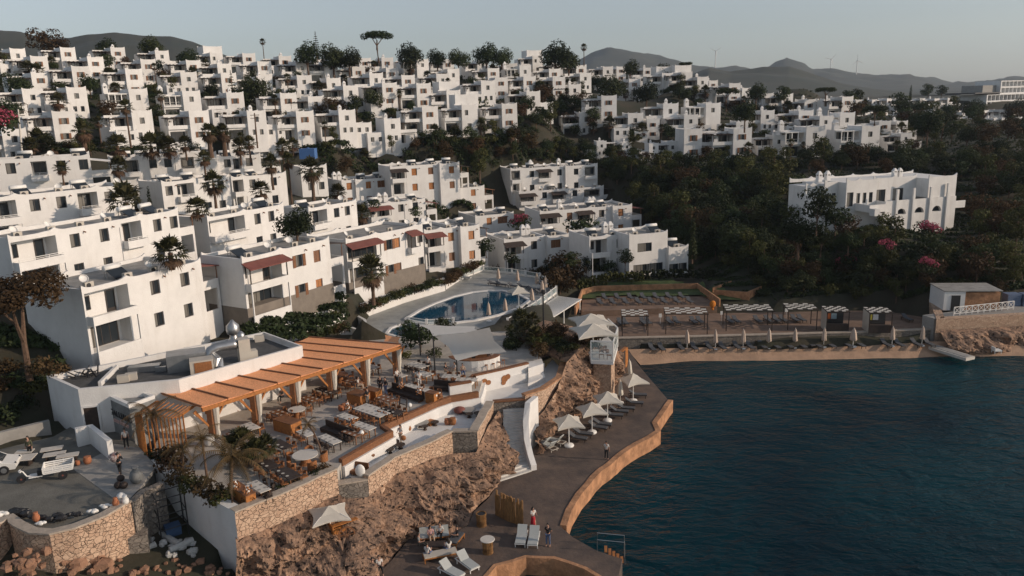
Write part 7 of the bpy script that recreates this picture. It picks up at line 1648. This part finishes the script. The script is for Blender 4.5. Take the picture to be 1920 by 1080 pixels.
TREES['umb'] = [plant('umbrella_pine','tree', lob(14,2.6,4.3,5.2,.8,1.2,.55), 2400, .17, 'leaf', [([(0,0,-.6),(.2,0,2),(.1,0,3.6)],[.24,.2,.12]),([(.2,0,2.6),(1.4,.3,4.2)],[.12,.05]),([(.2,0,2.6),(-1.2,.5,4.2)],[.12,.05]),([(.1,0,3.4),(.1,-1.2,4.4)],[.1,.04])])]
def fan_palm(H, n=30, leaf='palm', skirt=14, L=1.5, droop=1.0, trunk_r=.2):
    r = thing('palm_tree', 'x', 'palm tree'); TAGGED.remove(r); g = MB(); top = Vector((0,0,H))
    def frond(az, el, Ls, mi):
        d = Vector((math.cos(az)*math.cos(el), math.sin(az)*math.cos(el), math.sin(el))); side = d.cross(Vector((0,0,1))).normalized() if abs(el) < 1.5 else Vector((1,0,0))
        m = top + d*Ls*.55 + Vector((0,0,-.1*droop)); g.add([top-side*.02, top+side*.02, m+side*.02, m-side*.02], [(0,1,2,3)], mi)
        upn = side.cross(d)
        for k in range(9):
            w = (k-4)*.36; v = (d*math.cos(w) + side*math.sin(w)).normalized(); e = Ls*(.62-.05*abs(k-4)); p1 = m + v*e*.6 + upn*.05; p2 = m + v*e + Vector((0,0,-.13*Ls*droop*vr.uniform(.4,1.4))); q = v.cross(upn).normalized()*.06*Ls
            g.add([m, p1-q, p1+q], [(0,1,2)], mi); g.add([p1-q, p2, p1+q], [(0,1,2)], mi)
    for i in range(n): frond(i*2.4+vr.uniform(-.3,.3), R(85)-R(105)*(i/n)+vr.uniform(-.12,.12), L*vr.uniform(.85,1.15), 0)
    for i in range(skirt): frond(i*2.4, R(-35)-R(40)*(i/max(1,skirt))+vr.uniform(-.1,.1), L*.95, 1)
    g.build('crown', [MT[leaf], MT['skirt']], r)
    t = MB(); t.tube([(0,0,-.6),(.05,0,H*.4),(0,0,H*.8),(0,0,H)], [trunk_r*1.25,trunk_r,trunk_r*.9,trunk_r*1.1], 8); t.build('trunk', MT['bark'], r); return r
TREES['palm'] = [fan_palm(3.2, 34, 'palm', 9, 2.0), fan_palm(4.2, 32, 'palm', 12, 1.9)]
TREES['lowpalm'] = [fan_palm(1.5, 34, 'palm', 6, 2.1, 1.0, .26)]
TREES['skirtpalm'] = [fan_palm(4.0, 26, 'palm', 60, 1.7, 1.2, .4)]
TREES['tallpalm'] = [fan_palm(8.0, 30, 'palm', 12, 1.7, 1.0, .18)]
def date_palm(H, lean=0., n=16, L=2.2, m='drypalm'):
    r = thing('dry_palm', 'x', 'palm tree'); TAGGED.remove(r); g = MB(); top = Vector((lean,0,H))
    for i in range(n):
        az = i*2.4; el = R(70)-R(85)*i/n; p = top.copy(); d = Vector((math.cos(az)*math.cos(el), math.sin(az)*math.cos(el), math.sin(el))); pts = [p.copy()]
        for k in range(7): p = p + d*(L/7); d = (d + Vector((0,0,-.24))).normalized(); pts.append(p.copy())
        g.tube(pts, .018, 3)
        for k in range(1, 8):
            t = (pts[k]-pts[k-1]).normalized(); s = t.cross(Vector((0,0,1))).normalized()
            for sg in (-1,1):
                for q in (0,.33,.66): a = pts[k-1].lerp(pts[k], q); e = a + s*sg*(.42*(1-abs(k-4)/9)) + t*.2 + Vector((0,0,-.22)); g.add([a, a+t*.06, e], [(0,1,2)])
    g.build('crown', MT[m], r); t = MB(); t.tube([(0,0,-.3),(lean*.2,0,H*.4),(lean*.6,0,H*.8),(lean,0,H)], [.13,.1,.09,.1], 7); t.build('trunk', MT['bark'], r); return r
TREES['dry'] = [date_palm(3.6), date_palm(3.0,.3)]
TREES['lean'] = [date_palm(4.2,-1.3,8,1.3)]
PT = {k: [Proto(o) for o in v] for k, v in TREES.items()}
NAMED = {'olive':'pale green tree','broad':'dark green tree','round':'dense round tree','bush':'dark shrub','red':'reddish brown shrub','redtree':'reddish brown tree','boug':'pink flowering bougainvillea','cyp':'slim dark cypress','tier':'tiered pine','umb':'umbrella pine','palm':'fan palm','lowpalm':'low fan palm','skirtpalm':'thick skirted fan palm','tallpalm':'tall slim palm','dry':'dry orange palm','lean':'leaning bare palm'}
NV = [0]
def tree(kind, p, s, lab, group=None, cat=None, sz=None):
    P_ = vr.choice(PT[kind]); rot = vr.uniform(0, 6.28) if kind != 'lean' else 0
    o = P_.put(p, rot, lab, (s, s, sz or s*vr.uniform(.9,1.1)), group); NV[0] += 1
    if o not in TAGGED: TAGGED.append(o)
    return o
def tpx(kind, px, py, hpx, lab, Z=None, group=None, hgt=None):
    """tree standing at photo pixel px,py (its foot), hpx pixels tall"""
    p = Zp(px, py, Z) if Z else hit(px, py)
    if p is None: return
    q = (p-CAM).dot(_f); h0 = {'broad':5.4,'olive':6.4,'round':5.0,'bush':1.7,'red':2.2,'redtree':5.2,'boug':2.7,'cyp':7.6,'tier':10.3,'umb':6.0,'palm':4.6,'lowpalm':2.9,'skirtpalm':5.5,'tallpalm':9.2,'dry':4.6,'lean':5.0}[kind]
    s = hpx*q/F/h0/.97
    if Z and Z >= 200 and kind in ('round','broad','redtree'): p = p - Vector((0,0,1.5*s)); s *= 1.22
    return tree(kind, p, s, lab, group)
# named trees one can tell apart
PT['umb_r'] = [Proto(plant('umbrella_pine','tree', lob(16,2.7,4.2,5.3,.8,1.25,.6), 4200, .13, 'leafrd', [([(0,0,-.8),(-.1,0,1.6),(-.7,0,3.0),(-1.2,0,4.3)],[.2,.16,.1,.05]),([(-.1,0,1.6),(.6,0,2.8),(1.5,.2,4.2)],[.14,.1,.05]),([(.6,0,2.8),(.5,-1.0,4.2)],[.08,.04])]))]
tree('umb_r', Zp(52,690,69), 1.5, 'reddish umbrella pine with forked pale trunk at the left edge')
tpx('red', 92, 706, 50, 'small reddish brown shrub under the umbrella pine', 68)
tpx('round', 559, 462, 78, 'dense round dark tree standing between two white villas', 98)
for k, px, py, h, Z, lab in (('palm',700,562,70,99,'fan palm in front of the long pool villa'),('lowpalm',322,497,48,80,'low fan palm before the balcony of the long left villa'),('lowpalm',240,408,50,96,'low fan palm at the right end of the third row left villa'),
  ('palm',226,345,45,112,'fan palm at the blank end of the fourth row'),('palm',386,332,38,122,'fan palm before the middle of the fourth row'),('palm',406,398,55,110,'fan palm between the third row villas'),('palm',492,388,44,118,'fan palm before the third row right villa'),
  ('tallpalm',547,378,82,128,'tall palm left of a pair before the middle terraces'),('palm',588,372,62,126,'full fan palm right of the tall pair'),('palm',533,315,38,140,'fan palm beside the plain upper villa'),('skirtpalm',162,292,62,124,'thick skirted fan palm at the foot of the hillside, leftmost'),('tallpalm',245,272,78,136,'tall fan palm among the lowest hillside villas'),
  ('skirtpalm',396,290,58,128,'left of two thick skirted palms at the foot of the hillside'),('skirtpalm',422,287,52,130,'right of two thick skirted palms at the foot of the hillside'),('lowpalm',285,292,36,126,'low bushy palm between the skirted palms, left one'),('lowpalm',222,290,34,124,'low bushy palm beside the tall hillside palm'),('lowpalm',318,292,30,126,'low bushy palm between the skirted palms, right one'),
  ('palm',680,432,46,140,'fan palm before the middle awning villa'),('lowpalm',640,440,34,132,'low palm left of the middle awning villa'),('palm',600,430,0,0,''),('cyp',283,398,52,104,'dark leafy tree against the blank villa end wall'),
  ('tallpalm',495,108,34,200,'lone palm rising above the skyline'),('tier',595,112,54,225,'tall tiered pine on the skyline'),('round',577,122,44,225,'rounded tree left of the tiered pine on the skyline'),('round',625,128,50,230,'broad dark tree right of the tiered pine on the skyline'),('round',655,128,45,230,'second broad dark tree right of the tiered pine'),
  ('umb',710,112,52,235,'spreading pine standing out against the sky'),('round',771,124,48,240,'rounded dark tree on the skyline right of the spreading pine'),('redtree',85,100,54,240,'big reddish tree on the skyline before the left hill'),('redtree',118,98,30,240,'smaller reddish tree beside the big one on the skyline'),('round',200,104,35,240,'dark tree on the skyline between two villas, left'),('round',285,104,38,240,'dark tree on the skyline before the left hill ridge'),('round',352,124,40,225,'round dark tree under the left hill end'),
  ('round',860,124,40,250,'dark tree in the middle of the skyline, left one'),('round',912,122,45,255,'dark tree in the middle of the skyline, tall one'),('round',942,124,38,255,'dark tree in the middle of the skyline, right one'),('round',820,124,35,250,'low dark tree on the skyline near the center'),('round',1042,128,55,262,'big dark tree on the skyline near the far hill'),('round',1066,132,43,262,'dark tree right of the big one near the far hill'),('tallpalm',1095,122,38,262,'thin bare palm on the skyline before the far hill'),
  ('round',1147,182,52,225,'big round dark tree among the ridge villas'),('round',1212,192,44,230,'second big round tree among the ridge villas'),('round',1182,142,30,270,'round tree behind the ridge villas, left'),('broad',1242,142,28,272,'broad tree behind the ridge villas, right'),('umb',1285,140,24,275,'flat topped tree on the ridge before the far hill'),
  ('round',1396,242,50,180,'large dark tree rising behind the right terraces'),('umb',1362,205,40,200,'flat topped reddish tree behind the right terraces'),('round',1418,188,34,240,'round tree on the far ridge, left of three'),('broad',1470,190,34,245,'broad tree on the far ridge, middle of three'),('umb',1548,195,36,245,'flat tree on the far ridge, right of three'),('broad',1590,192,30,260,'dark tree above the second terrace row'),
  ('umb',1640,232,40,200,'flat topped dark tree behind the right end of the terraces'),('round',1738,268,60,185,'very large dark tree right of the terrace villas'),('umb',1765,262,48,190,'dark spreading tree beside the very large one'),('broad',1685,205,34,300,'dark tree left of the far village'),('broad',1608,195,30,300,'dark tree in the gap before the far village'),
  ('broad',1740,180,26,400,'dark pine clump above the far village, left'),('broad',1765,178,22,400,'dark pine clump above the far village, right'),('cyp',1706,190,32,380,'pointed tree beside the far village'),('round',1830,212,30,350,'round tree in the far village'),('round',1905,215,36,350,'round tree at the right edge of the far village'),
  ('olive',900,338,62,165,'light green tree left of the right stack of villas'),('redtree',835,310,42,178,'reddish olive tree above the middle terraces'),('redtree',650,330,38,168,'reddish tree left of the uppermost terrace villa'),('redtree',1530,330,34,150,'rust coloured tree behind the arched villa'),
  ('cyp',1298,488,88,112,'tall pale green conifer at the right end of the lawn villa'),('broad',1530,432,84,114,'dark pine before the left wing of the arched villa'),('broad',1566,436,58,113,'thin double stemmed tree before the arched villa'),('olive',1620,458,40,113,'yellowish tree left of the villa arches'),
  ('boug',1740,456,42,112,'pink flowering bougainvillea under the villa arches'),('boug',1660,478,34,110,'pink flowering bougainvillea on the slope below the stair'),('boug',1738,516,36,106,'pink flowering bougainvillea above the shed'),('boug',975,432,36,146,'pink bougainvillea beside the red awning villa'),('boug',4,262,60,124,'pink bougainvillea at the left edge of the hillside'),
  ('red',1060,525,60,124,'reddish tree before the central twin villa'),('broad',1072,510,44,124,'dark tree hiding the right end of the central twin villa'),('red',1050,545,46,118,'reddish bush at the right end of the pool terrace'),('broad',960,500,30,126,'dark tree at the left front of the central twin villa'),('broad',1172,505,40,122,'green tree before the lawn villa'),('broad',912,480,42,128,'dark tree between the stepped villa and the twin villa'),
  ('round',1496,478,80,117,'big round tree before the left end of the arched villa'),('broad',1538,476,64,116,'tall dark tree beside the left wing of the arched villa'),('round',1590,474,46,114,'round tree below the balcony of the arched villa'),('bush',1090,440,34,146,'dark bush between the twin villa and the awning villa'),('broad',780,412,30,148,'dark tree beside the orange shutters of the middle terraces'),('palm',350,296,34,128,'fan palm at the foot of the hillside above the fourth row'),('palm',452,305,38,134,'fan palm behind the fourth row right villa'),('palm',512,350,42,124,'fan palm between third row villas and tall palms'),('lowpalm',372,408,34,100,'low fan palm beside the blank grey end wall'),('palm',636,388,40,128,'fan palm behind the right round tree villa'),('palm',470,300,36,140,'slim fan palm behind the plain upper villa'),('palm',60,300,40,118,'fan palm at the left end of the fourth row'),('palm',120,345,34,108,'fan palm over the roof of the third row left villa'),('bush',700,395,22,150,'dark bush above the middle awning villa')):
    if h: tpx(k, px, py, h, lab, Z)
for kk, px, py, h in (('tier',440,208,72),('round',482,205,62),('round',455,212,48),('round',42,200,52),('round',20,232,50),('round',150,212,46),('broad',100,222,36),('round',190,128,34),('broad',206,136,36),('round',170,182,40),('broad',385,160,32),('round',520,208,34),('broad',10,165,36),('broad',300,140,26),('redtree',205,232,40),('round',330,250,34),('redtree',620,215,34),('broad',560,160,28),
  ('broad',717,140,32),('round',700,210,40),('broad',670,230,44),('redtree',1018,205,48),('round',985,218,42),('round',870,250,40),('broad',760,200,34),('round',900,165,28),('broad',845,185,36),('redtree',640,250,36),('broad',1080,150,26),('round',1120,172,34)):
    tpx(kk, px, py, h, f'{NAMED[kk]} between the hillside villas', None, 'larger trees between the hillside villas')
# dry palms and planting of the restaurant
for k, px, py, h, lab in (('dry',300,842,128,'dry orange palm beside the slat screen'),('dry',345,890,95,'dry orange palm inside the tall white wall, left of two'),('dry',388,895,100,'dry orange palm inside the tall white wall, right of two'),('dry',436,952,165,'tall dry palm at the corner of the tall white wall'),('lean',606,862,92,'leaning bare palm by the round white table')):
    p = W(px, py, TF if px > 310 else PK); q = (p-CAM).dot(_f); tree(k, p, h*q/F/(4.6 if k == 'dry' else 5.0)/1.05, lab)
for i, (px, py, s, k) in enumerate(((320,880,1.1,'red'),(340,905,1.0,'red'),(365,922,1.0,'bush'),(395,940,1.1,'red'),(415,945,.9,'bush'),(305,865,.9,'bush'),(470,945,.5,'red'),(500,932,.5,'red'),(530,920,.5,'bush'),(560,908,.5,'red'),(590,895,.5,'bush'),(610,885,.5,'red'))):
    tree(k, W(px, py, TF), s*.8, ('shrub in the bed along the tall white wall' if i < 6 else 'low shrub behind the front stone wall of the terrace'), 'terrace bed shrubs')
for px, py, s in ((440,862,1.1),(460,858,1.3),(480,866,1.0),(500,855,.9)): tree('lowpalm', W(px, py, TF+.5), s*.5, 'dark leafy plant in the white planter pots', 'potted plants')
for px, py, s in ((770,655,1.2),(790,660,1.3),(815,668,1.1),(835,650,1.2),(760,672,1.0)): tree('broad' if s > 1.15 else 'bush', W(px, py, TF), s*.55, 'dark planting behind the shaded tables by the sail', 'planting behind the far tables')
for i in range(18):
    px, py = vr.uniform(955,1015), vr.uniform(612,655); tree(vr.choice(('bush','lowpalm','bush')), W(px, py, TF), vr.uniform(.5,.8), 'dark bush between the bar sail and the lamp post', 'planting around the lamp post')
for i in range(26):
    u = vr.uniform(0,1); px, py = 1000+u*120, vr.uniform(618,668)-10*u; tree(vr.choice(('red','bush','red')), W(px, py, 7.0), vr.uniform(.45,.75), 'scrubby bush on the rock mound below the lookout', 'scrub on the rock mound')
for px, py, k in ((640,1000,'palm'),): pass
# planted wall bushes and hedges
for (pts, z, n, lab, ks, sc) in (([(676,588),(702,575),(760,553),(830,532)], DZ+1.7, 26, 'trailing dark bush on top of the planted pool wall', ('red','bush','bush'), .62), ([(838,533),(868,512),(900,500)], DZ+1.1, 12, 'reddish bush in the planter at the pool head', ('red','red','bush'), .75), ([(500,640),(560,620),(610,603),(648,585)], 6.9, 16, 'dark round shrub along the path before the plinth villa', ('bush',), .5), ([(575,640),(610,628),(652,618)], 6.4, 12, 'dark shrub in the bed behind the pergola end', ('bush','red'), .6)):
    ln = XY(pts, z)
    for i in range(n): x, y = along(ln, (i+.5)/n); tree(vr.choice(ks), Vector((x+vr.uniform(-.3,.3), y+vr.uniform(0,.5), z-.1)), sc*vr.uniform(.8,1.25), lab, lab.split(' ',2)[2])
# hillside gardens: one plant beside most villas
for i, (loc, a, s, row) in enumerate(HOUSES):
    far = 'village' in row
    for rep in range(1 if far else 3):
        if vr.random() < (.35 if far else .12): continue
        u, v = ((-2.6, -2.0), (vr.choice((5.2,-6.0)), vr.uniform(-2.5,1.0)), (vr.uniform(-5,5), -4.2))[rep]; u += vr.uniform(-1.2,1.2); x = loc.x+(math.cos(a)*u-math.sin(a)*v)*s; y = loc.y+(math.sin(a)*u+math.cos(a)*v)*s
        k = vr.choices(('broad','bush','redtree','palm','tallpalm','red','round'), (30,20,12,16,8,8,6))[0]; k = 'olive' if k == 'broad' and vr.random() < .38 else k; z = min(tz(x, y), loc.z+.3)
        tree(k, Vector((x, y, z-.2)), {'broad':.72,'olive':.7,'bush':1.35,'redtree':.68,'palm':.9,'tallpalm':.62,'red':1.25,'round':.72}[k]*vr.uniform(.75,1.2)*(.8 if far else 1), f'{NAMED[k]} by a villa, {row}', 'hillside garden plants')
def scatter(poly, n, kinds, wts, smin, smax, lab, group, mind=1.6, ymax=400):
    xs = [p[0] for p in poly]; ys = [p[1] for p in poly]; got = []; tries = 0
    while len(got) < n and tries < n*25:
        tries += 1; px, py = vr.uniform(min(xs), max(xs)), vr.uniform(min(ys), max(ys))
        if not inpoly(np.array([px]), np.array([py]), poly)[0]: continue
        p = hit(px, py, 60, ymax, 260)
        if p is None or any((p-q).length < mind for q in got): continue
        got.append(p); k = vr.choices(kinds, wts)[0]; k = 'olive' if k == 'broad' and vr.random() < .38 else k; s = vr.uniform(smin, smax)
        tree(k, p - Vector((0,0,.15)), s*(1.5 if k in ('bush','red','boug') else 1), lab.format(NAMED[k]), group)
scatter([(1190,338),(1300,322),(1480,335),(1480,400),(1500,455),(1460,500),(1350,505),(1300,470),(1225,400)], 95, ('broad','round','bush','redtree'), (9,3,3,1), .85, 1.4, '{} in the thicket left of the arched villa', 'thicket left of the arched villa', 2.3)
scatter([(1440,468),(1590,462),(1700,476),(1920,500),(1920,552),(1760,552),(1430,540)], 88, ('broad','bush','red','redtree','boug'), (8,5,2,1.5,.4), .55, 1.0, '{} on the slope below the arched villa', 'slope below the arched villa', 1.8)
scatter([(1400,500),(1560,500),(1720,530),(1740,565),(1400,560)], 30, ('broad','bush','redtree'), (6,3,1), .5, .9, '{} just behind the cabana row', 'thicket behind the cabanas', 1.7)
scatter([(1480,300),(1920,300),(1920,345),(1810,340),(1480,326)], 46, ('broad','round','redtree','bush'), (5,3,2,2), .7, 1.2, '{} behind the arched villa', 'trees behind the arched villa', 2.6)
scatter([(1815,345),(1920,345),(1920,500),(1825,470)], 26, ('broad','redtree','bush'), (6,1,2), .8, 1.25, '{} right of the arched villa', 'trees right of the arched villa', 2.4)
scatter([(790,268),(960,265),(1115,300),(1110,312),(955,305),(940,330),(885,330),(870,300)], 48, ('broad','bush','redtree','round'), (6,3,1,2), .6, 1.05, '{} in the green gap above the right stack', 'green gap above the right stack', 2.4)
scatter([(1118,298),(1480,296),(1480,330),(1210,335),(1150,345)], 60, ('broad','bush','red','round'), (2,6,.5,1), .4, .7, '{} below the right terraces', 'planting below the right terraces', 2.2)
scatter([(1000,175),(1120,190),(1110,250),(1000,255),(960,240)], 30, ('broad','redtree','round','bush'), (5,2,3,2), .7, 1.2, '{} between hillside and right terraces', 'trees between hillside and right terraces', 2.8)
scatter([(0,268),(640,262),(640,285),(300,292),(0,292)], 40, ('bush','red','broad','lowpalm'), (5,3,3,3), .45, .75, '{} along the foot of the hillside', 'planting at the foot of the hillside', 1.8)
scatter([(1100,505),(1180,512),(1300,505),(1300,518),(1090,520)], 16, ('bush','broad'), (3,1), .45, .7, '{} before the lawn villa', 'planting before the lawn villa', 1.4)
scatter([(925,505),(1060,515),(1060,535),(930,512)], 16, ('bush','red','broad'), (3,2,1), .4, .7, '{} behind the pool balustrade', 'planting behind the pool balustrade', 1.2)
scatter([(1260,160),(1720,185),(1720,200),(1260,195)], 34, ('broad','round','umb'), (5,4,2), .7, 1.15, '{} on the ridge behind the right terraces', 'trees on the far ridge', 4)
scatter([(1560,190),(1920,200),(1920,290),(1750,285),(1560,215)], 44, ('broad','round','redtree'), (6,3,2), .8, 1.3, '{} around the far village', 'trees around the far village', 4)
scatter([(30,690),(140,640),(110,560),(100,620),(0,720),(0,800),(80,760)], 9, ('bush','red','broad'), (5,2,0), .4, .7, '{} beside the alley left of the restaurant', 'planting beside the alley', 1.3)
scatter([(1112,312),(1212,332),(1228,400),(1200,400),(1140,352)], 20, ('broad','bush','round'), (5,3,2), .7, 1.1, '{} right of the top villa of the right stack', 'slope right of the right stack', 2.2)
scatter([(1205,402),(1262,432),(1330,500),(1300,500),(1262,460),(1215,440)], 22, ('broad','bush','round'), (5,3,2), .6, 1.0, '{} behind the plain white block', 'slope behind the plain white block', 1.8)
# undergrowth that nobody could count
g = MB(); ug = [([(1120,298),(1480,296),(1920,300),(1920,560),(1400,560),(1320,525),(1260,440),(1210,345)], 9000), ([(780,262),(1115,300),(950,310),(870,335)], 1800), ([(0,262),(640,255),(660,290),(0,295)], 1300), ([(0,100),(600,110),(1100,130),(1100,255),(640,255),(0,260)], 5200), ([(1260,160),(1920,185),(1920,300),(1480,296),(1260,200)], 2600), ([(600,300),(900,330),(960,480),(900,500),(600,420)], 1500), ([(0,560),(140,560),(110,700),(0,800)], 500), ([(440,640),(560,640),(650,600),(640,560),(480,600)], 500)]
for poly, n in ug:
    xs = [p[0] for p in poly]; ys = [p[1] for p in poly]; 
    pxs = np.array([vr.uniform(min(xs), max(xs)) for _ in range(n*2)]); pys = np.array([vr.uniform(min(ys), max(ys)) for _ in range(n*2)]); k = inpoly(pxs, pys, poly); pxs, pys = pxs[k][:n], pys[k][:n]
    # march all sight lines at once over the ground
    D0 = np.array([ray(a, b_) for a, b_ in zip(pxs, pys)]); ts = np.linspace(70, 420, 120); done = np.zeros(len(D0), bool); P0 = np.zeros((len(D0), 3))
    for t in ts:
        q = D0*t; act = ~done
        if not act.any(): break
        h = terr(q[act,0], q[act,1]); zz = CH + q[act,2]; hit_ = zz <= h; ids = np.nonzero(act)[0][hit_]; P0[ids,0] = q[ids,0]; P0[ids,1] = q[ids,1]; P0[ids,2] = h[hit_]; done[ids] = True
    for x, y, z in P0[done]:
        s = vr.uniform(.35,.9)
        leaves(g, [(x, y, z+.15, s, s, s*.6)], 9, .26)
m = MT['leaf']; o = g.build('undergrowth', MT['under'] if 'under' in MT else m); o['kind'] = 'stuff'

m = bpy.data.materials.new('haze'); m.use_nodes = True; N = m.node_tree.nodes; N.remove(N['Principled BSDF'])
v = N.new('ShaderNodeVolumePrincipled'); v.inputs['Color'].default_value = (.74,.86,1.0,1); v.inputs['Density'].default_value = .0001; v.inputs['Anisotropy'].default_value = .3
m.node_tree.links.new(v.outputs[0], N['Material Output'].inputs['Volume'])
g = MB(); g.box(-3200,5800,-420,5600,-5,290); o = g.build('haze', m); o['kind'] = 'stuff'
# ---------------------------------------------------------------- labels that single each thing out
ORD = ['','first','second','third','fourth','fifth','sixth','seventh','eighth','ninth','tenth','eleventh','twelfth','thirteenth','fourteenth','fifteenth','sixteenth','seventeenth','eighteenth','nineteenth','twentieth']
def ordn(i, n):
    if i == 1: return 'leftmost'
    if i == n: return 'rightmost'
    return (ORD[i] if i <= 20 else f'{i}{"st" if i%10==1 else "nd" if i%10==2 else "rd" if i%10==3 else "th"}') + ' from the left'
bpy.context.view_layer.update()
by = {}
for o in dict.fromkeys(TAGGED): by.setdefault(o['label'], []).append(o)
for lab, os_ in by.items():
    if len(os_) < 2: continue
    os_.sort(key=lambda o: proj(o.matrix_world.translation)[0])
    for i, o in enumerate(os_): o['label'] = f'{lab}, {ordn(i+1, len(os_))}'
for o in dict.fromkeys(TAGGED):
    w = o['label'].split()
    if len(w) > 16: print('LONG', len(w), o['label'])
